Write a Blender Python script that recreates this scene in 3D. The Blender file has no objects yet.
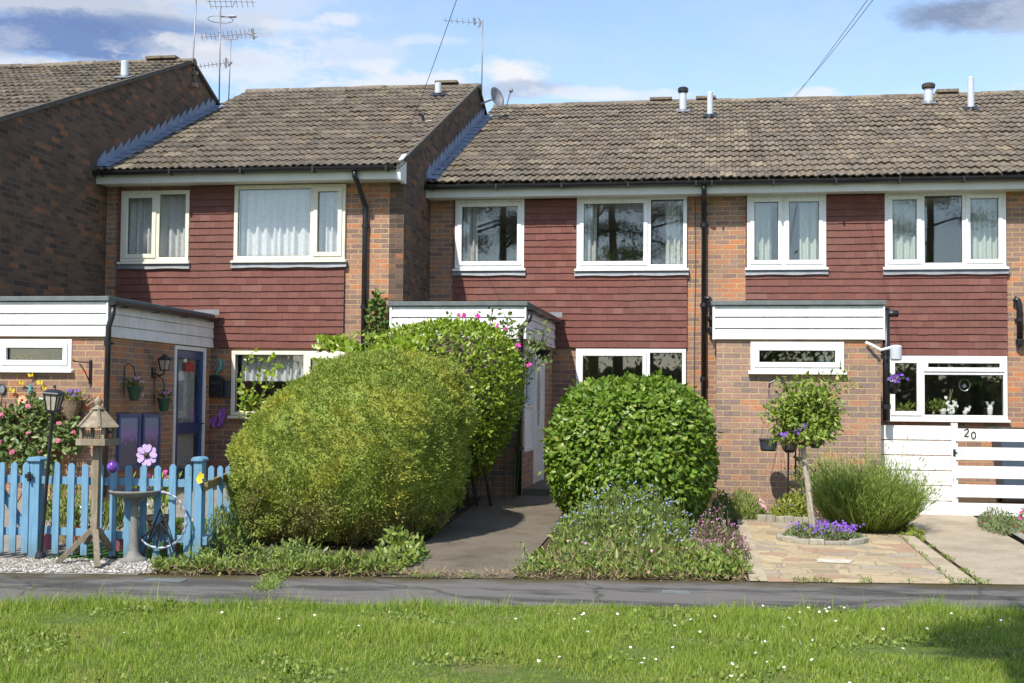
import bpy, math, random
import numpy as np
from mathutils import Vector, noise as mnoise

random.seed(7)
rng = np.random.default_rng(11)
scene = bpy.context.scene
COL = scene.collection
R = math.radians

# ------------------------------------------------------------------ camera
F = 1300.0
PITCH, YAW, ROLL, EYE = -R(2.55), math.atan(203 / 1300.0), 0.0092, 1.55


def cam_axes():
    cp, sp = math.cos(PITCH), math.sin(PITCH)
    cy, sy = math.cos(YAW), math.sin(YAW)
    cr, sr = math.cos(ROLL), math.sin(ROLL)
    B = np.array([[1, 0, 0], [0, 0, -1], [0, 1, 0]], float)
    Ry = np.array([[cy, 0, sy], [0, 1, 0], [-sy, 0, cy]])
    Rx = np.array([[1, 0, 0], [0, cp, -sp], [0, sp, cp]])
    Rz = np.array([[cr, -sr, 0], [sr, cr, 0], [0, 0, 1]])
    return Rz @ Rx @ Ry @ B


AX = cam_axes()


def ray(px, py):
    return AX.T @ np.array([(px - 512) / F, (py - 341.5) / F, 1.0])


def at(px, py, Y):
    """survey: the point seen at a pixel of the photograph on the plane y = Y -> (x, z)"""
    d = ray(px, py)
    t = Y / d[1]
    return float(d[0] * t), float(EYE + d[2] * t)


def ax(px, py, Y):
    return at(px, py, Y)[0]


def az(px, py, Y):
    return at(px, py, Y)[1]


def yfar(x):
    return 11.40 + 0.138 * x


def ynear(x):
    return 9.83 + 0.165 * x


def zg(x, y):
    """height of the front gardens, rising gently to the houses"""
    d = max(0.0, y - yfar(x))
    k = min(1.0, max(0.0, (0.1 - x) / 0.5))
    return d * (0.021 * (1 - k) + 0.042 * k)


def gs(px, py):
    z = 0.0
    d = ray(px, py)
    for _ in range(30):
        t = (z - EYE) / d[2]
        x, y = d[0] * t, d[1] * t
        z = 0.6 * z + 0.4 * zg(x, y)
    return float(x), float(y), float(zg(x, y))


def yon(px, py, X):
    """survey: the point seen at a pixel on the plane x = X -> (y, z)"""
    d = ray(px, py)
    t = X / d[0]
    return float(d[1] * t), float(EYE + d[2] * t)


# ------------------------------------------------------------------ node helpers
def new_mat(name):
    m = bpy.data.materials.new(name)
    m.use_nodes = True
    nt = m.node_tree
    b = nt.nodes['Principled BSDF']
    return m, nt, b


def nd(nt, typ, **kw):
    n = nt.nodes.new(typ)
    for k, v in kw.items():
        if k.startswith('i_'):
            key = k[2:]
            key = int(key) if key.isdigit() else key
            n.inputs[key].default_value = v
        else:
            setattr(n, k, v)
    return n


def lk(nt, a, b):
    nt.links.new(a, b)


def mth(nt, op, a, b=None, c=None, clamp=False):
    n = nt.nodes.new('ShaderNodeMath')
    n.operation = op
    n.use_clamp = clamp
    for i, v in enumerate((a, b, c)):
        if v is None:
            continue
        if isinstance(v, (int, float)):
            n.inputs[i].default_value = v
        else:
            nt.links.new(v, n.inputs[i])
    return n.outputs[0]


def ramp(nt, fac, stops, interp='LINEAR'):
    n = nt.nodes.new('ShaderNodeValToRGB')
    cr = n.color_ramp
    cr.interpolation = interp
    while len(cr.elements) < len(stops):
        cr.elements.new(0.5)
    for e, (p, c) in zip(cr.elements, stops):
        e.position = p
        e.color = (c[0], c[1], c[2], 1) if not isinstance(c, (int, float)) else (c, c, c, 1)
    if fac is not None:
        nt.links.new(fac, n.inputs[0])
    return n.outputs[0]


def mixc(nt, fac, a, b, mode='MIX'):
    n = nt.nodes.new('ShaderNodeMix')
    n.data_type = 'RGBA'
    n.blend_type = mode
    for sock, v in ((n.inputs[0], fac), (n.inputs[6], a), (n.inputs[7], b)):
        if isinstance(v, (int, float)):
            sock.default_value = v
        elif isinstance(v, tuple):
            sock.default_value = (v[0], v[1], v[2], 1)
        else:
            nt.links.new(v, sock)
    return n.outputs[2]


def pos(nt):
    return nt.nodes.new('ShaderNodeNewGeometry')


def nz(nt, vec, scale, detail=3.0, rough=0.55, out=0):
    n = nt.nodes.new('ShaderNodeTexNoise')
    n.inputs['Scale'].default_value = scale
    n.inputs['Detail'].default_value = detail
    n.inputs['Roughness'].default_value = rough
    if vec is not None:
        nt.links.new(vec, n.inputs['Vector'])
    return n.outputs[out]


def bump(nt, b, h, strength=0.4, dist=0.01):
    n = nt.nodes.new('ShaderNodeBump')
    n.inputs['Strength'].default_value = strength
    n.inputs['Distance'].default_value = dist
    nt.links.new(h, n.inputs['Height'])
    nt.links.new(n.outputs[0], b.inputs['Normal'])


MAT = {}


def plain(name, col, rough=0.6, var=0.12, scale=6.0, metallic=0.0, spec=0.5, bmp=0.0, dirt=None):
    """painted / plastic / metal surface with slight mottling"""
    m, nt, b = new_mat(name)
    g = pos(nt)
    n = nz(nt, g.outputs['Position'], scale, 5.0, 0.6)
    lo = tuple(c * (1 - var) for c in col)
    hi = tuple(min(1.0, c * (1 + var)) for c in col)
    c = ramp(nt, n, [(0.3, lo), (0.7, hi)])
    if dirt:
        n2 = nz(nt, g.outputs['Position'], dirt[1], 6.0, 0.7)
        c = mixc(nt, ramp(nt, n2, [(dirt[2], 0), (dirt[2] + 0.15, dirt[3])]), c, dirt[0])
    lk(nt, c, b.inputs['Base Color'])
    b.inputs['Roughness'].default_value = rough
    b.inputs['Metallic'].default_value = metallic
    b.inputs['Specular IOR Level'].default_value = spec
    if bmp:
        bump(nt, b, nz(nt, g.outputs['Position'], scale * 8, 4.0), bmp, 0.004)
    MAT[name] = m
    return m


def wall_uv(nt):
    """brick coordinates from world position and true normal: u along the wall, v up"""
    g = pos(nt)
    cr = nd(nt, 'ShaderNodeVectorMath', operation='CROSS_PRODUCT')
    cr.inputs[0].default_value = (0, 0, 1)
    lk(nt, g.outputs['True Normal'], cr.inputs[1])
    dt = nd(nt, 'ShaderNodeVectorMath', operation='DOT_PRODUCT')
    lk(nt, g.outputs['Position'], dt.inputs[0])
    lk(nt, cr.outputs[0], dt.inputs[1])
    sp = nd(nt, 'ShaderNodeSeparateXYZ')
    lk(nt, g.outputs['Position'], sp.inputs[0])
    cb = nd(nt, 'ShaderNodeCombineXYZ')
    lk(nt, dt.outputs['Value'], cb.inputs[0])
    lk(nt, sp.outputs[2], cb.inputs[1])
    return g, cb.outputs[0]


def brick_mat(name, stops, mortar, dark=0.0):
    m, nt, b = new_mat(name)
    g, uv = wall_uv(nt)
    # slight waviness so that courses are not ruler-straight
    wn = nz(nt, g.outputs['Position'], 3.0, 2.0, 0.5, 1)
    off = nd(nt, 'ShaderNodeVectorMath', operation='MULTIPLY_ADD')
    lk(nt, wn, off.inputs[0])
    off.inputs[1].default_value = (0.012, 0.008, 0)
    lk(nt, uv, off.inputs[2])
    br = nd(nt, 'ShaderNodeTexBrick', offset=0.5, squash=1.0)
    lk(nt, off.outputs[0], br.inputs['Vector'])
    br.inputs['Color1'].default_value = (0, 0, 0, 1)
    br.inputs['Color2'].default_value = (1, 1, 1, 1)
    br.inputs['Mortar'].default_value = (0.5, 0.5, 0.5, 1)
    br.inputs['Scale'].default_value = 1.0
    br.inputs['Mortar Size'].default_value = 0.0065
    br.inputs['Mortar Smooth'].default_value = 0.25
    br.inputs['Bias'].default_value = 0.0
    br.inputs['Brick Width'].default_value = 0.228
    br.inputs['Row Height'].default_value = 0.0755
    col = ramp(nt, br.outputs['Color'], stops)
    n1 = nz(nt, g.outputs['Position'], 38.0, 4.0, 0.65)
    col = mixc(nt, 0.55, col, ramp(nt, n1, [(0.25, 0.45), (0.75, 1.4)]), 'MULTIPLY')
    mo = mixc(nt, nz(nt, g.outputs['Position'], 5.0, 4.0), tuple(c * 0.55 for c in mortar), tuple(min(1, c * 1.3) for c in mortar))
    col = mixc(nt, br.outputs['Fac'], col, mo)
    # weather staining in large soft patches
    n2 = nz(nt, g.outputs['Position'], 0.9, 6.0, 0.62)
    col = mixc(nt, ramp(nt, n2, [(0.42, 0), (0.72, 0.45)]), col, mixc(nt, 1.0, col, (0.5, 0.47, 0.45), 'MULTIPLY'))
    if dark:
        col = mixc(nt, dark, col, (0.03, 0.022, 0.018))
    lk(nt, col, b.inputs['Base Color'])
    b.inputs['Roughness'].default_value = 0.88
    b.inputs['Specular IOR Level'].default_value = 0.25
    h = mth(nt, 'SUBTRACT', mth(nt, 'MULTIPLY', n1, 0.35), br.outputs['Fac'])
    bump(nt, b, h, 0.7, 0.008)
    MAT[name] = m


BR = [(0.0, (0.225, 0.145, 0.120)), (0.25, (0.285, 0.175, 0.140)), (0.45, (0.335, 0.20, 0.150)), (0.65, (0.37, 0.20, 0.140)), (0.83, (0.42, 0.195, 0.118)), (1.0, (0.52, 0.20, 0.09))]
brick_mat('brick', BR, (0.50, 0.39, 0.20))
BP = [(0.0, (0.235, 0.175, 0.155)), (0.3, (0.285, 0.195, 0.163)), (0.55, (0.34, 0.22, 0.17)), (0.8, (0.385, 0.23, 0.17)), (0.93, (0.43, 0.225, 0.145)), (1.0, (0.51, 0.22, 0.11))]
brick_mat('brick_porch', BP, (0.50, 0.40, 0.21))
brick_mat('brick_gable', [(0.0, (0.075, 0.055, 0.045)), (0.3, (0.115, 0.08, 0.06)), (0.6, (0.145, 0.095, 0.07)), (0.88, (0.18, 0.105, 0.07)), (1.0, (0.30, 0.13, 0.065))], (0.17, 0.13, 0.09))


def tile_mat(name, stops, noise_stain, rough=0.85, lichen=None, spec=0.3, bscale=60):
    m, nt, b = new_mat(name)
    g = pos(nt)
    col = ramp(nt, g.outputs['Random Per Island'], stops)
    n1 = nz(nt, g.outputs['Position'], bscale, 4.0, 0.65)
    col = mixc(nt, 0.5, col, ramp(nt, n1, [(0.3, 0.6), (0.7, 1.3)]), 'MULTIPLY')
    n2 = nz(nt, g.outputs['Position'], 0.7, 6.0, 0.65)
    col = mixc(nt, ramp(nt, n2, [(0.4, 0), (0.68, noise_stain[1])]), col, noise_stain[0])
    if lichen:
        for lc, sc, th, am in lichen:
            n3 = nz(nt, g.outputs['Position'], sc, 5.0, 0.7)
            col = mixc(nt, ramp(nt, n3, [(th, 0), (th + 0.06, am)]), col, lc)
    lk(nt, col, b.inputs['Base Color'])
    b.inputs['Roughness'].default_value = rough
    b.inputs['Specular IOR Level'].default_value = spec
    bump(nt, b, n1, 0.35, 0.006)
    MAT[name] = m


tile_mat('clay_tile', [(0, (0.152, 0.058, 0.046)), (0.5, (0.172, 0.066, 0.052)), (0.9, (0.188, 0.075, 0.059)), (1, (0.215, 0.098, 0.078))], ((0.14, 0.078, 0.062), 0.55))
tile_mat('roof_tile', [(0, (0.122, 0.097, 0.070)), (0.4, (0.162, 0.130, 0.095)), (0.75, (0.193, 0.155, 0.113)), (1, (0.265, 0.217, 0.15))], ((0.105, 0.092, 0.073), 0.55),
         lichen=[((0.31, 0.275, 0.215), 8.0, 0.58, 0.45), ((0.30, 0.19, 0.06), 3.1, 0.60, 0.5), ((0.04, 0.04, 0.028), 6.1, 0.55, 0.7), ((0.40, 0.39, 0.35), 21.0, 0.60, 0.75)], bscale=30)

plain('upvc', (0.80, 0.81, 0.80), 0.35, 0.03, 3.0)
plain('cream_frame', (0.74, 0.71, 0.60), 0.4, 0.04, 3.0)
plain('white_board', (0.80, 0.80, 0.78), 0.45, 0.05, 2.0, dirt=((0.45, 0.43, 0.38), 2.2, 0.66, 0.25))
plain('fascia_paint', (0.62, 0.61, 0.55), 0.5, 0.07, 3.0, dirt=((0.35, 0.33, 0.27), 2.6, 0.6, 0.35))
plain('soffit_paint', (0.60, 0.58, 0.50), 0.6, 0.08, 3.0, dirt=((0.3, 0.28, 0.22), 3.0, 0.6, 0.4))
plain('black_plastic', (0.014, 0.014, 0.017), 0.35, 0.25, 5.0)
plain('felt', (0.13, 0.15, 0.15), 0.9, 0.2, 9.0, bmp=0.5)
plain('lead', (0.20, 0.21, 0.225), 0.5, 0.22, 6.0, metallic=0.15, dirt=((0.5, 0.52, 0.55), 5.0, 0.6, 0.5))
plain('lead_sky_blue', (0.24, 0.28, 0.36), 0.5, 0.3, 7.0, metallic=0.1, dirt=((0.3, 0.34, 0.42), 4.0, 0.6, 0.6))  # reflected sky is put into the flashing's colour; the hoop shares it
plain('galv', (0.52, 0.54, 0.58), 0.42, 0.14, 9.0, metallic=0.35)
plain('flue_white', (0.50, 0.53, 0.58), 0.4, 0.08, 7.0, dirt=((0.35, 0.35, 0.35), 6.0, 0.62, 0.5))
plain('wire', (0.06, 0.06, 0.065), 0.6)
plain('mast', (0.25, 0.25, 0.27), 0.5, 0.2, 5.0, metallic=0.5)
plain('mast_rust', (0.30, 0.20, 0.16), 0.7, 0.3, 8.0)
plain('plaster', (0.55, 0.54, 0.49), 0.9, 0.06)
plain('blue_paint', (0.145, 0.285, 0.43), 0.55, 0.14, 5.0, dirt=((0.10, 0.20, 0.28), 7.0, 0.62, 0.55), bmp=0.2)
plain('blue_door', (0.018, 0.05, 0.16), 0.3, 0.1)
plain('old_wood', (0.23, 0.18, 0.125), 0.85, 0.3, 11.0, dirt=((0.12, 0.11, 0.085), 5.0, 0.55, 0.6), bmp=0.5)
plain('wood_rail', (0.20, 0.155, 0.06), 0.85, 0.3, 11.0)
plain('stone_grey', (0.19, 0.185, 0.17), 0.85, 0.25, 14.0, dirt=((0.11, 0.12, 0.09), 7.0, 0.6, 0.6), bmp=0.5)
plain('red', (0.35, 0.006, 0.012), 0.4)
plain('mortar_dark', (0.095, 0.08, 0.065), 0.9, 0.3, 9.0)
plain('pale_stone', (0.50, 0.46, 0.38), 0.85, 0.25, 9.0)
plain('frame_blue', (0.04, 0.085, 0.24), 0.4, 0.1)
plain('terracotta', (0.34, 0.13, 0.08), 0.8, 0.15)
plain('pink_pot', (0.45, 0.15, 0.20), 0.6, 0.1)
plain('green_pot', (0.02, 0.07, 0.04), 0.5)
plain('dark_pot', (0.035, 0.042, 0.055), 0.55, 0.2)
plain('brown_pot', (0.045, 0.035, 0.03), 0.7, 0.2)
plain('lilac', (0.52, 0.38, 0.62), 0.6, 0.12, 15.0)
plain('purple_wing', (0.30, 0.10, 0.42), 0.5, 0.3, 25.0)
plain('teal', (0.10, 0.34, 0.33), 0.5, 0.35, 30.0)
plain('silver', (0.6, 0.62, 0.66), 0.3, 0.2, 20.0, metallic=0.6)
plain('yellow', (0.70, 0.52, 0.02), 0.6, 0.1)
plain('peach', (0.75, 0.36, 0.20), 0.6, 0.15, 18.0)
plain('white_flower', (0.8, 0.8, 0.78), 0.6, 0.05)
plain('pink_flower', (0.52, 0.12, 0.20), 0.6, 0.25, 20.0)
plain('pale_pink', (0.62, 0.30, 0.40), 0.6, 0.25, 20.0)
plain('magenta', (0.55, 0.03, 0.30), 0.6, 0.25, 20.0)
plain('mauve', (0.36, 0.14, 0.30), 0.6, 0.3, 20.0)
plain('violet', (0.15, 0.05, 0.38), 0.6, 0.25, 20.0)
plain('sky_blue', (0.20, 0.27, 0.56), 0.6, 0.25, 20.0)
plain('ball_glass', (0.16, 0.06, 0.38), 0.08, 0.9, 14.0)
plain('lamp_glass', (0.40, 0.36, 0.30), 0.25, 0.2, 12.0)
plain('wicker', (0.17, 0.12, 0.07), 0.85, 0.5, 30.0, bmp=0.8)
plain('moss_stone', (0.30, 0.28, 0.22), 0.9, 0.3, 12.0, dirt=((0.12, 0.12, 0.06), 5.0, 0.58, 0.6), bmp=0.5)
plain('bin_blue', (0.06, 0.085, 0.12), 0.5, 0.1)
plain('bark', (0.34, 0.295, 0.225), 0.9, 0.35, 16.0, bmp=0.8)
plain('bark_dark', (0.055, 0.04, 0.03), 0.9, 0.35, 16.0, bmp=0.8)
plain('stem', (0.09, 0.12, 0.035), 0.8, 0.25, 12.0)
plain('twig', (0.10, 0.075, 0.05), 0.9, 0.3, 12.0)


def board_mat(name, col, grime, amt):
    m, nt, b = new_mat(name)
    g = pos(nt)
    mp = nd(nt, 'ShaderNodeMapping')
    mp.inputs['Scale'].default_value = (16, 16, 1.1)
    lk(nt, g.outputs['Position'], mp.inputs['Vector'])
    st = nz(nt, mp.outputs[0], 1.0, 5.0, 0.7)
    n2 = nz(nt, g.outputs['Position'], 2.4, 6.0, 0.7)
    f = mth(nt, 'ADD', mth(nt, 'MULTIPLY', st, .5), mth(nt, 'MULTIPLY', n2, .5))
    c = mixc(nt, ramp(nt, f, [(0.46, 0), (0.66, amt)]), col, grime)
    c = mixc(nt, 0.25, c, ramp(nt, nz(nt, g.outputs['Position'], 40.0, 4.0, .7), [(.3, .8), (.7, 1.1)]), 'MULTIPLY')
    lk(nt, c, b.inputs['Base Color'])
    b.inputs['Roughness'].default_value = 0.5
    b.inputs['Specular IOR Level'].default_value = 0.35
    bump(nt, b, st, 0.15, 0.004)
    MAT[name] = m


board_mat('white_board', (0.80, 0.80, 0.775), (0.38, 0.37, 0.30), 0.52)
board_mat('upvc', (0.80, 0.81, 0.80), (0.44, 0.44, 0.38), 0.40)
board_mat('cream_frame', (0.74, 0.71, 0.60), (0.45, 0.42, 0.33), 0.35)


def wood_mat(name, col, worn, dirt, thr=0.58, bare=0.6):
    m, nt, b = new_mat(name)
    g = pos(nt)
    mp = nd(nt, 'ShaderNodeMapping')
    mp.inputs['Scale'].default_value = (38, 38, 3.2)
    lk(nt, g.outputs['Position'], mp.inputs['Vector'])
    gr = nz(nt, mp.outputs[0], 1.0, 5.0, 0.65)
    c = ramp(nt, gr, [(0.25, tuple(x * 0.72 for x in col)), (0.75, tuple(min(1, x * 1.2) for x in col))])
    rp = ramp(nt, g.outputs['Random Per Island'], [(0, 0.82), (1, 1.12)])
    c = mixc(nt, 1.0, c, rp, 'MULTIPLY')
    wn = mth(nt, 'ADD', mth(nt, 'MULTIPLY', gr, .55), mth(nt, 'MULTIPLY', nz(nt, g.outputs['Position'], 6.0, 6.0, .7), .5))
    c = mixc(nt, ramp(nt, wn, [(thr, 0), (thr + .07, bare)]), c, worn)
    sp = nd(nt, 'ShaderNodeSeparateXYZ')
    lk(nt, g.outputs['Position'], sp.inputs[0])
    low = mth(nt, 'ADD', sp.outputs[2], mth(nt, 'MULTIPLY', nz(nt, g.outputs['Position'], 9.0, 5.0, .7), .35))
    c = mixc(nt, ramp(nt, low, [(0.16, 0.75), (0.42, 0.0)]), c, dirt)
    n3 = nz(nt, g.outputs['Position'], 3.3, 6.0, .7)
    c = mixc(nt, ramp(nt, n3, [(0.56, 0), (0.70, 0.5)]), c, mixc(nt, 1.0, c, (0.55, 0.6, 0.5), 'MULTIPLY'))
    lk(nt, c, b.inputs['Base Color'])
    b.inputs['Roughness'].default_value = 0.8
    b.inputs['Specular IOR Level'].default_value = 0.25
    bump(nt, b, gr, 0.5, 0.004)
    MAT[name] = m


wood_mat('blue_paint', (0.165, 0.335, 0.485), (0.20, 0.25, 0.27), (0.10, 0.12, 0.085), 0.60, 0.55)
wood_mat('old_wood', (0.25, 0.205, 0.145), (0.33, 0.295, 0.235), (0.12, 0.10, 0.07), 0.55, 0.7)


def picture_mat():
    m, nt, b = new_mat('lavender_picture')
    g = pos(nt)
    n = nz(nt, g.outputs['Position'], 16.0, 6.0, 0.7)
    sp = nd(nt, 'ShaderNodeSeparateXYZ')
    lk(nt, g.outputs['Position'], sp.inputs[0])
    f = mth(nt, 'ADD', mth(nt, 'MULTIPLY', mth(nt, 'SUBTRACT', sp.outputs[2], 0.95), 1.2), mth(nt, 'MULTIPLY', n, 0.6))
    c = ramp(nt, f, [(0.25, (0.10, 0.11, 0.18)), (0.42, (0.32, 0.22, 0.55)), (0.55, (0.20, 0.25, 0.38)), (0.8, (0.22, 0.34, 0.62))])
    lk(nt, c, b.inputs['Base Color'])
    b.inputs['Roughness'].default_value = 0.4
    MAT['lavender_picture'] = m


picture_mat()


def glass_mat(name='glass', refl=1.0, tint=0.95):
    m, nt, b = new_mat(name)
    out = nt.nodes['Material Output']
    nt.nodes.remove(b)
    tr = nd(nt, 'ShaderNodeBsdfTransparent')
    tr.inputs[0].default_value = (tint, tint * 1.01, tint * 1.0, 1)
    gl = nd(nt, 'ShaderNodeBsdfGlossy')
    gl.inputs['Roughness'].default_value = 0.012
    gl.inputs[0].default_value = (0.97, 0.99, 1, 1)
    lw = nd(nt, 'ShaderNodeLayerWeight', i_Blend=0.5)
    g = pos(nt)
    bm = nd(nt, 'ShaderNodeBump')
    bm.inputs['Strength'].default_value = 0.012
    bm.inputs['Distance'].default_value = 0.012
    lk(nt, nz(nt, g.outputs['Position'], 1.3, 1.0), bm.inputs['Height'])
    lk(nt, bm.outputs[0], gl.inputs['Normal'])
    fac = mth(nt, 'ADD', mth(nt, 'MULTIPLY', mth(nt, 'POWER', lw.outputs['Facing'], 5.0), 0.9), 0.075 * refl, clamp=True)
    mx = nd(nt, 'ShaderNodeMixShader')
    lk(nt, fac, mx.inputs[0])
    lk(nt, tr.outputs[0], mx.inputs[1])
    lk(nt, gl.outputs[0], mx.inputs[2])
    lk(nt, mx.outputs[0], out.inputs[0])
    MAT[name] = m


glass_mat()


def cloth_mat(name, col, trans=0.4, lace=0.0):
    m, nt, b = new_mat(name)
    out = nt.nodes['Material Output']
    g = pos(nt)
    n = nz(nt, g.outputs['Position'], 26.0, 4.0, 0.7)
    c = ramp(nt, n, [(0.35, tuple(x * 0.82 for x in col)), (0.65, col)])
    b.inputs['Roughness'].default_value = 0.9
    b.inputs['Specular IOR Level'].default_value = 0.1
    lk(nt, c, b.inputs['Base Color'])
    t = nd(nt, 'ShaderNodeBsdfTranslucent')
    lk(nt, c, t.inputs[0])
    mx = nd(nt, 'ShaderNodeMixShader', i_0=trans)
    lk(nt, b.outputs[0], mx.inputs[1])
    lk(nt, t.outputs[0], mx.inputs[2])
    last = mx.outputs[0]
    if lace:
        tp = nd(nt, 'ShaderNodeBsdfTransparent')
        v = nd(nt, 'ShaderNodeTexVoronoi', i_Scale=17.0)
        lk(nt, g.outputs['Position'], v.inputs['Vector'])
        fac = ramp(nt, v.outputs['Distance'], [(0.25, lace), (0.5, lace * 0.25)])
        m2 = nd(nt, 'ShaderNodeMixShader')
        lk(nt, fac, m2.inputs[0])
        lk(nt, last, m2.inputs[1])
        lk(nt, tp.outputs[0], m2.inputs[2])
        last = m2.outputs[0]
    lk(nt, last, out.inputs[0])
    MAT[name] = m


cloth_mat('net_curtain', (0.90, 0.92, 0.95), 0.25, 0.07)
cloth_mat('curtain_green', (0.68, 0.74, 0.66), 0.3)
cloth_mat('curtain_white', (0.75, 0.77, 0.75), 0.3)
cloth_mat('door_net', (0.7, 0.71, 0.72), 0.3, 0.2)


def leaf_mat(name, stops, patch=None, trans=0.3, rough=0.45, spec=0.4, old=None):
    m, nt, b = new_mat(name)
    out = nt.nodes['Material Output']
    g = pos(nt)
    c = ramp(nt, g.outputs['Random Per Island'], stops)
    if patch:
        for pc, sc, th, am in patch:
            n = nz(nt, g.outputs['Position'], sc, 4.0, 0.6)
            c = mixc(nt, ramp(nt, n, [(th, 0), (th + 0.1, am)]), c, mixc(nt, 0.3, pc, c))
    if old:
        # old brown growth low down in the clump
        sp = nd(nt, 'ShaderNodeSeparateXYZ')
        lk(nt, g.outputs['Position'], sp.inputs[0])
        hh = mth(nt, 'ADD', mth(nt, 'MULTIPLY', sp.outputs[2], -0.62), mth(nt, 'MULTIPLY', nz(nt, g.outputs['Position'], 3.2, 5.0, .65), 1.5))
        c = mixc(nt, ramp(nt, hh, [(0.40, 0), (0.66, 0.7)]), c, old)
    lk(nt, c, b.inputs['Base Color'])
    b.inputs['Roughness'].default_value = rough
    b.inputs['Specular IOR Level'].default_value = spec
    t = nd(nt, 'ShaderNodeBsdfTranslucent')
    lk(nt, mixc(nt, 1.0, c, (1.25, 1.2, 0.5), 'MULTIPLY'), t.inputs[0])
    mx = nd(nt, 'ShaderNodeMixShader', i_0=trans)
    lk(nt, b.outputs[0], mx.inputs[1])
    lk(nt, t.outputs[0], mx.inputs[2])
    lk(nt, mx.outputs[0], out.inputs[0])
    MAT[name] = m


leaf_mat('conifer_leaf', [(0, (0.17, 0.235, 0.05)), (0.5, (0.275, 0.355, 0.072)), (0.85, (0.355, 0.425, 0.09)), (1, (0.44, 0.47, 0.125))],
         patch=[((0.56, 0.49, 0.08), 2.3, 0.50, 0.55), ((0.13, 0.18, 0.05), 3.4, 0.56, 0.5), ((0.17, 0.13, 0.085), 1.7, 0.62, 0.45)], trans=0.32, rough=0.65, spec=0.2, old=(0.235, 0.185, 0.105))
leaf_mat('privet_leaf', [(0, (0.12, 0.20, 0.016)), (0.5, (0.22, 0.325, 0.024)), (0.85, (0.31, 0.39, 0.035)), (1, (0.38, 0.45, 0.07))], trans=0.32, rough=0.35, spec=0.5)
leaf_mat('round_leaf', [(0, (0.085, 0.155, 0.015)), (0.5, (0.145, 0.245, 0.024)), (0.88, (0.20, 0.31, 0.034)), (1, (0.34, 0.38, 0.08))], trans=0.3, rough=0.4, spec=0.45)
leaf_mat('ivy_leaf', [(0, (0.05, 0.09, 0.02)), (0.5, (0.10, 0.17, 0.03)), (1, (0.24, 0.27, 0.07))], trans=0.3)
leaf_mat('rose_leaf', [(0, (0.06, 0.11, 0.028)), (0.5, (0.12, 0.18, 0.045)), (1, (0.22, 0.26, 0.09))], trans=0.25)
leaf_mat('grey_leaf', [(0, (0.09, 0.13, 0.05)), (0.5, (0.16, 0.21, 0.08)), (1, (0.25, 0.29, 0.13))], trans=0.25)
leaf_mat('weed_leaf', [(0, (0.09, 0.15, 0.026)), (0.5, (0.18, 0.26, 0.042)), (1, (0.29, 0.33, 0.085))], trans=0.3)
leaf_mat('lav_leaf', [(0, (0.12, 0.19, 0.036)), (0.5, (0.215, 0.305, 0.06)), (1, (0.32, 0.38, 0.10))], trans=0.3, rough=0.55)
leaf_mat('lime_leaf', [(0, (0.13, 0.17, 0.02)), (0.5, (0.22, 0.26, 0.035)), (1, (0.32, 0.34, 0.07))], trans=0.3)
leaf_mat('red_leaf', [(0, (0.13, 0.05, 0.055)), (0.4, (0.20, 0.09, 0.10)), (0.6, (0.15, 0.17, 0.06)), (1, (0.22, 0.24, 0.09))], trans=0.25)
leaf_mat('tree_leaf', [(0, (0.10, 0.17, 0.018)), (0.5, (0.18, 0.27, 0.032)), (0.85, (0.27, 0.34, 0.055)), (1, (0.40, 0.42, 0.13))], trans=0.32)
leaf_mat('pine_leaf', [(0, (0.022, 0.04, 0.016)), (0.5, (0.04, 0.065, 0.022)), (1, (0.07, 0.09, 0.03))], trans=0.15, rough=0.6)
leaf_mat('dry_leaf', [(0, (0.16, 0.10, 0.05)), (0.5, (0.25, 0.18, 0.09)), (1, (0.33, 0.27, 0.15))], trans=0.15, rough=0.8)
leaf_mat('grass_blade', [(0, (0.13, 0.21, 0.022)), (0.45, (0.235, 0.35, 0.04)), (0.82, (0.33, 0.42, 0.07)), (0.94, (0.38, 0.38, 0.12)), (1, (0.46, 0.40, 0.20))],
         patch=[((0.42, 0.40, 0.13), 1.3, 0.54, 0.5), ((0.12, 0.235, 0.035), 1.9, 0.54, 0.55), ((0.36, 0.27, 0.13), 4.5, 0.62, 0.55)], trans=0.35, rough=0.5, spec=0.3)


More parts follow.
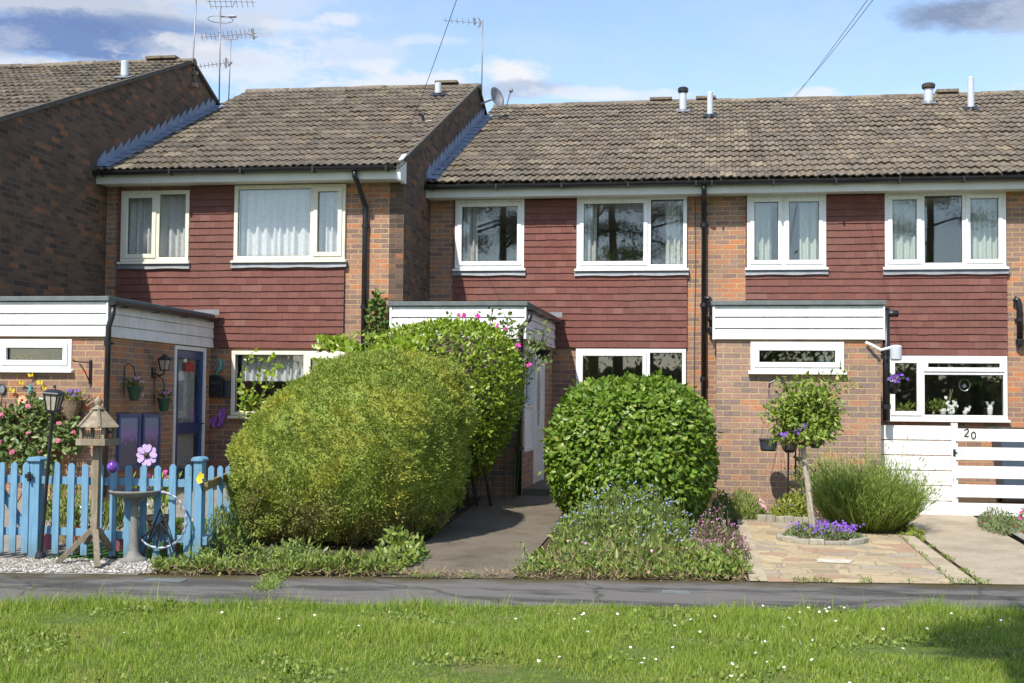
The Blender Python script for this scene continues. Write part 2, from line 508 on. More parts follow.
def ground_mats():
    def gm(name, fn, rough=0.9, spec=0.2):
        m, nt, b = new_mat(name)
        g = pos(nt)
        c, h, st = fn(nt, g.outputs['Position'], b)
        lk(nt, c, b.inputs['Base Color'])
        if not b.inputs['Roughness'].is_linked:
            b.inputs['Roughness'].default_value = rough
        b.inputs['Specular IOR Level'].default_value = spec
        bump(nt, b, h, st, 0.01)
        MAT[name] = m

    def asphalt(nt, p, b):
        n1 = nz(nt, p, 130.0, 3.0, 0.7)
        c = ramp(nt, n1, [(0.3, (0.115, 0.108, 0.100)), (0.7, (0.185, 0.174, 0.163))])
        mp = nd(nt, 'ShaderNodeMapping')
        mp.inputs['Rotation'].default_value = (0, 0, -0.14)
        mp.inputs['Scale'].default_value = (0.7, 2.3, 1)
        lk(nt, p, mp.inputs['Vector'])
        n2 = nz(nt, mp.outputs[0], 0.9, 6.0, 0.68)
        c = mixc(nt, ramp(nt, n2, [(0.49, 0), (0.58, 0.8)]), c, (0.062, 0.060, 0.058))
        n4 = nz(nt, mp.outputs[0], 2.3, 6.0, 0.7)
        c = mixc(nt, ramp(nt, n4, [(0.58, 0), (0.66, 0.4)]), c, (0.19, 0.19, 0.195))
        # hairline cracks
        v = nd(nt, 'ShaderNodeTexVoronoi', feature='DISTANCE_TO_EDGE', i_Scale=0.33)
        wv = nd(nt, 'ShaderNodeVectorMath', operation='MULTIPLY_ADD')
        lk(nt, nz(nt, p, 2.6, 5.0, 0.6, 1), wv.inputs[0])
        wv.inputs[1].default_value = (0.5, 0.5, 0.0)
        lk(nt, p, wv.inputs[2])
        lk(nt, wv.outputs[0], v.inputs['Vector'])
        c = mixc(nt, ramp(nt, v.outputs['Distance'], [(0.002, 0.55), (0.006, 0)]), c, (0.02, 0.022, 0.016))
        # mossy film near the gardens' edge
        sp = nd(nt, 'ShaderNodeSeparateXYZ')
        lk(nt, p, sp.inputs[0])
        e = mth(nt, 'SUBTRACT', mth(nt, 'ADD', mth(nt, 'MULTIPLY', sp.outputs[0], 0.138), 11.40), sp.outputs[1])
        e = mth(nt, 'ADD', e, mth(nt, 'MULTIPLY', mth(nt, 'SUBTRACT', nz(nt, p, 2.2, 5.0, 0.65), 0.5), 0.9))
        c = mixc(nt, ramp(nt, e, [(0.0, 0.9), (0.32, 0)]), c, (0.075, 0.060, 0.022))
        return c, n1, 0.5
    gm('asphalt', asphalt, 0.95, 0.06)

    def soil(nt, p, b):
        n1 = nz(nt, p, 22.0, 6.0, 0.7)
        return ramp(nt, n1, [(0.3, (0.045, 0.033, 0.022)), (0.7, (0.115, 0.085, 0.055))]), n1, 0.9
    gm('soil', soil)

    def lawn(nt, p, b):
        n1 = nz(nt, p, 9.0, 6.0, 0.7)
        c = ramp(nt, n1, [(0.3, (0.045, 0.075, 0.014)), (0.6, (0.10, 0.135, 0.03)), (0.8, (0.19, 0.16, 0.07))])
        n2 = nz(nt, p, 1.1, 4.0, 0.6)
        c = mixc(nt, ramp(nt, n2, [(0.55, 0), (0.7, 0.5)]), c, (0.20, 0.155, 0.075))
        return c, n1, 0.8
    gm('lawn_soil', lawn)

    def field(nt, p, b):
        n1 = nz(nt, p, 1.5, 8.0, 0.7)
        return ramp(nt, n1, [(0.3, (0.05, 0.085, 0.018)), (0.7, (0.11, 0.15, 0.035))]), n1, 0.6
    gm('field', field)

    def conc(lo, hi, stain, amt, sc=60.0):
        def fn(nt, p, b):
            n1 = nz(nt, p, sc, 5.0, 0.75)
            c = ramp(nt, n1, [(0.3, lo), (0.7, hi)])
            n2 = nz(nt, p, 1.6, 7.0, 0.7)
            c = mixc(nt, ramp(nt, n2, [(0.45, 0), (0.7, amt)]), c, stain)
            n3 = nz(nt, p, 28.0, 3.0, 0.6)
            c = mixc(nt, ramp(nt, n3, [(0.62, 0), (0.68, 0.5)]), c, tuple(x * 0.45 for x in lo))
            return c, n1, 0.6
        return fn
    gm('path_concrete', conc((0.115, 0.097, 0.074), (0.21, 0.178, 0.138), (0.08, 0.067, 0.046), 0.8))
    gm('drive_concrete', conc((0.30, 0.25, 0.18), (0.47, 0.40, 0.30), (0.20, 0.165, 0.115), 0.7))
    gm('slab', conc((0.36, 0.30, 0.21), (0.50, 0.43, 0.31), (0.22, 0.18, 0.12), 0.7))
    gm('gravel_base', conc((0.24, 0.22, 0.19), (0.5, 0.48, 0.44), (0.2, 0.18, 0.15), 0.5))
    gm('patio', conc((0.20, 0.18, 0.15), (0.34, 0.31, 0.27), (0.14, 0.12, 0.09), 0.6))
    gm('turf', conc((0.025, 0.075, 0.015), (0.06, 0.14, 0.03), (0.03, 0.06, 0.015), 0.6))

    def crazy(nt, p, b):
        wv = nd(nt, 'ShaderNodeVectorMath', operation='MULTIPLY_ADD')
        lk(nt, nz(nt, p, 3.0, 3.0, 0.6, 1), wv.inputs[0])
        wv.inputs[1].default_value = (0.10, 0.10, 0)
        lk(nt, p, wv.inputs[2])
        mp = nd(nt, 'ShaderNodeMapping')
        mp.inputs['Scale'].default_value = (2.9, 3.3, 0.001)
        lk(nt, wv.outputs[0], mp.inputs['Vector'])
        v = nd(nt, 'ShaderNodeTexVoronoi', distance='CHEBYCHEV', i_Scale=1.0, i_Randomness=0.85)
        lk(nt, mp.outputs[0], v.inputs['Vector'])
        v2 = nd(nt, 'ShaderNodeTexVoronoi', feature='F2', distance='CHEBYCHEV', i_Scale=1.0, i_Randomness=0.85)
        lk(nt, mp.outputs[0], v2.inputs['Vector'])
        sc = nd(nt, 'ShaderNodeSeparateColor')
        lk(nt, v.outputs['Color'], sc.inputs[0])
        c = ramp(nt, sc.outputs[0], [(0.0, (0.46, 0.39, 0.26)), (0.22, (0.41, 0.35, 0.25)), (0.42, (0.49, 0.42, 0.29)), (0.55, (0.36, 0.335, 0.27)), (0.70, (0.44, 0.37, 0.25)),
                                        (0.80, (0.38, 0.27, 0.20)), (0.90, (0.33, 0.31, 0.27)), (1.0, (0.56, 0.50, 0.38))], 'CONSTANT')
        n1 = nz(nt, p, 30.0, 6.0, 0.7)
        c = mixc(nt, 0.6, c, ramp(nt, n1, [(0.3, 0.6), (0.7, 1.3)]), 'MULTIPLY')
        n2 = nz(nt, p, 2.0, 6.0, 0.65)
        c = mixc(nt, ramp(nt, n2, [(0.5, 0), (0.7, 0.45)]), c, (0.22, 0.17, 0.11))
        e = mth(nt, 'SUBTRACT', v2.outputs['Distance'], v.outputs['Distance'])
        j = ramp(nt, e, [(0.01, 1), (0.04, 0)])
        c = mixc(nt, j, mixc(nt, 1.0, c, (0.96, 0.90, 0.82), 'MULTIPLY'), (0.27, 0.22, 0.145))
        return c, mth(nt, 'SUBTRACT', mth(nt, 'MULTIPLY', n1, 0.4), j), 0.5
    gm('crazy', crazy)


ground_mats()
tile_mat('pebble', [(0, (0.13, 0.115, 0.095)), (0.5, (0.27, 0.25, 0.22)), (1, (0.56, 0.55, 0.52))], ((0.3, 0.27, 0.2), 0.4), rough=0.7)

# ------------------------------------------------------------------ mesh helpers
WLOC = {}


def wloc(o):
    return WLOC.get(o.name, (0.0, 0.0, 0.0)) if o is not None else (0.0, 0.0, 0.0)


def tag(o, label=None, cat=None, group=None, kind=None):
    if label:
        o['label'] = label
    if cat:
        o['category'] = cat
    if group:
        o['group'] = group
    if kind:
        o['kind'] = kind
    return o


def thing(name, label, cat, loc=(0, 0, 0), group=None):
    o = bpy.data.objects.new(name, None)
    COL.objects.link(o)
    o.location = loc
    o.empty_display_size = 0.2
    WLOC[o.name] = tuple(loc)
    return tag(o, label, cat, group)


class MB:
    def __init__(self):
        self.v = []
        self.f = []

    def add(self, vs, fs):
        n = len(self.v)
        self.v += [tuple(p) for p in vs]
        self.f += [tuple(i + n for i in f) for f in fs]
        return self

    def box(self, x0, x1, y0, y1, z0, z1):
        x0, x1 = min(x0, x1), max(x0, x1)
        y0, y1 = min(y0, y1), max(y0, y1)
        z0, z1 = min(z0, z1), max(z0, z1)
        return self.add([(x0, y0, z0), (x1, y0, z0), (x1, y1, z0), (x0, y1, z0), (x0, y0, z1), (x1, y0, z1), (x1, y1, z1), (x0, y1, z1)],
                        [(0, 3, 2, 1), (4, 5, 6, 7), (0, 1, 5, 4), (1, 2, 6, 5), (2, 3, 7, 6), (3, 0, 4, 7)])

    def bar(self, a, b, w, h=None, up=(0, 0, 1)):
        """rectangular bar from a to b, section w x h"""
        h = h or w
        a, b = Vector(a), Vector(b)
        d = (b - a).normalized()
        s = d.cross(Vector(up))
        if s.length < 1e-4:
            s = d.cross(Vector((1, 0, 0)))
        s.normalize()
        u = s.cross(d)
        vs = []
        for p in (a, b):
            for i, j in ((-1, -1), (1, -1), (1, 1), (-1, 1)):
                vs.append(p + s * (i * w / 2) + u * (j * h / 2))
        return self.add(vs, [(0, 1, 2, 3), (7, 6, 5, 4), (0, 4, 5, 1), (1, 5, 6, 2), (2, 6, 7, 3), (3, 7, 4, 0)])

    def tube(self, pts, r, n=8, cap=True):
        pts = [Vector(p) for p in pts]
        rs = r if isinstance(r, (list, tuple)) else [r] * len(pts)
        vs, fs = [], []
        prev = None
        for i, p in enumerate(pts):
            d = (pts[min(i + 1, len(pts) - 1)] - pts[max(i - 1, 0)]).normalized()
            if prev is None:
                s = d.cross(Vector((0, 0, 1)))
                if s.length < 1e-3:
                    s = d.cross(Vector((1, 0, 0)))
                s.normalize()
            else:
                s = (prev - d * prev.dot(d))
                s.normalize()
            prev = s
            u = d.cross(s)
            for k in range(n):
                a = 2 * math.pi * k / n
                vs.append(p + (s * math.cos(a) + u * math.sin(a)) * rs[i])
        for i in range(len(pts) - 1):
            for k in range(n):
                k2 = (k + 1) % n
                fs.append((i * n + k, i * n + k2, (i + 1) * n + k2, (i + 1) * n + k))
        if cap:
            fs.append(tuple(range(n - 1, -1, -1)))
            fs.append(tuple((len(pts) - 1) * n + k for k in range(n)))
        return self.add(vs, fs)

    def lathe(self, c, prof, n=20, sx=1.0, sy=1.0):
        """prof: (r, z) from bottom to top around vertical axis at c"""
        vs, fs = [], []
        for r, z in prof:
            for k in range(n):
                a = 2 * math.pi * k / n
                vs.append((c[0] + r * sx * math.cos(a), c[1] + r * sy * math.sin(a), c[2] + z))
        for i in range(len(prof) - 1):
            for k in range(n):
                k2 = (k + 1) % n
                fs.append((i * n + k, i * n + k2, (i + 1) * n + k2, (i + 1) * n + k))
        fs.append(tuple(range(n - 1, -1, -1)))
        fs.append(tuple((len(prof) - 1) * n + k for k in range(n)))
        return self.add(vs, fs)

    def ell(self, c, r, nu=12, nv=8):
        if isinstance(r, (int, float)):
            r = (r, r, r)
        vs, fs = [], []
        for i in range(nv + 1):
            t = math.pi * i / nv
            for k in range(nu):
                a = 2 * math.pi * k / nu
                vs.append((c[0] + r[0] * math.sin(t) * math.cos(a), c[1] + r[1] * math.sin(t) * math.sin(a), c[2] - r[2] * math.cos(t)))
        for i in range(nv):
            for k in range(nu):
                k2 = (k + 1) % nu
                fs.append((i * nu + k, i * nu + k2, (i + 1) * nu + k2, (i + 1) * nu + k))
        return self.add(vs, fs)

    def prism(self, poly, y0, y1):
        """polygon in XZ (counter-clockwise seen from -y) extruded y0..y1"""
        n = len(poly)
        vs = [(x, y0, z) for x, z in poly] + [(x, y1, z) for x, z in poly]
        fs = [tuple(range(n)), tuple(range(2 * n - 1, n - 1, -1))]
        for i in range(n):
            j = (i + 1) % n
            fs.append((i, i + n, j + n, j))
        return self.add(vs, fs)

    def prism_x(self, poly, x0, x1):
        """polygon in YZ extruded x0..x1"""
        n = len(poly)
        vs = [(x0, y, z) for y, z in poly] + [(x1, y, z) for y, z in poly]
        fs = [tuple(range(n - 1, -1, -1)), tuple(range(n, 2 * n))]
        for i in range(n):
            j = (i + 1) % n
            fs.append((i, j, j + n, i + n))
        return self.add(vs, fs)

    def wall(self, x0, x1, z0, z1, yf, yb, holes=()):
        """wall facing -y with openings and their reveals"""
        xs = sorted({x0, x1} | {min(max(h[i], x0), x1) for h in holes for i in (0, 1)})
        zs = sorted({z0, z1} | {min(max(h[i], z0), z1) for h in holes for i in (2, 3)})
        for i in range(len(xs) - 1):
            for j in range(len(zs) - 1):
                cx, cz = (xs[i] + xs[i + 1]) / 2, (zs[j] + zs[j + 1]) / 2
                if any(h[0] < cx < h[1] and h[2] < cz < h[3] for h in holes):
                    continue
                a, b, c, d = xs[i], xs[i + 1], zs[j], zs[j + 1]
                self.add([(a, yf, c), (b, yf, c), (b, yf, d), (a, yf, d)], [(0, 1, 2, 3)])
                self.add([(a, yb, c), (b, yb, c), (b, yb, d), (a, yb, d)], [(3, 2, 1, 0)])
        for h in list(holes):
            a, b, c, d = h
            self.add([(a, yf, c), (b, yf, c), (b, yb, c), (a, yb, c)], [(0, 1, 2, 3)])
            self.add([(a, yf, d), (b, yf, d), (b, yb, d), (a, yb, d)], [(3, 2, 1, 0)])
            self.add([(a, yf, c), (a, yf, d), (a, yb, d), (a, yb, c)], [(3, 2, 1, 0)])
            self.add([(b, yf, c), (b, yf, d), (b, yb, d), (b, yb, c)], [(0, 1, 2, 3)])
        return self

    def build(self, name, mat, parent=None, smooth=False, bevel=0.0, base=None):
        off = wloc(parent) if parent is not None else (base or (0, 0, 0))
        me = bpy.data.meshes.new(name)
        me.from_pydata([(x - off[0], y - off[1], z - off[2]) for x, y, z in self.v], [], self.f)
        me.validate()
        me.update()
        return finish(me, name, mat, parent, off, smooth, bevel)


def finish(me, name, mat, parent, off, smooth=False, bevel=0.0):
    me.materials.append(MAT[mat])
    o = bpy.data.objects.new(name, me)
    COL.objects.link(o)
    if parent is not None:
        o.parent = parent
    else:
        o.location = off
    WLOC[o.name] = tuple(off)
    if smooth:
        me.polygons.foreach_set('use_smooth', [True] * len(me.polygons))
    if bevel:
        md = o.modifiers.new('bevel', 'BEVEL')
        md.width = bevel
        md.segments = 2
        md.limit_method = 'ANGLE'
        md.harden_normals = False
    return o


def np_mesh(name, V, Fc, mat, parent=None, base=None, smooth=False):
    """V (n,3), Fc (m,k) -> object"""
    off = np.array(wloc(parent) if parent is not None else (base or (0, 0, 0)), float)
    V = np.asarray(V, float) - off
    Fc = np.asarray(Fc, np.int32)
    m, k = Fc.shape
    me = bpy.data.meshes.new(name)
    me.vertices.add(len(V))
    me.vertices.foreach_set('co', V.astype(np.float32).ravel())
    me.loops.add(m * k)
    me.loops.foreach_set('vertex_index', Fc.ravel())
    me.polygons.add(m)
    me.polygons.foreach_set('loop_start', np.arange(0, m * k, k, dtype=np.int32))
    me.update(calc_edges=True)
    if mat.endswith('_leaf') or mat == 'grass_blade':
        smooth = True
    if not smooth:
        me.shade_flat()
    return finish(me, name, mat, parent, tuple(off), smooth)


def unit(a):
    return a / np.maximum(np.linalg.norm(a, axis=1, keepdims=True), 1e-9)


def leaf_geo(P, N, L, W, spread=0.8, up=0.2, out=0.5, fold=0.25, jit=0.5, six=False, Lvar=0.35):
    """leaves rooted at P; each lies roughly facing N and points outwards/upwards"""
    n = len(P)
    rnd = rng.normal(size=(n, 3))
    d = unit(unit(rnd) * spread + N * out + np.array([0, 0, up]))
    nn = unit(N + rng.normal(size=(n, 3)) * jit + np.array([0, 0, 0.25]))
    s = unit(np.cross(d, nn))
    nn = np.cross(s, d)
    l = (L * (1 + Lvar * rng.uniform(-1, 1, n)))[:, None]
    w = (W * (1 + Lvar * rng.uniform(-1, 1, n)))[:, None]
    if six:
        V = np.stack([P, P + d * l * .32 + s * w * .5 - nn * w * fold, P + d * l * .68 + s * w * .42 - nn * w * fold - nn * l * .04, P + d * l - nn * l * .12,
                      P + d * l * .68 - s * w * .42 - nn * w * fold - nn * l * .04, P + d * l * .32 - s * w * .5 - nn * w * fold], 1)
        f = np.array([[0, 1, 2, 3], [0, 3, 4, 5]])
        k = 6
    else:
        V = np.stack([P, P + d * l * .5 + s * w * .5 - nn * w * fold, P + d * l, P + d * l * .5 - s * w * .5 - nn * w * fold], 1)
        f = np.array([[0, 1, 2], [0, 2, 3]])
        k = 4
    Fc = (f[None] + (np.arange(n) * k)[:, None, None]).reshape(-1, f.shape[1])
    return V.reshape(-1, 3), Fc


def join_geo(*gs_):
    Vs, Fs, o = [], [], 0
    for V, Fc in gs_:
        Vs.append(V)
        Fs.append(Fc + o)
        o += len(V)
    return np.concatenate(Vs), np.concatenate(Fs)


def sup_pts(n, c, r, p=2.4, lump=0.07, lscale=2.4, zlo=-1.0, depth=0.10, seed=0.0, shape=None):
    """points and normals on a lumpy superellipsoid, scattered a little inwards"""
    u = unit(rng.normal(size=(n * 2, 3)))
    u = u[u[:, 2] > zlo][:n]
    r = np.array(r)
    k = 1.0 / (np.abs(u / r) ** p).sum(1) ** (1 / p)
    P = u * k[:, None]
    g = np.sign(P) * np.abs(P / r) ** (p - 1) / r
    N = unit(g)
    if shape is not None:
        P = shape(P)
    C = np.array(c)
    lm = np.array([mnoise.noise(Vector(((q[0] + C[0]) * lscale + seed, (q[1] + C[1]) * lscale, (q[2] + C[2]) * lscale))) + 0.5 * mnoise.noise(Vector(((q[0] + C[0]) * lscale * 2.6, (q[1] + C[1]) * lscale * 2.6 + seed, (q[2] + C[2]) * lscale * 2.6))) for q in P])
    P = P + N * (lm * lump)[:, None] - N * (rng.random(len(P)) ** 1.6 * depth)[:, None]
    return P + C, N


def sup_core(c, r, p=2.4, s=0.86, shape=None, nu=28, nv=16):
    V, Fc = [], []
    r = np.array(r)
    for i in range(nv + 1):
        t = math.pi * i / nv
        for k in range(nu):
            a = 2 * math.pi * k / nu
            V.append((math.sin(t) * math.cos(a), math.sin(t) * math.sin(a), -math.cos(t)))
    V = np.array(V)
    k_ = 1.0 / (np.abs(V / r) ** p).sum(1) ** (1 / p)
    P = V * k_[:, None]
    if shape is not None:
        P = shape(P)
    P = P * s + np.array(c)
    for i in range(nv):
        for k in range(nu):
            k2 = (k + 1) % nu
            Fc.append((i * nu + k, i * nu + k2, (i + 1) * nu + k2, (i + 1) * nu + k))
    return P, np.array(Fc)


def flower_geo(P, N, rad, petals=5):
    """small flat-petalled flowers, one island per petal pair"""
    n = len(P)
    N = unit(N)
    a = unit(np.cross(N, rng.normal(size=(n, 3))))
    b = np.cross(N, a)
    Vs, Fs = [], []
    for k in range(petals):
        t = 2 * math.pi * k / petals
        d = a * math.cos(t) + b * math.sin(t)
        s = np.cross(N, d)
        rr = (rad * (1 + 0.25 * rng.uniform(-1, 1, n)))[:, None]
        V = np.stack([P, P + d * rr * .6 + s * rr * .42 + N * rr * .12, P + d * rr + N * rr * .05, P + d * rr * .6 - s * rr * .42 + N * rr * .12], 1)
        Vs.append(V)
    V = np.stack(Vs, 1).reshape(-1, 3)
    m = n * petals
    Fc = (np.array([[0, 1, 2, 3]])[None] + (np.arange(m) * 4)[:, None, None]).reshape(-1, 4)
    return V, Fc


def tri(Fc):
    if Fc.shape[1] == 3:
        return Fc
    return np.concatenate([Fc[:, [0, 1, 2]], Fc[:, [0, 2, 3]]])


def sheet(name, mat, poly, zf, thick=0.0, step=0.5, kind='structure', base=None):
    """ground sheet: quads between two polylines given as functions; poly = (x0, x1, ylo(x), yhi(x))"""
    x0, x1, ylo, yhi = poly
    nx = max(1, int(math.ceil((x1 - x0) / step)))
    m = MB()
    V, Fc = [], []
    ny = max(1, int(math.ceil(abs(yhi((x0 + x1) / 2) - ylo((x0 + x1) / 2)) / step)))
    for i in range(nx + 1):
        x = x0 + (x1 - x0) * i / nx
        a, b = ylo(x), yhi(x)
        for j in range(ny + 1):
            y = a + (b - a) * j / ny
            V.append((x, y, zf(x, y)))
    for i in range(nx):
        for j in range(ny):
            q = i * (ny + 1) + j
            Fc.append((q, q + ny + 1, q + ny + 2, q + 1))
    m.add(V, Fc)
    o = m.build(name, mat, base=base)
    if kind:
        o['kind'] = kind
    return o

# ------------------------------------------------------------------ the setting: ground
far_road = MB().add([(-400, -400, -0.06), (400, -400, -0.06), (400, 600, -0.06), (-400, 600, -0.06)], [(0, 1, 2, 3)]).build('ground', 'field')
far_road['kind'] = 'structure'


def lawn_z(x, y):
    return 0.012 + 0.03 * mnoise.noise(Vector((x * 0.9, y * 0.9, 3.1)))


sheet('lawn', 'lawn_soil', (-22, 20, lambda x: -6.0, lambda x: ynear(x) + 0.02), lawn_z, step=0.4)
sheet('footpath', 'asphalt', (-30, 30, lambda x: ynear(x) - 0.25, lambda x: yfar(x) + 0.05), lambda x, y: 0.0, step=1.0)
sheet('garden_soil', 'soil', (-12, 9, yfar, lambda x: 20.6), lambda x, y: zg(x, y) - 0.012, step=0.25)

# sloping sheets in the front gardens, each a few millimetres above the last
pl = lambda a, b: (lambda y: a[0] + (b[0] - a[0]) * (y - a[1]) / (b[1] - a[1]))


def strip(name, mat, L0, L1, R0, R1, lift, n=14, kind='structure'):
    """strip from the footpath edge to a far line; L0->L1 the left edge, R0->R1 the right edge"""
    V, Fc = [], []
    for j in range(n + 1):
        t = j / n
        l = [L0[0] + (L1[0] - L0[0]) * t, L0[1] + (L1[1] - L0[1]) * t]
        r = [R0[0] + (R1[0] - R0[0]) * t, R0[1] + (R1[1] - R0[1]) * t]
        for k in range(7):
            x = l[0] + (r[0] - l[0]) * k / 6
            y = l[1] + (r[1] - l[1]) * k / 6
            V.append((x, y, zg(x, y) + lift))
    for j in range(n):
        for k in range(6):
            q = j * 7 + k
            Fc.append((q, q + 1, q + 8, q + 7))
    o = MB().add(V, Fc).build(name, mat)
    o['kind'] = kind
    return o


YP2, YP1, YM1, YM2 = 17.2, 15.2, 18.7, 20.5
XG0, XG1 = -9.25, -4.56          # side walls (gables) of the first and second house
strip('garden_path', 'path_concrete', (-2.85, yfar(-2.85)), (-3.10, 20.4), (-1.72, yfar(-1.72)), (-1.75, 20.4), 0.006)
strip('crazy_paving', 'crazy', (0.457, yfar(0.457)), (0.387, 16.3), (2.032, yfar(2.032)), (2.032, 16.3), 0.006)
strip('paving_edge', 'slab', (0.30, yfar(0.30)), (0.27, 16.3), (0.455, yfar(0.455)), (0.385, 16.3), 0.010)
strip('paving_edge', 'slab', (2.035, yfar(2.035)), (2.035, 16.3), (2.24, yfar(2.24)), (2.17, 16.3), 0.010)
strip('driveway', 'drive_concrete', (2.28, yfar(2.28)), (2.21, 20.4), (3.22, yfar(3.22)), (3.27, 20.4), 0.006)
strip('front_garden', 'patio', (-9.2, yfar(-9.2) + 0.9), (-9.2, 18.6), (-4.75, yfar(-4.75) + 0.42), (-4.75, 18.6), 0.004)
strip('gravel_bed', 'gravel_base', (-9.2, yfar(-9.2)), (-9.2, yfar(-9.2) + 0.9), (-4.95, yfar(-4.95)), (-4.80, yfar(-4.80) + 0.45), 0.004, n=4)
strip('artificial_turf', 'turf', (-6.1, yfar(-6.1) + 0.62), (-6.2, 14.2), (-4.85, yfar(-4.85) + 0.5), (-4.9, 14.2), 0.010)
MB().add([(2.6, 12.1, 0.0), (2.6, 12.1, 0.0)], []) if False else None
strip('bed_edging', 'moss_stone', (3.245, 14.2), (3.295, 17.2), (3.36, 14.2), (3.40, 17.2), 0.05)
strip('side_paving', 'crazy', (3.37, yfar(3.37)), (3.42, 14.9), (7.5, yfar(7.5)), (7.5, 14.9), 0.012)

# pebbles on the gravel bed by the fence
V, Fc = [], []
oct_v = np.array([(1, 0, 0), (-1, 0, 0), (0, 1, 0), (0, -1, 0), (0, 0, 1), (0, 0, -1)], float)
oct_f = np.array([(0, 2, 4), (2, 1, 4), (1, 3, 4), (3, 0, 4), (2, 0, 5), (1, 2, 5), (3, 1, 5), (0, 3, 5)])
for i in range(5200):
    x = random.uniform(-7.8, -4.85)
    y = yfar(x) + 0.02 + (0.62 + 0.12 * random.random()) * random.random() ** 0.9 * (1 if x < -5.1 else 0.7)
    s = random.uniform(0.009, 0.024)
    a = random.uniform(0, 6.28)
    q = oct_v * np.array([s, s * random.uniform(.6, 1), s * random.uniform(.5, .8)])
    q = np.stack([q[:, 0] * math.cos(a) - q[:, 1] * math.sin(a), q[:, 0] * math.sin(a) + q[:, 1] * math.cos(a), q[:, 2]], 1)
    V.append(q + np.array([x, y, zg(x, y) + 0.006 + s * 0.3]))
    Fc.append(oct_f + i * 6)
tag(np_mesh('gravel', np.concatenate(V), np.concatenate(Fc), 'pebble'), 'pale loose gravel along the foot of the blue picket fence', 'gravel', kind='stuff')


# creeping weeds along the garden edge of the path and the mossy crack across it
def weed_patch(name, label, pts, mat, L, W, six=False, up=0.8, out=0.0, cat='weeds', spread=0.9):
    P = np.array(pts)
    N = np.tile(np.array([[0, -0.35, 1.0]]), (len(P), 1))
    o = np_mesh(name, *leaf_geo(P, unit(N), L, W, spread=spread, up=up, out=out, jit=.6, six=six), mat)
    return tag(o, label, cat, kind='stuff')


# ------------------------------------------------------------------ lawn grass (uncountable)
def grass_blades(n, fx, L, W, zf):
    P = fx(n)
    thin = np.array([mnoise.noise(Vector((p[0] * 1.4, p[1] * 1.9, 6.6))) + .4 * mnoise.noise(Vector((p[0] * 5, p[1] * 5, 1.1))) for p in P])
    P = P[(thin < .42) | (rng.random(len(P)) < .22)]
    n = len(P)
    lean = rng.normal(size=(n, 2)) * 0.32
    a = rng.uniform(0, 6.28, n)
    s = np.stack([np.cos(a), np.sin(a), np.zeros(n)], 1)
    l = (L[0] + (L[1] - L[0]) * rng.random(n) ** 1.7)
    dens = np.array([mnoise.noise(Vector((p[0] * 1.15, p[1] * 1.5, 0.3))) + .5 * mnoise.noise(Vector((p[0] * 3.1, p[1] * 3.1, 5.3))) for p in P])
    l = l * (1.0 + 1.05 * np.clip(dens, -0.75, 0.9))
    edge = np.clip(1 - (0.165 * P[:, 0] + 9.83 - P[:, 1]) / 0.9, 0, 1)
    l = (l * (1 + 0.10 * edge))[:, None]
    w = (W * rng.uniform(.7, 1.3, n))[:, None]
    z0 = np.array([zf(p[0], p[1]) for p in P])
    B = np.stack([P[:, 0], P[:, 1], z0 - 0.004], 1)
    d1 = unit(np.stack([lean[:, 0] * .6, lean[:, 1] * .6, np.ones(n)], 1))
    d2 = unit(np.stack([lean[:, 0] * 2.2, lean[:, 1] * 2.2, np.ones(n)], 1))
    M = B + d1 * l * .55
    T = M + d2 * l * .5
    V = np.stack([B - s * w / 2, B + s * w / 2, M - s * w * .42, M + s * w * .42, T], 1).reshape(-1, 3)
    f = np.array([[0, 1, 3], [0, 3, 2], [2, 3, 4]])
    return V, (f[None] + (np.arange(n) * 5)[:, None, None]).reshape(-1, 3)


def lawn_pts(n):
    y = 5.9 + 4.5 * rng.random(n * 2)
    x = -0.3 + (rng.random(n * 2) - 0.5) * 11.5
    k = (y < 9.80 + 0.165 * x + 0.06 * np.sin(x * 5.3) + 0.05 * rng.normal(size=n * 2)) & (x > -0.78 * y - 0.2 + 1.2) & (x < 0.36 * y)
    return np.stack([x[k], y[k]], 1)[:n]


grass = np_mesh('grass', *grass_blades(225000, lawn_pts, (0.018, 0.075), 0.0036, lawn_z), 'grass_blade')
tag(grass, 'rough green lawn grass in front of the footpath', 'grass', kind='stuff')


def fringe_pts(n):
    x = -0.3 + (rng.random(n) - 0.5) * 12
    return np.stack([x, 9.80 + 0.165 * x + 0.05 * rng.normal(size=n)], 1)


def tall(n):
    c = rng.random((60, 1)) * 11.5 - 6.0
    i = rng.integers(0, 60, n)
    x = c[i, 0] + rng.normal(size=n) * 0.09
    y = 9.80 + 0.165 * x - np.abs(rng.normal(size=n)) * 0.35
    return np.stack([x, y], 1)


g2 = np_mesh('grass', *join_geo(grass_blades(3600, fringe_pts, (0.03, 0.075), 0.0045, lambda x, y: 0.0), grass_blades(1300, tall, (0.08, 0.18), 0.0045, lambda x, y: 0.0)), 'grass_blade')
tag(g2, 'longer tufts of grass fringing the near edge of the footpath', 'grass', kind='stuff')

# clover and broad-leaved weeds in the turf
pts = []
while len(pts) < 9000:
    x, y = random.uniform(-5.2, 3.2), random.uniform(6.2, 10.2)
    if y < ynear(x) - .08 and mnoise.noise(Vector((x * 1.6, y * 2.0, 8.8))) > .12 + .25 * random.random():
        pts.append((x, y, 0.014 + 0.035 * random.random()))
weed_patch('clover', 'patches of clover and broad weeds among the lawn grass', pts, 'weed_leaf', 0.030, 0.020, up=.4, cat='clover')
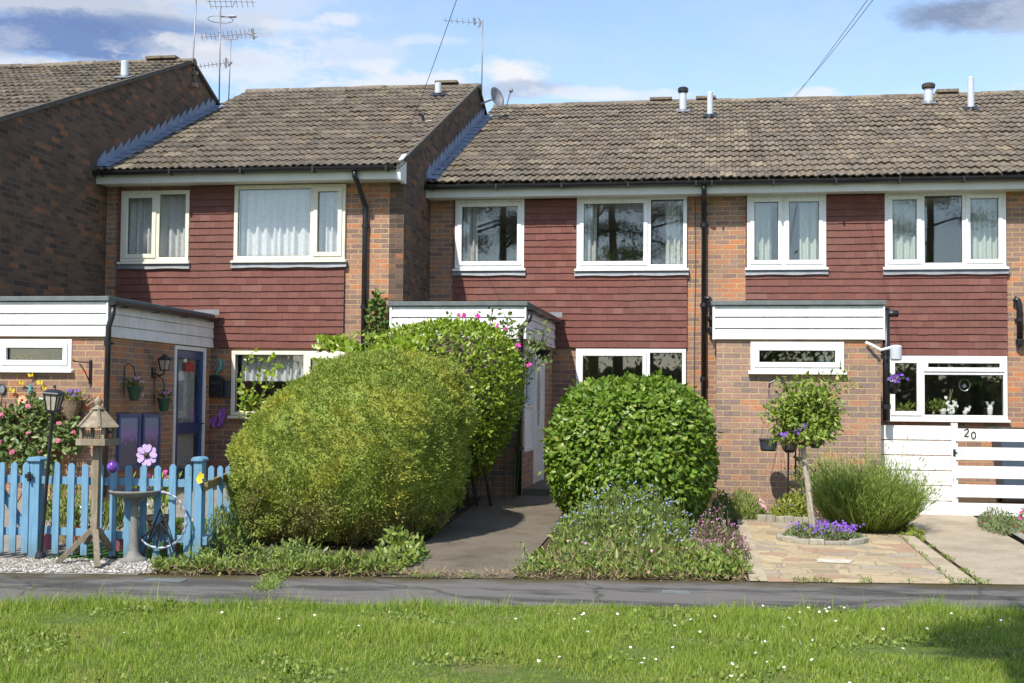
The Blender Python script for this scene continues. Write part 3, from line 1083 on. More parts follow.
# daisies in the grass
V1, V2 = [], []
for cx, cy, nn, sg in ((-0.5, 9.0, 16, .35), (0.9, 9.5, 26, .45), (1.0, 8.3, 14, .5), (-0.7, 7.5, 10, .4), (-2.6, 8.4, 9, .8), (1.4, 8.9, 10, .5), (0.1, 7.6, 10, .4), (-0.9, 8.6, 8, .6)):
    for _ in range(int(nn * .6)):
        x, y = random.gauss(cx, sg), random.gauss(cy, sg * 0.5)
        if y < ynear(x) - 0.1:
            V1.append((x, y, 0.055 + random.random() * 0.03))
V1 = np.array(V1)
tag(np_mesh('daisies', *flower_geo(V1, np.array([[0, -0.45, 1.0]]) + rng.normal(size=(len(V1), 3)) * .25, 0.010, 8), 'white_flower'), 'scattered small white daisies in the lawn', 'daisies', kind='stuff')


pts = []
for i in range(5200):
    x = random.choice([random.uniform(-4.85, -2.7), random.uniform(-4.85, -2.7), random.uniform(-1.75, 0.25)])
    d = abs(random.gauss(0, 0.26))
    y = yfar(x) + 0.04 + d
    nn = 0.40 + 1.3 * mnoise.noise(Vector((x * 2.6, y * 2.6, 1)))
    if nn < 0.02 or (x > -1.8 and random.random() < .55):
        continue
    h = 0.02 + 0.24 * random.random() * nn
    pts.append((x, y, zg(x, y) + max(0.0, h)))
weed_patch('edge_weeds', 'low straggling green weeds under the conifer hedge and border', pts, 'weed_leaf', 0.06, 0.022)
pts = []
for i in range(1300):
    x = random.uniform(-4.9, 0.3)
    y = yfar(x) + abs(random.gauss(0.02, 0.10))
    pts.append((x, y, zg(x, y) + 0.01 + 0.05 * random.random()))
weed_patch('dry_litter', 'dry brown leaf litter along the back edge of the footpath', pts, 'dry_leaf', 0.06, 0.012, up=0.1, cat='leaf litter')
pts = []
for i in range(900):
    t = random.random()
    a, b = gs(283, 572), gs(262, 592)
    x, y = a[0] + (b[0] - a[0]) * t + random.gauss(0, 0.05), a[1] + (b[1] - a[1]) * t + random.gauss(0, 0.05)
    pts.append((x, y, 0.004 + 0.025 * random.random()))
for i in range(2400):
    x = random.uniform(-2.6, 4.5)
    if -1.6 < x < 0.2:
        continue
    y = yfar(x) + random.gauss(0.0, 0.025)
    if mnoise.noise(Vector((x * 3.0, 0, 7))) > 0.0:
        pts.append((x, y, 0.004 + 0.03 * random.random()))
for i in range(900):
    y = random.uniform(11.8, 16.2)
    x = (2.26 - 0.06 * (y - 11.8) / 4.4 if i % 3 else 2.034) + random.gauss(0, 0.014)
    if mnoise.noise(Vector((0, y * 2.0, 9))) > -0.05:
        pts.append((x, y, zg(x, y) + 0.012 + 0.012 * random.random()))
weed_patch('crack_moss', 'mossy grass growing in the cracks of the path and paving', pts, 'weed_leaf', 0.032, 0.010, cat='moss')

# ------------------------------------------------------------------ house builders
SOF = 4.76


def rot90(m):
    """turn geometry facing -y into geometry facing +x: (u, v, w) -> (-v, u, w)"""
    m.v = [(-v, u, w) for u, v, w in m.v]
    return m


def roof_tiles(house, x0, x1, ye, ze, yr, zr, rows=18, tw=0.24):
    L = math.hypot(yr - ye, zr - ze)
    sy, sz = (yr - ye) / L, (zr - ze) / L
    ny, nz_ = -sz, sy
    g = L / rows
    n = int(round((x1 - x0) / tw))
    tw = (x1 - x0) / n
    us = np.array([0.0, 0.10, 0.24, 0.36, 0.50, 0.60, 0.74, 0.86, 1.0])
    hs = np.array([0.010, 0.026, 0.029, 0.006, 0.010, 0.026, 0.029, 0.006, 0.009])
    V, Fc = [], []
    c = 0
    k = len(us)
    for r in range(rows):
        sag = [0.018 * mnoise.noise(Vector((x0 + tw * i * 1.0 * 0.35, r * 0.2, 2.0))) for i in range(n + 1)]
        for i in range(n):
            j = random.gauss(0, 0.0035)
            tl = random.gauss(0, 0.004)
            s0 = r * g - random.uniform(0, 0.014)
            s1 = (r + 1) * g + 0.05
            if r == rows - 1:
                s1 = L
            for (s, extra) in ((s0, 0.030), (s1, 0.004)):
                for u, h in zip(us, hs):
                    hh = h + extra + j + tl * (u - .5) + sag[i] * (1 - u) + sag[i + 1] * u
                    V.append((x0 + (i + u) * tw + 0.002 * (1 if u == 0 else -1 if u == 1 else 0), ye + sy * s + ny * hh, ze + sz * s + nz_ * hh))
            for u, h in zip(us, hs):      # lower lip
                hh = h * 0.9 + 0.012 + j + sag[i] * (1 - u) + sag[i + 1] * u
                V.append((x0 + (i + u) * tw, ye + sy * (s0 + 0.006) + ny * hh, ze + sz * (s0 + 0.006) + nz_ * hh))
            for q in range(k - 1):
                Fc.append((c + q, c + q + 1, c + k + q + 1, c + k + q))
                Fc.append((c + 2 * k + q, c + 2 * k + q + 1, c + q + 1, c + q))
            c += 3 * k
    roof = np_mesh('roof', V, Fc, 'roof_tile', house)
    # rear slope, sarking under the tiles and ridge tiles
    m = MB()
    yb = yr + (yr - ye)
    for (xa, xb) in ((x0, x1),):
        m.add([(xa, yr, zr - .01), (xb, yr, zr - .01), (xb, yb, ze), (xa, yb, ze)], [(0, 1, 2, 3)])
        m.add([(xa, ye, ze - .02), (xb, ye, ze - .02), (xb, yr, zr - .03), (xa, yr, zr - .03)], [(0, 3, 2, 1), ])
    m.build('rear_slope', 'roof_tile', roof)
    m = MB()
    nr = int((x1 - x0) / 0.45)
    for i in range(nr):
        a = x0 + (x1 - x0) * i / nr
        b = x0 + (x1 - x0) * (i + 1) / nr + 0.012
        h = random.gauss(0, 0.005) + 0.018 * mnoise.noise(Vector((a * 0.35, 17 * .2, 2.0)))
        pr = [(yr + 0.115 * math.cos(t), zr - 0.055 + h + 0.115 * math.sin(t)) for t in [math.pi * q / 6 for q in range(7)]]
        m.prism_x(list(reversed(pr)), a, b)
    m.build('ridge_tiles', 'roof_tile', roof)
    return roof


def roof_z(ye, ze, yr, zr, y):
    return ze + (zr - ze) * (y - ye) / (yr - ye)


def on_roof(px, py, rf):
    """point of the roof slope seen at a pixel of the photograph"""
    ye, ze, yr, zr = rf
    d = ray(px, py)
    k = (zr - ze) / (yr - ye)
    t = (ze - k * ye - EYE) / (d[2] - k * d[1])
    return float(d[0] * t), float(d[1] * t), float(EYE + d[2] * t)


def tile_hang(house, Y, x0, x1, z0, z1, holes):
    V, Fc = [], []
    c = 0
    g, tw = 0.107, 0.166
    r = 0
    z = z0
    bf = [(0, 3, 2, 1), (4, 5, 6, 7), (0, 1, 5, 4), (1, 2, 6, 5), (2, 3, 7, 6), (3, 0, 4, 7)]
    while z < z1 - 0.01:
        zt = min(z + g + 0.03, z1)
        cz = z + g * 0.5
        spans = [(x0, x1)]
        for h in holes:
            if h[2] < cz < h[3]:
                ns = []
                for a, b in spans:
                    if h[1] <= a or h[0] >= b:
                        ns.append((a, b))
                    else:
                        if h[0] > a:
                            ns.append((a, h[0]))
                        if h[1] < b:
                            ns.append((h[1], b))
                spans = ns
        wob = 0.010
        for a, b in spans:
            x = x0 + (r % 2) * tw * 0.5 - tw
            while x < b:
                xa, xb = max(x, a), min(x + tw, b)
                if xb - xa > 0.01:
                    zb = z + wob * mnoise.noise(Vector((x * 0.9, z * 3, 4.4 + Y))) + random.gauss(0, 0.0016)
                    yb = Y - 0.047 + random.gauss(0, 0.0013)
                    yt = Y - 0.027
                    th = 0.011
                    e = 0.0010
                    V += [(xa + e, yb, zb), (xb - e, yb, zb), (xb - e, yb + th, zb), (xa + e, yb + th, zb), (xa + e, yt, zt), (xb - e, yt, zt), (xb - e, yt + th, zt), (xa + e, yt + th, zt)]
                    Fc += [tuple(i + c for i in f) for f in bf]
                    c += 8
                x += tw
        z += g
        r += 1
    return np_mesh('tile_hanging', V, Fc, 'clay_tile', house)


def curtain(parent, x0, x1, z0, z1, y, mat, pleat=0.085, amp=0.042, gather=0.0):
    """hanging cloth with uneven pleats; gather narrows it towards the bottom"""
    nx = max(12, int((x1 - x0) / 0.011))
    nzv = 10
    V, Fc = [], []
    ph = random.uniform(0, 6)
    for j in range(nzv + 1):
        t = j / nzv
        z = z1 + (z0 - z1) * t
        for i in range(nx + 1):
            u = i / nx
            x = x0 + (x1 - x0) * u
            w = amp * (0.5 + 0.5 * t)
            q = x / pleat * 6.283 + 1.3 * math.sin(x * 9 + ph) + 0.5 * math.sin(x * 23)
            yy = y + w * math.sin(q) + 0.4 * w * math.sin(q * 0.43 + ph)
            if gather:
                x = x + gather * t * (u if gather < 0 else (1 - u))
            V.append((x, yy, z + 0.004 * math.sin(q)))
    for j in range(nzv):
        for i in range(nx):
            a = j * (nx + 1) + i
            Fc.append((a, a + 1, a + nx + 2, a + nx + 1))
    return np_mesh('curtain', V, Fc, mat, parent, smooth=True)


def window(house, Y, rect, mull=(), opening=(), mat='upvc', sill=True, apron=False, trans=None, fw=0.06, proud=0.045, name='window'):
    """framed window in plane y = Y; rect x0,x1,z0,z1; mull: x centres; opening: indices of opening lights; trans: {index: z}"""
    x0, x1, z0, z1 = rect
    yf, yb = Y - proud, Y + 0.055
    m = MB()
    m.box(x0, x1, yf, yb, z1 - fw, z1)
    m.box(x0, x1, yf, yb, z0, z0 + fw)
    m.box(x0, x0 + fw, yf, yb, z0 + fw, z1 - fw)
    m.box(x1 - fw, x1, yf, yb, z0 + fw, z1 - fw)
    for c in mull:
        m.box(c - 0.032, c + 0.032, yf, yb, z0 + fw, z1 - fw)
    edges = [x0 + fw] + [e for c in mull for e in (c - 0.032, c + 0.032)] + [x1 - fw]
    cells = []
    for i in range(len(mull) + 1):
        a, b = edges[2 * i], edges[2 * i + 1]
        if trans and i in trans:
            zt = trans[i]
            m.box(a, b, yf, yb, zt - 0.03, zt + 0.03)
            cells.append((a, b, zt + 0.03, z1 - fw, True))
            cells.append((a, b, z0 + fw, zt - 0.03, False))
        else:
            cells.append((a, b, z0 + fw, z1 - fw, i in opening))
    fr = m.build(name, mat, house, bevel=0.006)
    for a, b, c, d, op in cells:
        if op:
            s = MB()
            w, ys, ye = 0.052, yf - 0.018, yf + 0.05
            s.box(a - .012, b + .012, ys, ye, d - w, d + .012)
            s.box(a - .012, b + .012, ys, ye, c - .012, c + w)
            s.box(a - .012, a + w, ys, ye, c + w, d - w)
            s.box(b - w, b + .012, ys, ye, c + w, d - w)
            s.build('sash', mat, fr, bevel=0.005)
            a, b, c, d = a + w, b - w, c + w, d - w
        MB().box(a, b, Y - 0.012, Y - 0.004, c, d).build('pane', 'glass', fr)
        # black glazing gasket
        g = MB()
        for q in ((a, a + .008, c, d), (b - .008, b, c, d), (a + .008, b - .008, c, c + .008), (a + .008, b - .008, d - .008, d)):
            g.box(q[0], q[1], Y - 0.020, Y - 0.013, q[2], q[3])
        g.build('gasket', 'black_plastic', fr)
    if sill:
        MB().prism_x([(Y - proud - 0.055, z0 - 0.045), (Y - proud - 0.055, z0 - 0.018), (Y - proud + 0.01, z0 - 0.002), (Y + .03, z0 - .002), (Y + .03, z0 - 0.045)][::-1], x0 - 0.03, x1 + 0.03).build('sill', mat, fr, bevel=0.004)
    if apron:
        m = MB()
        n = 12
        for i in range(n):
            a, b = x0 - 0.03 + (x1 - x0 + 0.06) * i / n, x0 - 0.03 + (x1 - x0 + 0.06) * (i + 1) / n
            w0, w1 = [0.006 * math.sin(t * 9.0) for t in (a, b)]
            m.add([(a, Y - 0.075, z0 - 0.118 + w0), (b, Y - 0.075, z0 - 0.118 + w1), (b, Y - 0.058, z0 - 0.046), (a, Y - 0.058, z0 - 0.046),
                   (a, Y - 0.02, z0 - 0.118 + w0), (b, Y - 0.02, z0 - 0.118 + w1), (b, Y - 0.02, z0 - 0.046), (a, Y - 0.02, z0 - 0.046)],
                  [(0, 1, 2, 3), (0, 4, 5, 1), (2, 6, 7, 3), (0, 3, 7, 4), (1, 5, 6, 2)])
        m.build('lead_apron', 'lead', fr)
    return fr


def wpx(Y, l, t, r, b):
    return (ax(l, (t + b) / 2, Y), ax(r, (t + b) / 2, Y), az((l + r) / 2, b, Y), az((l + r) / 2, t, Y))


def room(house, x0, x1, y0, y1, z0, z1):
    m = MB()
    m.add([(x0, y0, z0), (x1, y0, z0), (x1, y1, z0), (x0, y1, z0), (x0, y0, z1), (x1, y0, z1), (x1, y1, z1), (x0, y1, z1)],
          [(0, 1, 2, 3), (7, 6, 5, 4), (1, 5, 6, 2), (2, 6, 7, 3), (3, 7, 4, 0)])
    return m.build('room', 'plaster', house)


def eaves(house, x0, x1, YM, sof=SOF, brackets=True):
    MB().box(x0, x1, YM - 0.345, YM + 0.05, sof, sof + 0.02).build('soffit', 'soffit_paint', house)
    MB().box(x0, x1, YM - 0.37, YM - 0.346, sof - 0.012, sof + 0.16).build('fascia', 'fascia_paint', house)
    m = MB()
    pr = [(0.072 * math.cos(t), 0.066 * math.sin(t)) for t in [math.pi + math.pi * q / 8 for q in range(9)]]
    pi_ = [(0.064 * math.cos(t), 0.058 * math.sin(t)) for t in [2 * math.pi - math.pi * q / 8 for q in range(9)]]
    cy, cz = YM - 0.445, sof + 0.165
    m.prism_x([(cy + a, cz + b) for a, b in (pr + pi_)][::-1], x0, x1)
    gt = m.build('gutter', 'black_plastic', house)
    n = int((x1 - x0) / 0.95)
    for i in range(n + 1):
        x = x0 + 0.12 + (x1 - x0 - 0.24) * i / max(1, n)
        b = MB()
        b.box(x - 0.014, x + 0.014, cy - 0.078, YM - 0.365, cz - 0.075, cz - 0.064)
        b.box(x - 0.014, x + 0.014, cy - 0.080, cy - 0.073, cz - 0.075, cz + 0.006)
        b.build('gutter_bracket', 'black_plastic', gt)
    return gt


def pipe(house, pts, r=0.034, clips=(), mat='black_plastic', name='downpipe'):
    o = MB().tube(pts, r, 12).build(name, mat, house, smooth=True)
    if clips:
        for (x, y, z) in clips:
            m = MB()
            m.lathe((x, y, z - 0.03), [(r + 0.009, 0), (r + 0.009, 0.06)], 12)
            m.box(x - 0.06, x + 0.06, y + r - 0.01, y + r + 0.03, z - 0.014, z + 0.014)
            m.build('pipe_clip', mat, o)
    return o


def flue(roof, px, py0, py1, r, rf, mat='flue_white', cap=None, collar='lead'):
    """flue pipe rising from the roof slope; base at pixel (px, py0), top at py1"""
    x, y, z = on_roof(px, py0, rf)
    zt = az(px, py1, y)
    m = MB().lathe((x, y, z - 0.2), [(r, 0), (r, zt - z + 0.2 - 0.01), (r * 0.9, zt - z + 0.2)], 16)
    f = m.build('flue_pipe', mat, roof, smooth=False)
    c = MB()
    c.lathe((x, y, z - 0.05), [(r * 1.3, -0.1), (r * 1.25, 0.06), (r * 1.08, 0.12)], 16)
    k = (rf[3] - rf[1]) / (rf[2] - rf[0])
    w = 0.13
    c.add([(x - w, y - .16, z - .16 * k + 0.062), (x + w, y - .16, z - .16 * k + 0.062), (x + w, y + .14, z + .14 * k + 0.062), (x - w, y + .14, z + .14 * k + 0.062)], [(0, 1, 2, 3)])
    c.build('flue_collar', collar, f)
    if cap:
        q = MB().lathe((x, y, zt), [(r * 1.1, -0.02), (r * 1.45, 0.0), (r * 1.5, 0.06), (r * 1.2, 0.085), (r * 0.6, 0.10)], 16)
        q.build('flue_cap', cap, f)
    return f


def porch(house, x0, x1, yf, yb, zb, win=None, right_open=(), left=True, ztop=2.80, zc=2.36, brick='brick_porch', gutter=True):
    """flat-roofed brick porch with white cladding"""
    m = MB()
    m.wall(x0, x1, zb - 0.3, zc + 0.3, yf, yf + 0.11, [win] if win else [])
    s = rot90(MB().wall(yf, yb, zb - 0.3, zc + 0.3, -x1, -(x1 - 0.11), right_open))
    m.add(s.v, s.f)
    m.add([(x0, yf, zb - .3), (x0, yb, zb - .3), (x0, yb, zc + .3), (x0, yf, zc + .3)], [(3, 2, 1, 0)])
    m.add([(x0 + .11, yf + .11, zb - .3), (x0 + .11, yb, zb - .3), (x0 + .11, yb, zc + .3), (x0 + .11, yf + .11, zc + .3)], [(0, 1, 2, 3)])
    m.add([(x0, yf, zb + .02), (x1 - .11, yf, zb + .02), (x1 - .11, yb, zb + .02), (x0, yb, zb + .02)], [(0, 1, 2, 3)])
    m.build('porch_wall', brick, house)
    m = MB()
    h = (ztop - zc) / 3
    for i in range(3):
        a = zc + i * h
        m.add([], [])
        # front board, lower edge proud of the one beneath
        m.prism_x([(yf - 0.045, a), (yf - 0.045, a + .01), (yf - 0.026, a + h - 0.006), (yf - 0.002, a + h - 0.006), (yf - 0.002, a)][::-1], x0 - 0.02, x1 + 0.028)
        m.prism([(x1 + 0.045, a), (x1 + 0.045, a + .01), (x1 + 0.028, a + h - 0.006), (x1 + 0.002, a + h - 0.006), (x1 + 0.002, a)], yf + 0.001, yb - 0.002)
        m.prism([(x0 - 0.045, a), (x0 - 0.002, a), (x0 - 0.002, a + h - 0.006), (x0 - 0.028, a + h - 0.006), (x0 - 0.045, a + 0.01)], yf + 0.001, yb - 0.002)
    m.box(x1 + 0.029, x1 + 0.052, yf - 0.05, yf + 0.0, zc - 0.004, ztop - .004)
    m.box(x0 - 0.052, x0 - 0.021, yf - 0.05, yf + 0.0, zc - 0.004, ztop - .004)
    m.build('porch_cladding', 'white_board', house, bevel=0.003)
    r = MB()
    n = 14
    vs = []
    r.box(x0 - 0.07, x1 + 0.07, yf - 0.075, yb - 0.03, ztop + 0.002, ztop + 0.062)
    rr = r.build('porch_roof', 'felt', house, bevel=0.008)
    if gutter:
        g = MB()
        pr = [(0.05 * math.cos(t), 0.05 * math.sin(t)) for t in [math.pi + math.pi * q / 6 for q in range(7)]]
        cx, cz = x1 + 0.105, ztop - 0.005
        g.prism([(cx + a, cz + b) for a, b in pr] + [(cx + .05, cz + .008), (cx - .05, cz + .008)], yf - 0.06, yb - 0.06)
        for q in range(4):
            y = yf + 0.3 + q * (yb - yf - .6) / 3
            g.box(x1 + 0.046, cx + .056, y - .014, y + .014, cz - .06, cz - .05)
        g.build('porch_gutter', 'black_plastic', rr)
    # lead flashing where the porch roof meets the wall
    MB().box(x1 - 0.25, x1 + 0.16, yb - 0.10, yb - 0.075, ztop + 0.05, ztop + 0.13).build('lead_flashing', 'lead', rr)
    return rr

# ================================================================== the terrace
RF1 = (YM1 - 0.42, 4.925, YM1 + 5.85, 7.62)
RF2 = (YM2 - 0.42, 4.955, YM2 + 5.85, 7.60)
Y0 = 15.5
RF0 = (Y0 - 0.42, 4.93, Y0 + 6.3, 7.52)


def gable(house, X, YM, rf, z0, mat='brick_gable', side=1, yb=None):
    """side wall following both roof slopes, facing +x (side=1)"""
    ye, ze, yr, zr = rf
    yb = yr + (yr - YM)
    k = (zr - ze) / (yr - ye)
    zw = ze + k * (YM - ye) - 0.0
    prof = [(YM, z0), (yb, z0), (yb, zw), (yr, zr - 0.0), (YM, zw)]
    return MB().prism_x([(y, z) for y, z in prof], X - 0.22, X).build('gable_wall', mat, house)


def serrated_lead(parent, X, rf, Ys, Ye):
    """stepped lead flashing along the wall above a lower roof slope"""
    m = MB()
    ye, ze, yr, zr = rf
    n = 17
    dy = (Ye - Ys) / n
    for i in range(n):
        a, b = Ys + dy * i, Ys + dy * (i + 1)
        za, zb = roof_z(ye, ze, yr, zr, a), roof_z(ye, ze, yr, zr, b)
        m.prism_x([(a, za + 0.05), (b, zb + 0.05), (b, zb + 0.17), (b - 0.02, zb + 0.25), (a, za + 0.15)], X + 0.002, X + 0.016)
        m.add([(X + 0.016, a, za + .075), (X + 0.20, a, za + .065), (X + 0.20, b + .02, zb + .065), (X + 0.016, b + .02, zb + .075)], [(0, 1, 2, 3)])
    return m.build('lead_flashing', 'lead_sky_blue', parent)


# ---- far left house: only its gable end and roof stand in the picture
h0 = thing('terraced_house', 'leftmost house of the terrace, seen as a dark brick gable end', 'house', (-11.5, Y0, 0.2), 'terraced houses')
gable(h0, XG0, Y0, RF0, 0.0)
MB().wall(-14.4, XG0 - 0.22, 0.0, SOF + .1, Y0, Y0 + 0.2).build('wall', 'brick', h0)
r0 = roof_tiles(h0, -14.4, XG0 + 0.06, *RF0)
eaves(h0, -14.4, XG0 + 0.02, Y0)
MB().prism_x([(RF0[0] + .05, RF0[1] - .0), (RF0[2], RF0[3] - .03), (RF0[2], RF0[3] + .035), (RF0[0] + .0, RF0[1] + .055)][::-1], XG0 + 0.001, XG0 + 0.055).build('verge', 'mortar_dark', r0)
MB().prism_x([(RF0[2], RF0[3] - .03), (RF0[2] * 2 - RF0[0], RF0[1]), (RF0[2] * 2 - RF0[0], RF0[1] + .05), (RF0[2], RF0[3] + .035)], XG0 + 0.001, XG0 + 0.055).build('verge', 'mortar_dark', r0)
flue(r0, 124.5, 80, 61, 0.06, RF0, 'flue_white')
vx, vy = ax(160, 66, RF0[2]), RF0[2]
m = MB()
m.box(ax(148, 66, vy), ax(178, 66, vy), vy - .13, vy + .13, RF0[3] + .05, RF0[3] + .095)
m.build('ridge_vent', 'roof_tile', r0)

# ---- second house (projects in front of the pair to its right)
h1 = thing('terraced_house', 'house with the blue porch door and net curtains, left of the hedge', 'house', (-7.0, YM1, 0.3), 'terraced houses')
W1a = wpx(YM1, 122, 191, 190, 261.5)
W1b = wpx(YM1, 235, 185, 346, 260)
W1g = wpx(YM1, 232, 351, 345, 416)
TH1 = (ax(117, 300, YM1), ax(344.5, 300, YM1), az(280, 348, YM1), SOF)
m = MB().wall(XG0, XG1 - 0.22, -0.2, SOF + .1, YM1, YM1 + 0.22, [W1a, W1b, W1g])
m.build('wall', 'brick', h1)
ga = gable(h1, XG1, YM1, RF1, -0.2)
tile_hang(h1, YM1, TH1[0], TH1[1], TH1[2], TH1[3] - 0.005, [W1a, W1b, (W1a[0], W1a[1], W1a[2] - .05, W1a[3] + .3), (W1b[0], W1b[1], W1b[2] - .05, W1b[3] + .3)])
r1 = roof_tiles(h1, XG0 + 0.02, XG1 + 0.05, *RF1)
eaves(h1, XG0 + 0.0, XG1 - 0.03, YM1)
m = MB()
m.prism_x([(YM1 - .37, SOF - .03), (YM1 + .0, SOF - .03), (YM1 + .0, SOF + .42), (YM1 - .37, SOF + .23)], XG1 - 0.03, XG1 + 0.03)
m.build('barge_end', 'white_board', h1)
MB().prism_x([(RF1[0] + .4, RF1[1] + .15), (RF1[2], RF1[3] - .03), (RF1[2], RF1[3] + .035), (RF1[0] + .0, RF1[1] + .055)][::-1], XG1 + 0.001, XG1 + 0.045).build('verge', 'mortar_dark', r1)
MB().prism_x([(RF1[2], RF1[3] - .03), (RF1[2] * 2 - RF1[0], RF1[1]), (RF1[2] * 2 - RF1[0], RF1[1] + .05), (RF1[2], RF1[3] + .035)], XG1 + 0.001, XG1 + 0.045).build('verge', 'mortar_dark', r1)
serrated_lead(r1, XG0, RF1, YM1 - 0.36, 22.95)
f = flue(r1, 438, 97, 83, 0.06, RF1, 'flue_white', collar='black_plastic')
vy = RF1[2]
MB().box(ax(436, 84, vy), ax(458, 84, vy), vy - .13, vy + .13, RF1[3] + .05, RF1[3] + .095).build('ridge_vent', 'roof_tile', r1)
vy = RF2[2]

w = window(h1, YM1, W1a, [ax(158.5, 230, YM1)], [0], 'cream_frame', True, True)
curtain(w, W1a[0] + .05, W1a[1] - .05, W1a[2] + .06, W1a[3] - .05, YM1 + 0.16, 'net_curtain', 0.11)
w = window(h1, YM1, W1b, [ax(313, 230, YM1)], [1], 'cream_frame', True, True)
curtain(w, W1b[0] + .05, W1b[1] - .05, W1b[2] + .06, W1b[3] - .05, YM1 + 0.16, 'net_curtain', 0.12)
w = window(h1, YM1, W1g, [ax(306, 380, YM1)], [1], 'cream_frame', True, False)
curtain(w, W1g[0] + .09, W1g[1] - .05, az(270, 381, YM1), W1g[3] - .05, YM1 + 0.16, 'net_curtain', 0.10)
room(h1, XG0 + .3, XG1 - .3, YM1 + .25, YM1 + 3.6, 0.25, 2.42)
room(h1, XG0 + .3, XG1 - .3, YM1 + .25, YM1 + 3.6, 2.6, 4.72)
# downpipe with swan neck
xo = ax(354.5, 172, YM1 - .43)
xp = ax(365, 230, YM1 - .06)
pipe(h1, [(xo, YM1 - .43, SOF + .12), (xo, YM1 - .43, SOF + .03), (xo + .03, YM1 - .38, SOF - .05), (xp - .02, YM1 - .12, SOF - .27), (xp, YM1 - .065, SOF - .36), (xp, YM1 - .065, SOF - .5), (xp, YM1 - .065, 0.3)], 0.038,
     [(xp, YM1 - .065, 4.1), (xp, YM1 - .065, 2.9), (xp, YM1 - .065, 1.6)])

# porch of the second house, its door in the right-hand side wall
ZB1 = zg(-7.5, 16.5)
XP1 = -7.50
P1w = wpx(YP1, -1, 339, 72, 369)
DO = (17.30, 18.42, ZB1 + .02, 2.27)
porch(h1, XG0 + 0.02, XP1, YP1, YM1 - 0.06, ZB1, P1w, [DO], brick='brick', ztop=2.725, zc=2.285)
w = window(h1, YP1 + .03, P1w, [], [0], 'upvc', True, False)
sy = YP1 + .13
P = np.array([(ax(random.gauss(c_, s_), 350, sy), sy + random.gauss(0, .025), P1w[2] + .06 + random.random() * h_) for c_, s_, h_, n_ in ((17, 5, .10, 70), (35, 5, .15, 110), (56, 4, .06, 40)) for _ in range(n_)])
np_mesh('sill_plants', *leaf_geo(P, unit(rng.normal(size=(len(P), 3))), .085, .018, up=.6), 'lime_leaf', w)
room(h1, XG0 + .15, XP1 - .13, YP1 + .13, YM1 - .07, ZB1 + .03, 2.6)
pipe(h1, [(XP1 + .105, YP1 + .0, 2.70), (XP1 + .10, YP1 - .03, 2.55), (XP1 + .06, YP1 - .045, 2.4), (XP1 + .05, YP1 - .045, 0.3)], 0.036, [(XP1 + .05, YP1 - .045, 2.2), (XP1 + .05, YP1 - .045, 1.1)])


def side_door(house, X, d, frame_mat, door_mat, kind):
    """door standing in a side wall that faces +x; d = y0, y1, z0, z1"""
    y0, y1, z0, z1 = d
    m = MB()
    m.box(X - .09, X + .02, y0, y0 + .055, z0, z1)
    m.box(X - .09, X + .02, y1 - .055, y1, z0, z1)
    m.box(X - .09, X + .02, y0 + .055, y1 - .055, z1 - .055, z1)
    m.box(X - .1, X + .06, y0, y1, z0 - .03, z0 + .03)
    fr = m.build('door_frame', frame_mat, house, bevel=.004)
    y0, y1, z0, z1 = y0 + .06, y1 - .06, z0 + .035, z1 - .06
    a, b = X - .05, X - .005
    m = MB()
    if kind == 'glazed':
        wd = 0.12
        zm = z0 + 0.78
        m.box(a, b, y0, y0 + wd, z0, z1)
        m.box(a, b, y1 - wd, y1, z0, z1)
        m.box(a, b, y0 + wd, y1 - wd, z1 - wd, z1)
        m.box(a, b, y0 + wd, y1 - wd, z0, z0 + .2)
        m.box(a, b, y0 + wd, y1 - wd, zm - .08, zm + .08)
        dr = m.build('door', door_mat, house, bevel=.004)
        for c, e in ((z0 + .2, zm - .08), (zm + .08, z1 - wd)):
            MB().box(a + .018, a + .026, y0 + wd, y1 - wd, c, e).build('pane', 'glass', dr)
        V, Fc = [], []
        nx = 50
        for j in (0, 1):
            for i in range(nx + 1):
                V.append((a - .04 + .018 * math.sin(i * .95), y0 + wd + (y1 - y0 - 2 * wd) * i / nx, z0 + .2 if j == 0 else z1 - wd))
        Fc = [(i, i + 1, nx + 2 + i, nx + 1 + i) for i in range(nx)]
        np_mesh('door_curtain', V, Fc, 'door_net', dr, smooth=True)
        MB().box(b + .001, b + .012, y0 + .32, y1 - .36, z1 - .30, z1 - .17).build('door_sign', 'red', dr)
        MB().tube([(b, y1 - .05, zm + .06), (b + .05, y1 - .05, zm + .06), (b + .05, y1 - .15, zm + .06)], .009).build('handle', 'black_plastic', dr)
    else:
        m.box(a, b, y0, y1, z0, z1)
        dr = m.build('door', door_mat, house, bevel=.006)
        p = MB()
        cy = (y0 + y1) / 2
        p.add(*(lambda n: ([(b + .004, cy + .2 * math.cos(2 * math.pi * i / n), z1 - .62 + .42 * math.sin(2 * math.pi * i / n)) for i in range(n)], [tuple(range(n))]))(28))
        p.build('pane', 'glass', dr)
        q = MB()
        for c, e in ((z0 + .15, z0 + .8),):
            q.box(b + .001, b + .014, y0 + .12, y0 + .15, c, e)
            q.box(b + .001, b + .014, y1 - .15, y1 - .12, c, e)
            q.box(b + .001, b + .014, y0 + .15, y1 - .15, c, c + .03)
            q.box(b + .001, b + .014, y0 + .15, y1 - .15, e - .03, e)
        q.build('panel_moulding', door_mat, dr)
        h = MB().box(b, b + .012, y0 + .05, y0 + .09, z0 + .9, z0 + 1.15).tube([(b + .01, y0 + .07, z0 + 1.05), (b + .05, y0 + .07, z0 + 1.05), (b + .05, y0 + .19, z0 + 1.05)], .01)
        h.build('handle', 'silver', dr)
    return dr


side_door(h1, XP1, DO, 'upvc', 'blue_door', 'glazed')

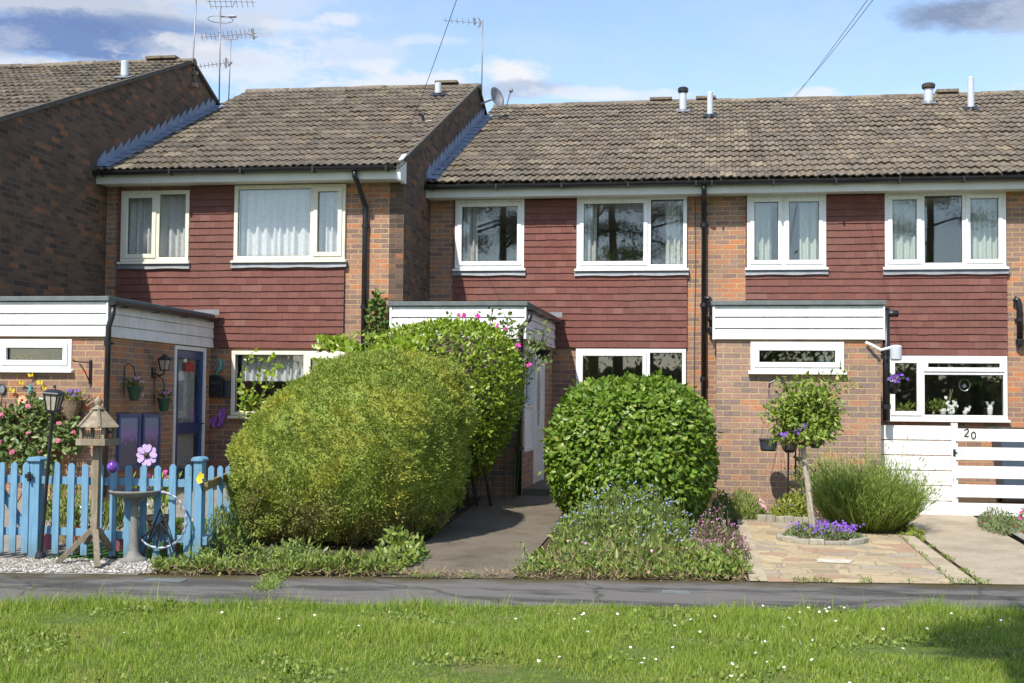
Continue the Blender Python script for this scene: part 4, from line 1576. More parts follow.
# ---- the two houses to the right share one roof line
XB = -0.17
X3 = 4.70
h2 = thing('terraced_house', 'middle house with the white side door, mostly behind the two big bushes', 'house', (-2.4, YM2, 0.3), 'terraced houses')
W2a = wpx(YM2, 455.5, 200, 524.5, 268.5)
W2b = wpx(YM2, 577, 196.5, 687, 268.5)
W2g = wpx(YM2, 576, 349, 686, 412)
TH2 = (ax(453.5, 300, YM2), ax(687, 300, YM2), az(600, 347.5, YM2), SOF)
MB().wall(XG1 + .002, XB, -0.2, SOF + .1, YM2, YM2 + .22, [W2a, W2b, W2g]).build('wall', 'brick', h2)
up = lambda q: (q[0], q[1], q[2] - .05, q[3] + .3)
tile_hang(h2, YM2, TH2[0], TH2[1], TH2[2], TH2[3] - .005, [up(W2a), up(W2b), W2g])
r2 = roof_tiles(h2, XG1 + .02, XB, *RF2)
eaves(h2, XG1 + 0.004, XB, YM2)
serrated_lead(r2, XG1, RF2, YM2 - 0.36, 25.25)
w = window(h2, YM2, W2a, [], [0], 'upvc', True, True)
curtain(w, W2a[0] + .1, W2a[0] + .34, W2a[2] + .06, W2a[3] - .05, YM2 + .17, 'curtain_white', .09)
w = window(h2, YM2, W2b, [ax(649, 230, YM2)], [0], 'upvc', True, True)
curtain(w, W2b[0] + .08, W2b[0] + .30, W2b[2] + .06, W2b[3] - .05, YM2 + .17, 'curtain_white', .09, gather=-.0)
curtain(w, W2b[1] - .34, W2b[1] - .06, W2b[2] + .06, W2b[3] - .05, YM2 + .17, 'curtain_white', .09)
w = window(h2, YM2, W2g, [ax(648, 370, YM2)], [0], 'upvc', True, False)
room(h2, XG1 + .25, XB - .12, YM2 + .25, YM2 + 3.8, 0.3, 2.42)
room(h2, XG1 + .25, XB - .12, YM2 + .25, YM2 + 3.8, 2.6, 4.72)
xp = ax(704, 250, YM2 - .06)
pipe(h2, [(xp, YM2 - .43, SOF + .12), (xp, YM2 - .43, SOF + .04), (xp, YM2 - .36, SOF - .03), (xp, YM2 - .12, SOF - .06), (xp, YM2 - .065, SOF - .12), (xp, YM2 - .065, 0.35)], .040,
     [(xp, YM2 - .065, 4.3), (xp, YM2 - .065, 3.05), (xp, YM2 - .065, 1.9)])
xq = ax(711.5, 310, YM2 - .07)
pipe(h2, [(xp, YM2 - .08, az(706, 298, YM2)), (xq - .03, YM2 - .08, az(706, 299, YM2)), (xq, YM2 - .08, az(706, 304, YM2)), (xq, YM2 - .08, az(711, 328, YM2))], .036, [(xq, YM2 - .08, az(711, 318, YM2))], name='waste_pipe')
MB().lathe((xq, YM2 - .08, az(711, 335, YM2)), [(.03, 0), (.055, .03), (.06, .1), (.045, .12)], 12).build('pipe_hopper', 'black_plastic', h2)
flue(r2, 683, 113, 92, 0.07, RF2, cap='black_plastic')
flue(r2, 710, 118, 92, 0.055, RF2, collar='black_plastic')
vy = RF2[2]
m = MB()
for a, b in ((650, 672), (696, 716)):
    m.box(ax(a, 101, vy), ax(b, 101, vy), vy - .12, vy + .12, RF2[3] + .05, RF2[3] + .10)
m.build('ridge_vent', 'roof_tile', r2)

# porch of the middle house, door and side light facing right
ZB2 = zg(-2.6, 17.2)
XP2 = ax(523, 320, YP2)
D2 = (18.30, 19.36, ZB2 + .04, 2.26)
S2 = (17.36, 18.20, ZB2 + .58, 2.26)
porch(h2, ax(394, 320, YP2), XP2, YP2, YM2 - .06, ZB2, None, [D2, S2])
side_door(h2, XP2, D2, 'upvc', 'upvc', 'panel')
m = MB()
y0, y1, z0, z1 = S2
m.box(XP2 - .08, XP2 + .015, y0, y0 + .05, z0, z1).box(XP2 - .08, XP2 + .015, y1 - .05, y1, z0, z1)
m.box(XP2 - .08, XP2 + .015, y0 + .05, y1 - .05, z1 - .05, z1).box(XP2 - .08, XP2 + .015, y0 + .05, y1 - .05, z0, z0 + .05)
m.box(XP2 - .05, XP2 - .01, y0 + .05, y1 - .05, z0 + .05, z0 + .6).box(XP2 - .08, XP2 + .015, y0 + .05, y1 - .05, z0 + .6, z0 + .66)
sw = m.build('side_window', 'upvc', h2, bevel=.004)
MB().box(XP2 - .035, XP2 - .027, y0 + .05, y1 - .05, z0 + .66, z1 - .05).build('pane', 'glass', sw)
room(h2, ax(394, 320, YP2) + .13, XP2 - .13, YP2 + .13, YM2 - .07, ZB2 + .03, 2.6)
pipe(h2, [(XP2 + .105, YP2 + .0, 2.75), (XP2 + .09, YP2 - .04, 2.62), (XP2 - .02, YP2 - .05, 2.5), (XP2 - .03, YP2 - .05, 0.28)], .036, [(XP2 - .03, YP2 - .05, 1.9), (XP2 - .03, YP2 - .05, 0.9)])
MB().box(XP2 - .2, XP2 + 1.0, YP2 + .1, YM2 - .02, ZB2 - .1, ZB2 + .10).build('door_step', 'path_concrete', h2)

h3 = thing('terraced_house', 'house with the white boarded gate numbered 20 and pale green curtains', 'house', (2.2, YM2, 0.1), 'terraced houses')
W3a = wpx(YM2, 747, 195, 826, 267.5)
W3b = wpx(YM2, 884.5, 192, 1005.5, 267)
W3g = wpx(YM2, 887, 356, 1007, 419)
TH3 = (ax(745.5, 300, YM2), ax(1006.5, 300, YM2), az(950, 355.5, YM2), SOF)
MB().wall(XB, X3, -0.3, SOF + .1, YM2, YM2 + .22, [W3a, W3b, W3g]).build('wall', 'brick', h3)
tile_hang(h3, YM2, TH3[0], TH3[1], TH3[2], TH3[3] - .005, [up(W3a), up(W3b), W3g])
r3 = roof_tiles(h3, XB, X3, *RF2)
eaves(h3, XB, X3, YM2)
w = window(h3, YM2, W3a, [ax(783.5, 230, YM2)], [0, 1], 'upvc', True, True)
curtain(w, W3a[0] + .11, W3a[0] + .38, W3a[2] + .06, W3a[3] - .06, YM2 + .17, 'curtain_green', .11)
curtain(w, W3a[1] - .39, W3a[1] - .10, W3a[2] + .06, W3a[3] - .06, YM2 + .17, 'curtain_green', .12)
w = window(h3, YM2, W3b, [ax(922, 230, YM2), ax(964, 230, YM2)], [0, 2], 'upvc', True, True)
curtain(w, W3b[0] + .10, W3b[0] + .55, W3b[2] + .06, W3b[3] - .06, YM2 + .17, 'curtain_green', .11)
curtain(w, W3b[1] - .58, W3b[1] - .08, W3b[2] + .06, W3b[3] - .06, YM2 + .17, 'curtain_green', .11)
w = window(h3, YM2, W3g, [ax(922, 390, YM2)], [0], 'upvc', True, False, trans={1: az(960, 373, YM2)})
room(h3, XB + .12, X3 - .12, YM2 + .25, YM2 + 3.8, 0.2, 2.42)
room(h3, XB + .12, X3 - .12, YM2 + .25, YM2 + 3.8, 2.6, 4.72)
flue(r3, 928.5, 105, 88, 0.085, RF2, cap='brown_pot')
flue(r3, 971, 111, 77, 0.060, RF2, 'flue_white', collar='black_plastic')
MB().box(ax(936, 93, vy), ax(958, 93, vy), vy - .12, vy + .12, RF2[3] + .05, RF2[3] + .11).build('ridge_vent', 'roof_tile', r3)
# porch of the house on the right
ZB3 = zg(1.0, YP2)
XA3, XC3 = ax(716.5, 320, YP2), ax(880.5, 330, YP2)
P3w = wpx(YP2, 750.5, 342, 844, 371)
porch(h3, XA3, XC3, YP2, YM2 - .06, ZB3, P3w, [], gutter=False)
w = window(h3, YP2 + .03, P3w, [], [0], 'upvc', True, False, proud=.055)
m = MB()
for px, hh, rr in ((792, .05, .02), (819, .10, .035), (826, .11, .04), (833, .08, .028)):
    m.lathe((ax(px, 360, YP2 + .2), YP2 + .2, P3w[2] + .06), [(rr, 0), (rr, hh * .8), (rr * .5, hh), (rr * .5, hh * 1.2)], 10)
m.build('sill_bottles', 'teal', w)
room(h3, XA3 + .13, XC3 - .13, YP2 + .13, YM2 - .07, ZB3 + .03, 2.6)
xp = XC3 + .075
pipe(h3, [(xp, YP2 + .03, 2.77), (xp, YP2 + .03, az(884, 421, YP2))], .046, [(xp, YP2 + .03, 2.2), (xp, YP2 + .03, 1.5)])
pipe(h3, [(xp, YP2 + .03, az(884, 313.5, YP2)), (xp + .15, YP2 + .03, az(884, 313.5, YP2))], .045, name='overflow_pipe')
# things on the kitchen window sill
m = MB()
sy = YM2 + .14
zs = W3g[2] + .06
for px, r_, h_ in ((943, .05, .10), (965, .035, .07), (990, .045, .16)):
    m.lathe((ax(px, 405, sy), sy, zs), [(r_ * .7, 0), (r_, h_ * .6), (r_ * .8, h_)], 12)
m.build('sill_pots', 'white_board', w)
P = np.array([(ax(random.gauss(937, 9), 405, sy), sy + random.gauss(0, .03), zs + .05 + random.random() * .16) for _ in range(110)] + [(ax(random.gauss(903, 8), 405, sy), sy + random.gauss(0, .03), zs + .02 + random.random() * .12) for _ in range(90)])
np_mesh('sill_plants', *leaf_geo(P, unit(rng.normal(size=(len(P), 3))), .09, .03, up=.6), 'weed_leaf', w)
P = np.array([(ax(random.gauss(952, 3.0), 405, sy), sy - .02, az(952, 407 + random.gauss(0, 3), sy)) for _ in range(26)] + [(ax(random.gauss(967, 1.6), 405, sy), sy - .02, az(952, 410 + random.gauss(0, 1.6), sy)) for _ in range(10)])
np_mesh('sill_flowers', *flower_geo(P, np.array([[0, -1.0, .3]]) + rng.normal(size=(len(P), 3)) * .3, .028), 'white_flower', w)
m = MB()
cx = ax(947, 385, sy)
for a, b in (((cx, sy, zs + .05), (cx + .1, sy, zs + .46)), ((cx + .02, sy, zs + .05), (cx + .05, sy, zs + .4))):
    m.tube([a, b], .006, 6)
m.build('sill_stem', 'old_wood', w)
cx, cz = ax(964.5, 385, sy), az(964.5, 385, sy)
m = MB()
m.tube([(cx + .08 * math.cos(t), sy, cz + .09 * math.sin(t)) for t in [6.2832 * q / 16 for q in range(17)]], .006, 6)
m.ell((cx, sy, cz - .02), (.03, .01, .03), 8, 6)
m.build('window_ornament', 'silver', w)
m = MB()
cx, cz = ax(989.5, 400, sy), zs + .14
for s in (-1, 1):
    m.prism([(cx, cz - .07), (cx + s * .07, cz + .07), (cx + s * .025, cz + .07), (cx, cz)][::s], sy - .03, sy - .02)
m.build('sill_ornament', 'silver', w)

# ---- next house on the right, all but its eaves beyond the frame
h4 = thing('terraced_house', 'rightmost house, only a strip of brick and roof at the edge of the photo', 'house', (7.0, YM2, 0.1), 'terraced houses')
W4 = (X3 + .75, X3 + 2.5, W3b[2], W3b[3])
MB().wall(X3, 9.6, -0.3, SOF + .1, YM2, YM2 + .22, [W4]).build('wall', 'brick', h4)
tile_hang(h4, YM2, X3 + .46, 9.2, TH3[2], TH3[3] - .005, [up(W4)])
window(h4, YM2, W4, [X3 + 1.6], [0], 'upvc', True, True)
room(h4, X3 + .12, 9.4, YM2 + .25, YM2 + 3.8, 2.6, 4.72)
r4 = roof_tiles(h4, X3, 9.65, *RF2)
gable(h4, 9.6, YM2, RF2, -0.3)
eaves(h4, X3, 9.6, YM2)
xq = ax(1019.5, 320, YM2 - .07)
pipe(h3, [(xq - .08, YM2 - .07, az(1019, 299, YM2)), (xq - .02, YM2 - .08, az(1019, 301, YM2)), (xq, YM2 - .08, az(1019, 306, YM2)), (xq, YM2 - .08, az(1019, 340, YM2))], .045, [(xq, YM2 - .08, az(1019, 320, YM2))], name='waste_pipe')
MB().lathe((xq, YM2 - .08, az(1019, 347, YM2)), [(.03, 0), (.06, .03), (.065, .1), (.045, .12)], 12).build('pipe_hopper', 'black_plastic', h3)

# ================================================================== things on and above the roofs
def yagi(m, a, b, n, lens, up=(0, 0, 1), r=0.007):
    """boom from a to b with n cross elements"""
    a, b = Vector(a), Vector(b)
    m.tube([a, b], r * 1.3, 6)
    d = (b - a).normalized()
    s = d.cross(Vector((0, 0, 1))).normalized()
    for i in range(n):
        t = (i + .5) / n
        p = a + (b - a) * t
        l = lens[0] + (lens[1] - lens[0]) * t
        e = (s * 0.55 + Vector((0, 0, 1)) * 0.83 if up else s).normalized()
        m.tube([p - e * l / 2, p + e * l / 2], r * .8, 5)
    return m


def P3(px, py, Y):
    x, z = at(px, py, Y)
    return (x, Y, z)


# mast strapped to the leftmost gable
Ya = 21.9
b = (XG0 + .05, Ya, az(192, 86, Ya))
t = thing('aerial_mast', 'thin rusty aerial mast strapped to the peak of the leftmost gable', 'aerial', b)
MB().tube([b, P3(193, 60, Ya), P3(197, -14, Ya)], .014, 8).build('mast', 'mast', t, smooth=True)
m = MB()
yagi(m, P3(158, -14, Ya), P3(236, -15, Ya), 12, (.4, .4))
m.build('antenna', 'mast', t)
MB().box(XG0 + .0, XG0 + .08, Ya - .05, Ya + .05, b[2] - .02, b[2] + .05).box(XG0 + .0, XG0 + .08, Ya - .05, Ya + .05, b[2] + .2, b[2] + .26).build('bracket', 'mast_rust', t)

Yb = 25.6
b = P3(219, 112, Yb)
t = thing('aerial_mast', 'tallest grey aerial mast between the two left roofs, with two antennas and a wire loop', 'aerial', b)
MB().tube([b, P3(220.5, 7, Yb)], .016, 8).build('mast', 'mast', t, smooth=True)
m = MB()
yagi(m, P3(207, 1, Yb), P3(255, 2, Yb), 9, (.34, .22))
m.tube([P3(209, 1, Yb), P3(211, 6, Yb), P3(233, 6.5, Yb), P3(235, 1, Yb)], .009, 6)
m.build('antenna', 'mast', t)
cx, cz = at(220.5, 19.5, Yb)
m = MB().tube([(cx + .26 * math.cos(q), Yb + .26 * math.sin(q), cz) for q in [6.2832 * i / 24 for i in range(25)]], .007, 6)
m.tube([(cx, Yb, cz + .06), P3(236, 16.5, Yb)], .016, 6)
m.tube([P3(230, 16.5, Yb), P3(236, 16.5, Yb)], .03, 6)
m.build('loop_antenna', 'mast', t)
m = yagi(MB(), P3(195, 67, Yb), P3(230, 62, Yb), 9, (.10, .14))
m.tube([P3(226, 58, Yb), P3(226, 68, Yb)], .02, 6).tube([P3(232, 62, Yb), P3(228, 66, Yb)], .02, 6)
m.build('small_antenna', 'mast', t)
Yc = 26.6
b = P3(228.5, 104, Yc)
t = thing('aerial_mast', 'shorter thin aerial mast just right of the tallest one, with one long comb antenna', 'aerial', b)
MB().tube([b, P3(231, 39, Yc)], .013, 8).build('mast', 'mast', t, smooth=True)
m = yagi(MB(), P3(200, 37, Yc), P3(256, 33, Yc), 13, (.14, .22))
m.tube([P3(225, 36, Yc), P3(226, 39, Yc), P3(237, 39, Yc), P3(239, 35, Yc)], .009, 6)
m.tube([P3(252, 29, Yc), P3(254, 39, Yc)], .03, 6).tube([P3(248, 33, Yc), P3(257, 37, Yc)], .018, 6)
m.build('antenna', 'mast', t)
Yd = 27.0
b = P3(481.5, 104, Yd)
t = thing('aerial_mast', 'aerial mast with one long thin antenna, behind the gable peak beside the satellite dish', 'aerial', b)
MB().tube([b, P3(482.7, 20, Yd)], .013, 8).build('mast', 'mast', t, smooth=True)
m = yagi(MB(), P3(443, 20, Yd), P3(483, 23, Yd), 7, (.10, .16))
m.tube([P3(474, 18, Yd), P3(475, 24, Yd)], .03, 6).tube([P3(478, 17, Yd), P3(481, 23, Yd)], .012, 6).tube([P3(478, 28, Yd), P3(481, 22, Yd)], .012, 6)
m.build('antenna', 'mast', t)

Ye = 24.9
c = Vector((XG1 + .34, Ye, az(489, 97, Ye)))
t = thing('satellite_dish', 'grey satellite dish fixed behind the right-hand gable peak', 'satellite dish', tuple(c))
dirn = Vector((0.80, -0.52, 0.30)).normalized()
s1 = dirn.cross(Vector((0, 0, 1))).normalized()
s2 = s1.cross(dirn)
V, Fc = [], []
for i in range(7):
    rr = i / 6
    for k in range(24):
        q = 6.2832 * k / 24
        p = c + (s1 * math.cos(q) * .18 + s2 * math.sin(q) * .21) * rr + dirn * (.09 * rr * rr - .09)
        V.append(p)
for i in range(6):
    for k in range(24):
        k2 = (k + 1) % 24
        Fc.append((i * 24 + k, i * 24 + k2, (i + 1) * 24 + k2, (i + 1) * 24 + k))
d = MB().add(V, Fc).build('dish', 'mast', t, smooth=True)
md = d.modifiers.new('thick', 'SOLIDIFY')
md.thickness = .012
MB().tube([c - s2 * .2 - dirn * .02, c - s2 * .28 + dirn * .16, c + dirn * .34 - s2 * .06], .012, 6).ell(c + dirn * .36 - s2 * .04, .045).build('receiver_arm', 'mast', t)
MB().tube([c - dirn * .09, c - dirn * .16 - Vector((.05, 0, 0)), (XG1 + .01, Ye - .1, c.z - .16)], .02, 8).build('bracket', 'mast', t)


def wire(name, label, a, b, sag, r=.009, group=None):
    a, b = Vector(a), Vector(b)
    pts = []
    for i in range(25):
        q = i / 24
        p = a + (b - a) * q
        p.z -= sag * 4 * q * (1 - q)
        pts.append(p)
    o = MB().tube(pts, r, 6).build(name, 'wire', base=tuple(a))
    return tag(o, label, 'cable', group)


hk = on_roof(409, 133, RF1)
a0 = P3(458, -12, 12.0)
wire('telephone_cable', 'single dark telephone cable slanting down to the second roof from the top of the photo', (hk[0], hk[1] - .0, hk[2] + .05), (a0[0] + .4, 9.0, a0[2] - .0 + .0), .12, .010) if False else None
A = Vector((hk[0], hk[1], hk[2] + .06))
B = Vector(P3(457, -10, 14.0))
wire('telephone_cable', 'single dark telephone cable slanting down to the second roof from the top of the photo', A, A + (B - A) * 1.9, .10, .0042)
hk2 = P3(793, 97, RF2[2] + .4)
for dx, s in ((0.0, .14), (0.05, .05)):
    A = Vector((hk2[0] + dx, hk2[1], hk2[2]))
    B = Vector(P3(868 + dx * 10, -6, 15.0))
    wire('telephone_cable', 'upper of the two cables crossing the sky above the right-hand ridge' if dx == 0 else 'lower of the two cables crossing the sky above the right-hand ridge', A, A + (B - A) * 1.9, s, .004, 'pair of cables over the ridge')
# thin cable down the party wall
xw = ax(695, 250, YM2)
o = MB().tube([(xw, YM2 - .012, 4.72), (xw + .01, YM2 - .012, 3.6), (xw - .005, YM2 - .012, 2.5), (xw, YM2 - .012, .6)], .006, 6).build('wall_cable', 'wire', h2)
hkp = on_roof(424, 124, RF1)
m = MB().tube([(hkp[0], hkp[1], hkp[2] + .03), (hkp[0] - .02, hkp[1] - .02, hkp[2] + .13), (hkp[0] - .08, hkp[1] - .04, hkp[2] + .17)], .026, 8).tube([(hkp[0], hkp[1], hkp[2] + .03), (hkp[0] + .14, hkp[1], hkp[2] + .05)], .022, 8)
m.build('cable_hook', 'black_plastic', r1)

def blooms(parent, P, N, r, mat, petals=5, name='flower'):
    for p, n_ in zip(P, N):
        np_mesh(name, *flower_geo(p[None], n_[None], r, petals), mat, parent)


# ================================================================== picket fence, gate and the left front garden
F0, F1 = gs(38, 559), gs(199, 561)


def fy(px):
    return F0[1] + (F1[1] - F0[1]) * (px - 38) / 161.0


def picket_at(px, pyt, pyb, w, name, parent, y=None, t=.02, off=0.0):
    Y = (fy(px) if y is None else y) - off
    x = ax(px, 510, Y)
    z0, z1 = az(px, pyb, Y), az(px, pyt, Y)
    h = w / 2
    poly = [(x - h, z0), (x + h, z0), (x + h, z1 - .025), (x + h * .55, z1 - .004), (x, z1 + .004), (x - h * .55, z1 - .004), (x - h, z1 - .025)]
    return MB().prism(poly, Y - t, Y).build(name, 'blue_paint', parent, bevel=.003)


fence = thing('picket_fence', 'weathered light blue picket fence around the left front garden', 'fence', (ax(110, 555, fy(110)), fy(110), 0))
for px in (57, 71, 85, 100, 113.5, 128, 143, 158, 173, 188):
    picket_at(px + random.uniform(-.4, .4), 463 + (px - 57) * .02 + random.uniform(-1, 1), 554 + (px - 57) * .045 + random.uniform(-1, 1), .066, 'picket', fence)
for px, w in ((36, .10), (199, .085)):
    Y = fy(px) + .03
    x = ax(px, 510, Y)
    z1 = az(px, 461, Y)
    p = MB().box(x - w / 2, x + w / 2, Y - .05, Y + .05, -.02, z1).build('post', 'blue_paint', fence, bevel=.005)
    MB().prism([(x - w * .68, z1), (x + w * .68, z1), (x + w * .68, z1 + .02), (x + w * .4, z1 + .04), (x - w * .4, z1 + .04), (x - w * .68, z1 + .02)], Y - .075, Y + .075).build('post_cap', 'blue_paint', p, bevel=.004)
for py in (480, 530):
    m = MB()
    a = (ax(42, py, fy(42) + .02), fy(42) + .02, az(42, py, fy(42)))
    b = (ax(206, py + 4 + (7 if py > 500 else 0), fy(206) + .02), fy(206) + .02, az(206, py + 4 + (7 if py > 500 else 0), fy(206)))
    m.bar(a, b, .032, .07)
    m.build('rail', 'blue_paint', fence, bevel=.003)
# return side of the fence, running back beside the hedge
YR0, XR = fy(203), ax(203, 510, fy(203))
for i, (d, px) in enumerate(((.55, 211), (1.0, 220), (1.5, 228), (2.05, 233))):
    picket_at(px, 466, 556 - i * 6, .06, 'picket', fence, YR0 + d)
m = MB().bar((XR + .03, YR0 - .02, az(205, 486, YR0)), (ax(232, 477, YR0 + 2.1), YR0 + 2.1, az(232, 474, YR0 + 2.1)), .04, .075)
m.build('side_rail', 'wood_rail', fence, bevel=.003)
m = MB().bar((XR + .03, YR0 - .02, az(205, 541, YR0)), (ax(232, 526, YR0 + 2.1), YR0 + 2.1, az(232, 523, YR0 + 2.1)), .04, .075)
m.build('side_rail', 'blue_paint', fence, bevel=.003)

gt = thing('picket_gate', 'light blue picket gate with a diagonal brace at the left edge of the photo', 'gate', (ax(10, 555, fy(10)), fy(10), 0))
for px in (-24, -11, 1.5, 14, 26):
    picket_at(px, 462.5, 553 - (26 - px) * .02, .066, 'picket', gt)
for py in (479, 531):
    MB().bar((ax(-30, py, fy(0) + .02), fy(-30) + .02, az(0, py, fy(0))), (ax(30, py + .5, fy(30) + .02), fy(30) + .02, az(30, py + .5, fy(30))), .03, .07).build('rail', 'blue_paint', gt, bevel=.003)
MB().bar((ax(-16, 466, fy(0) + .03), fy(0) + .03, az(0, 462, fy(0))), (ax(25, 531, fy(25) + .03), fy(25) + .03, az(25, 529, fy(25))), .03, .065).build('brace', 'blue_paint', gt)
yl = fy(28) - .03
MB().box(ax(26, 476, yl), ax(33, 476, yl), yl - .02, yl, az(29, 478, yl), az(29, 474, yl)).box(ax(29, 476, yl), ax(31, 476, yl), yl - .03, yl, az(29, 481, yl), az(29, 472, yl)).build('latch', 'black_plastic', gt)
MB().box(ax(0.5, 485, yl), ax(3.2, 485, yl), yl - .012, yl, az(2, 493, yl), az(2, 474, yl)).build('plaque', 'stone_grey', gt)

# bird table
bx, by, bz = gs(96, 566)
bt = thing('bird_table', 'weathered wooden bird table with a pointed roof in front of the fence', 'bird table', (bx, by, bz))
Y = by + .08
top = P3(97.5, 444, Y)
foot = P3(95, 535, Y)
MB().bar(foot, (top[0], Y, top[2] - .0), .062, .062, (0, 1, 0)).build('post', 'old_wood', bt, bevel=.004)
for q in ((57, 565, by - .04), (97.5, 567, by - .22), (116, 549, by + .42), (78, 556, by + .5)):
    e = (ax(q[0], q[1], q[2]), q[2], zg(bx, q[2]) + .02)
    MB().bar(e, (foot[0] + (e[0] - foot[0]) * .12, Y + (e[1] - Y) * .12, foot[2] + .04), .05, .05).build('leg', 'old_wood', bt, bevel=.004)
hw = .125
cx, tz = top[0], top[2]
m = MB().box(cx - hw, cx + hw, Y - hw, Y + hw, tz, tz + .022)
for s in (-1, 1):
    m.box(cx - hw - .015, cx + hw + .015, Y + s * hw - .009 * (1 + s), Y + s * hw + .009 * (1 - s) + 0, tz - .012, tz + .05) if False else None
m.box(cx - hw - .016, cx + hw + .016, Y - hw - .018, Y - hw - .001, tz - .01, tz + .05)
m.box(cx - hw - .016, cx + hw + .016, Y + hw + .001, Y + hw + .018, tz - .01, tz + .05)
m.box(cx - hw - .016, cx - hw - .001, Y - hw, Y + hw, tz - .01, tz + .05)
m.box(cx + hw + .001, cx + hw + .016, Y - hw, Y + hw, tz - .01, tz + .05)
m.build('tray', 'old_wood', bt, bevel=.003)
ez = az(99, 427, Y)
for i in (-1, 1):
    for j in (-1, 1):
        MB().box(cx + i * .105 - .013, cx + i * .105 + .013, Y + j * .105 - .013, Y + j * .105 + .013, tz + .023, ez + .01).build('roof_post', 'old_wood', bt)
rw, azp = .195, az(100, 410, Y)
n = 6
V = [(cx + rw * 1.02 * math.cos(6.2832 * k / n), Y + rw * 1.02 * math.sin(6.2832 * k / n), ez) for k in range(n)]
V += [(cx + .05 * math.cos(6.2832 * k / n), Y + .05 * math.sin(6.2832 * k / n), azp) for k in range(n)]
Fc = [(k, (k + 1) % n, n + (k + 1) % n, n + k) for k in range(n)] + [tuple(range(n - 1, -1, -1)), tuple(range(n, 2 * n))]
rf_ = MB().add(V, Fc)
for k in range(n):
    a = Vector(V[k]); b = Vector(V[n + k])
    rf_.bar(a + Vector((0, 0, .004)), b + Vector((0, 0, .004)), .022, .012)
rfo = rf_.build('roof', 'old_wood', bt)
MB().lathe((cx, Y, azp), [(.062, 0), (.066, .014), (.03, .03), (.024, .05), (.042, .07), (.03, .095), (.012, .125), (.002, .14)], 12).build('finial', 'old_wood', rfo, smooth=True)
m = MB()
for k in range(9):
    m.box(cx - .08 + .02 * k - .004, cx - .08 + .02 * k + .004, Y - .10, Y - .09, tz + .03, tz + .13)
m.build('feeder_guard', 'old_wood', bt)

# glass ball hanging from the tray
gx, gz_ = at(112.7, 467, Y - .14)
ball = thing('gazing_ball', 'small shiny purple and blue glass ball hanging from the bird table', 'ornament', (gx, Y - .14, gz_))
MB().ell((gx, Y - .14, gz_), (.05, .05, .057), 20, 14).build('glass_ball', 'ball_glass', ball, smooth=True)
MB().tube([(gx, Y - .14, gz_ + .055), (gx, Y - .14, tz + .0)], .003, 5).lathe((gx, Y - .14, gz_ + .05), [(.014, 0), (.012, .02)], 8).build('cord', 'wire', ball)

# solar lamp post, leaning
lx, ly, lz = gs(40.5, 560)
lp = thing('garden_lamp', 'slim black lantern lamp post leaning to the right by the picket gate', 'garden lamp', (lx, ly, lz))
base = P3(40.5, 557, ly)
topp = P3(52.5, 413, ly)
MB().lathe((lx, ly, lz - .02), [(.055, 0), (.052, .05), (.04, .09), (.026, .10)], 14).build('foot', 'black_plastic', lp)
pts = [Vector(base) + (Vector(topp) - Vector(base)) * (i / 12) for i in range(13)]
MB().tube(pts, [.016 + .002 * (i % 2) for i in range(13)], 10).build('pole', 'black_plastic', lp)
ang = math.atan2(topp[0] - base[0], topp[2] - base[2])


def tilt(vs, c, a):
    ca, sa = math.cos(a), math.sin(a)
    return [(c[0] + (x - c[0]) * ca + (z - c[2]) * sa, y, c[2] - (x - c[0]) * sa + (z - c[2]) * ca) for x, y, z in vs]


c = topp
H_ = .165
m = MB().lathe(c, [(.02, -.01), (.035, .0), (.062, .018), (.062, .028)], 4)
m.lathe((c[0], c[1], c[2] + H_), [(.10, 0), (.115, .012), (.105, .024), (.06, .05), (.02, .056), (.012, .066), (.016, .075), (.01, .095)], 4)
for k in range(4):
    a = 6.2832 * k / 4
    p0 = (c[0] + .058 * math.cos(a), c[1] + .058 * math.sin(a), c[2] + .02)
    p1 = (c[0] + .092 * math.cos(a), c[1] + .092 * math.sin(a), c[2] + H_ + .004)
    m.tube([p0, p1], .007, 6)
    a2 = a + 6.2832 / 8
    m.tube([(c[0] + .041 * math.cos(a2), c[1] + .041 * math.sin(a2), c[2] + .02), (c[0] + .065 * math.cos(a2), c[1] + .065 * math.sin(a2), c[2] + H_)], .004, 5)
rot = lambda vs: [(c[0] + (x - c[0]) * .7071 - (y - c[1]) * .7071, c[1] + (x - c[0]) * .7071 + (y - c[1]) * .7071, z) for x, y, z in vs]
m.v = tilt(rot(m.v), c, ang)
lan = m.build('lantern', 'black_plastic', lp)
m = MB().lathe((c[0], c[1], c[2] + .028), [(.052, 0), (.086, H_ - .03)], 4)
m.v = tilt(rot(m.v), c, ang)
m.build('lamp_glass', 'lamp_glass', lan)

# bird bath
bx, by, bz = gs(136, 562)
bb = thing('bird_bath', 'grey stone bird bath on a slender pedestal in front of the fence', 'bird bath', (bx, by, bz))
Y = by
zt = az(135, 491, Y)
xb = ax(134.5, 520, Y)
k = zt - bz
MB().lathe((xb, Y, bz), [(.125, 0), (.12, .03), (.085, .045), (.06, .07), (.046, .11), (.042, .2), (.036, k * .6), (.034, k - .10), (.05, k - .085), (.07, k - .065)], 18).build('pedestal', 'stone_grey', bb, smooth=True)
MB().lathe((xb, Y, zt), [(.07, -.065), (.14, -.055), (.205, -.035), (.228, -.010), (.235, .004), (.222, .010), (.19, -.004), (.1, -.02), (.01, -.022)], 28).build('basin', 'stone_grey', bb, smooth=True)

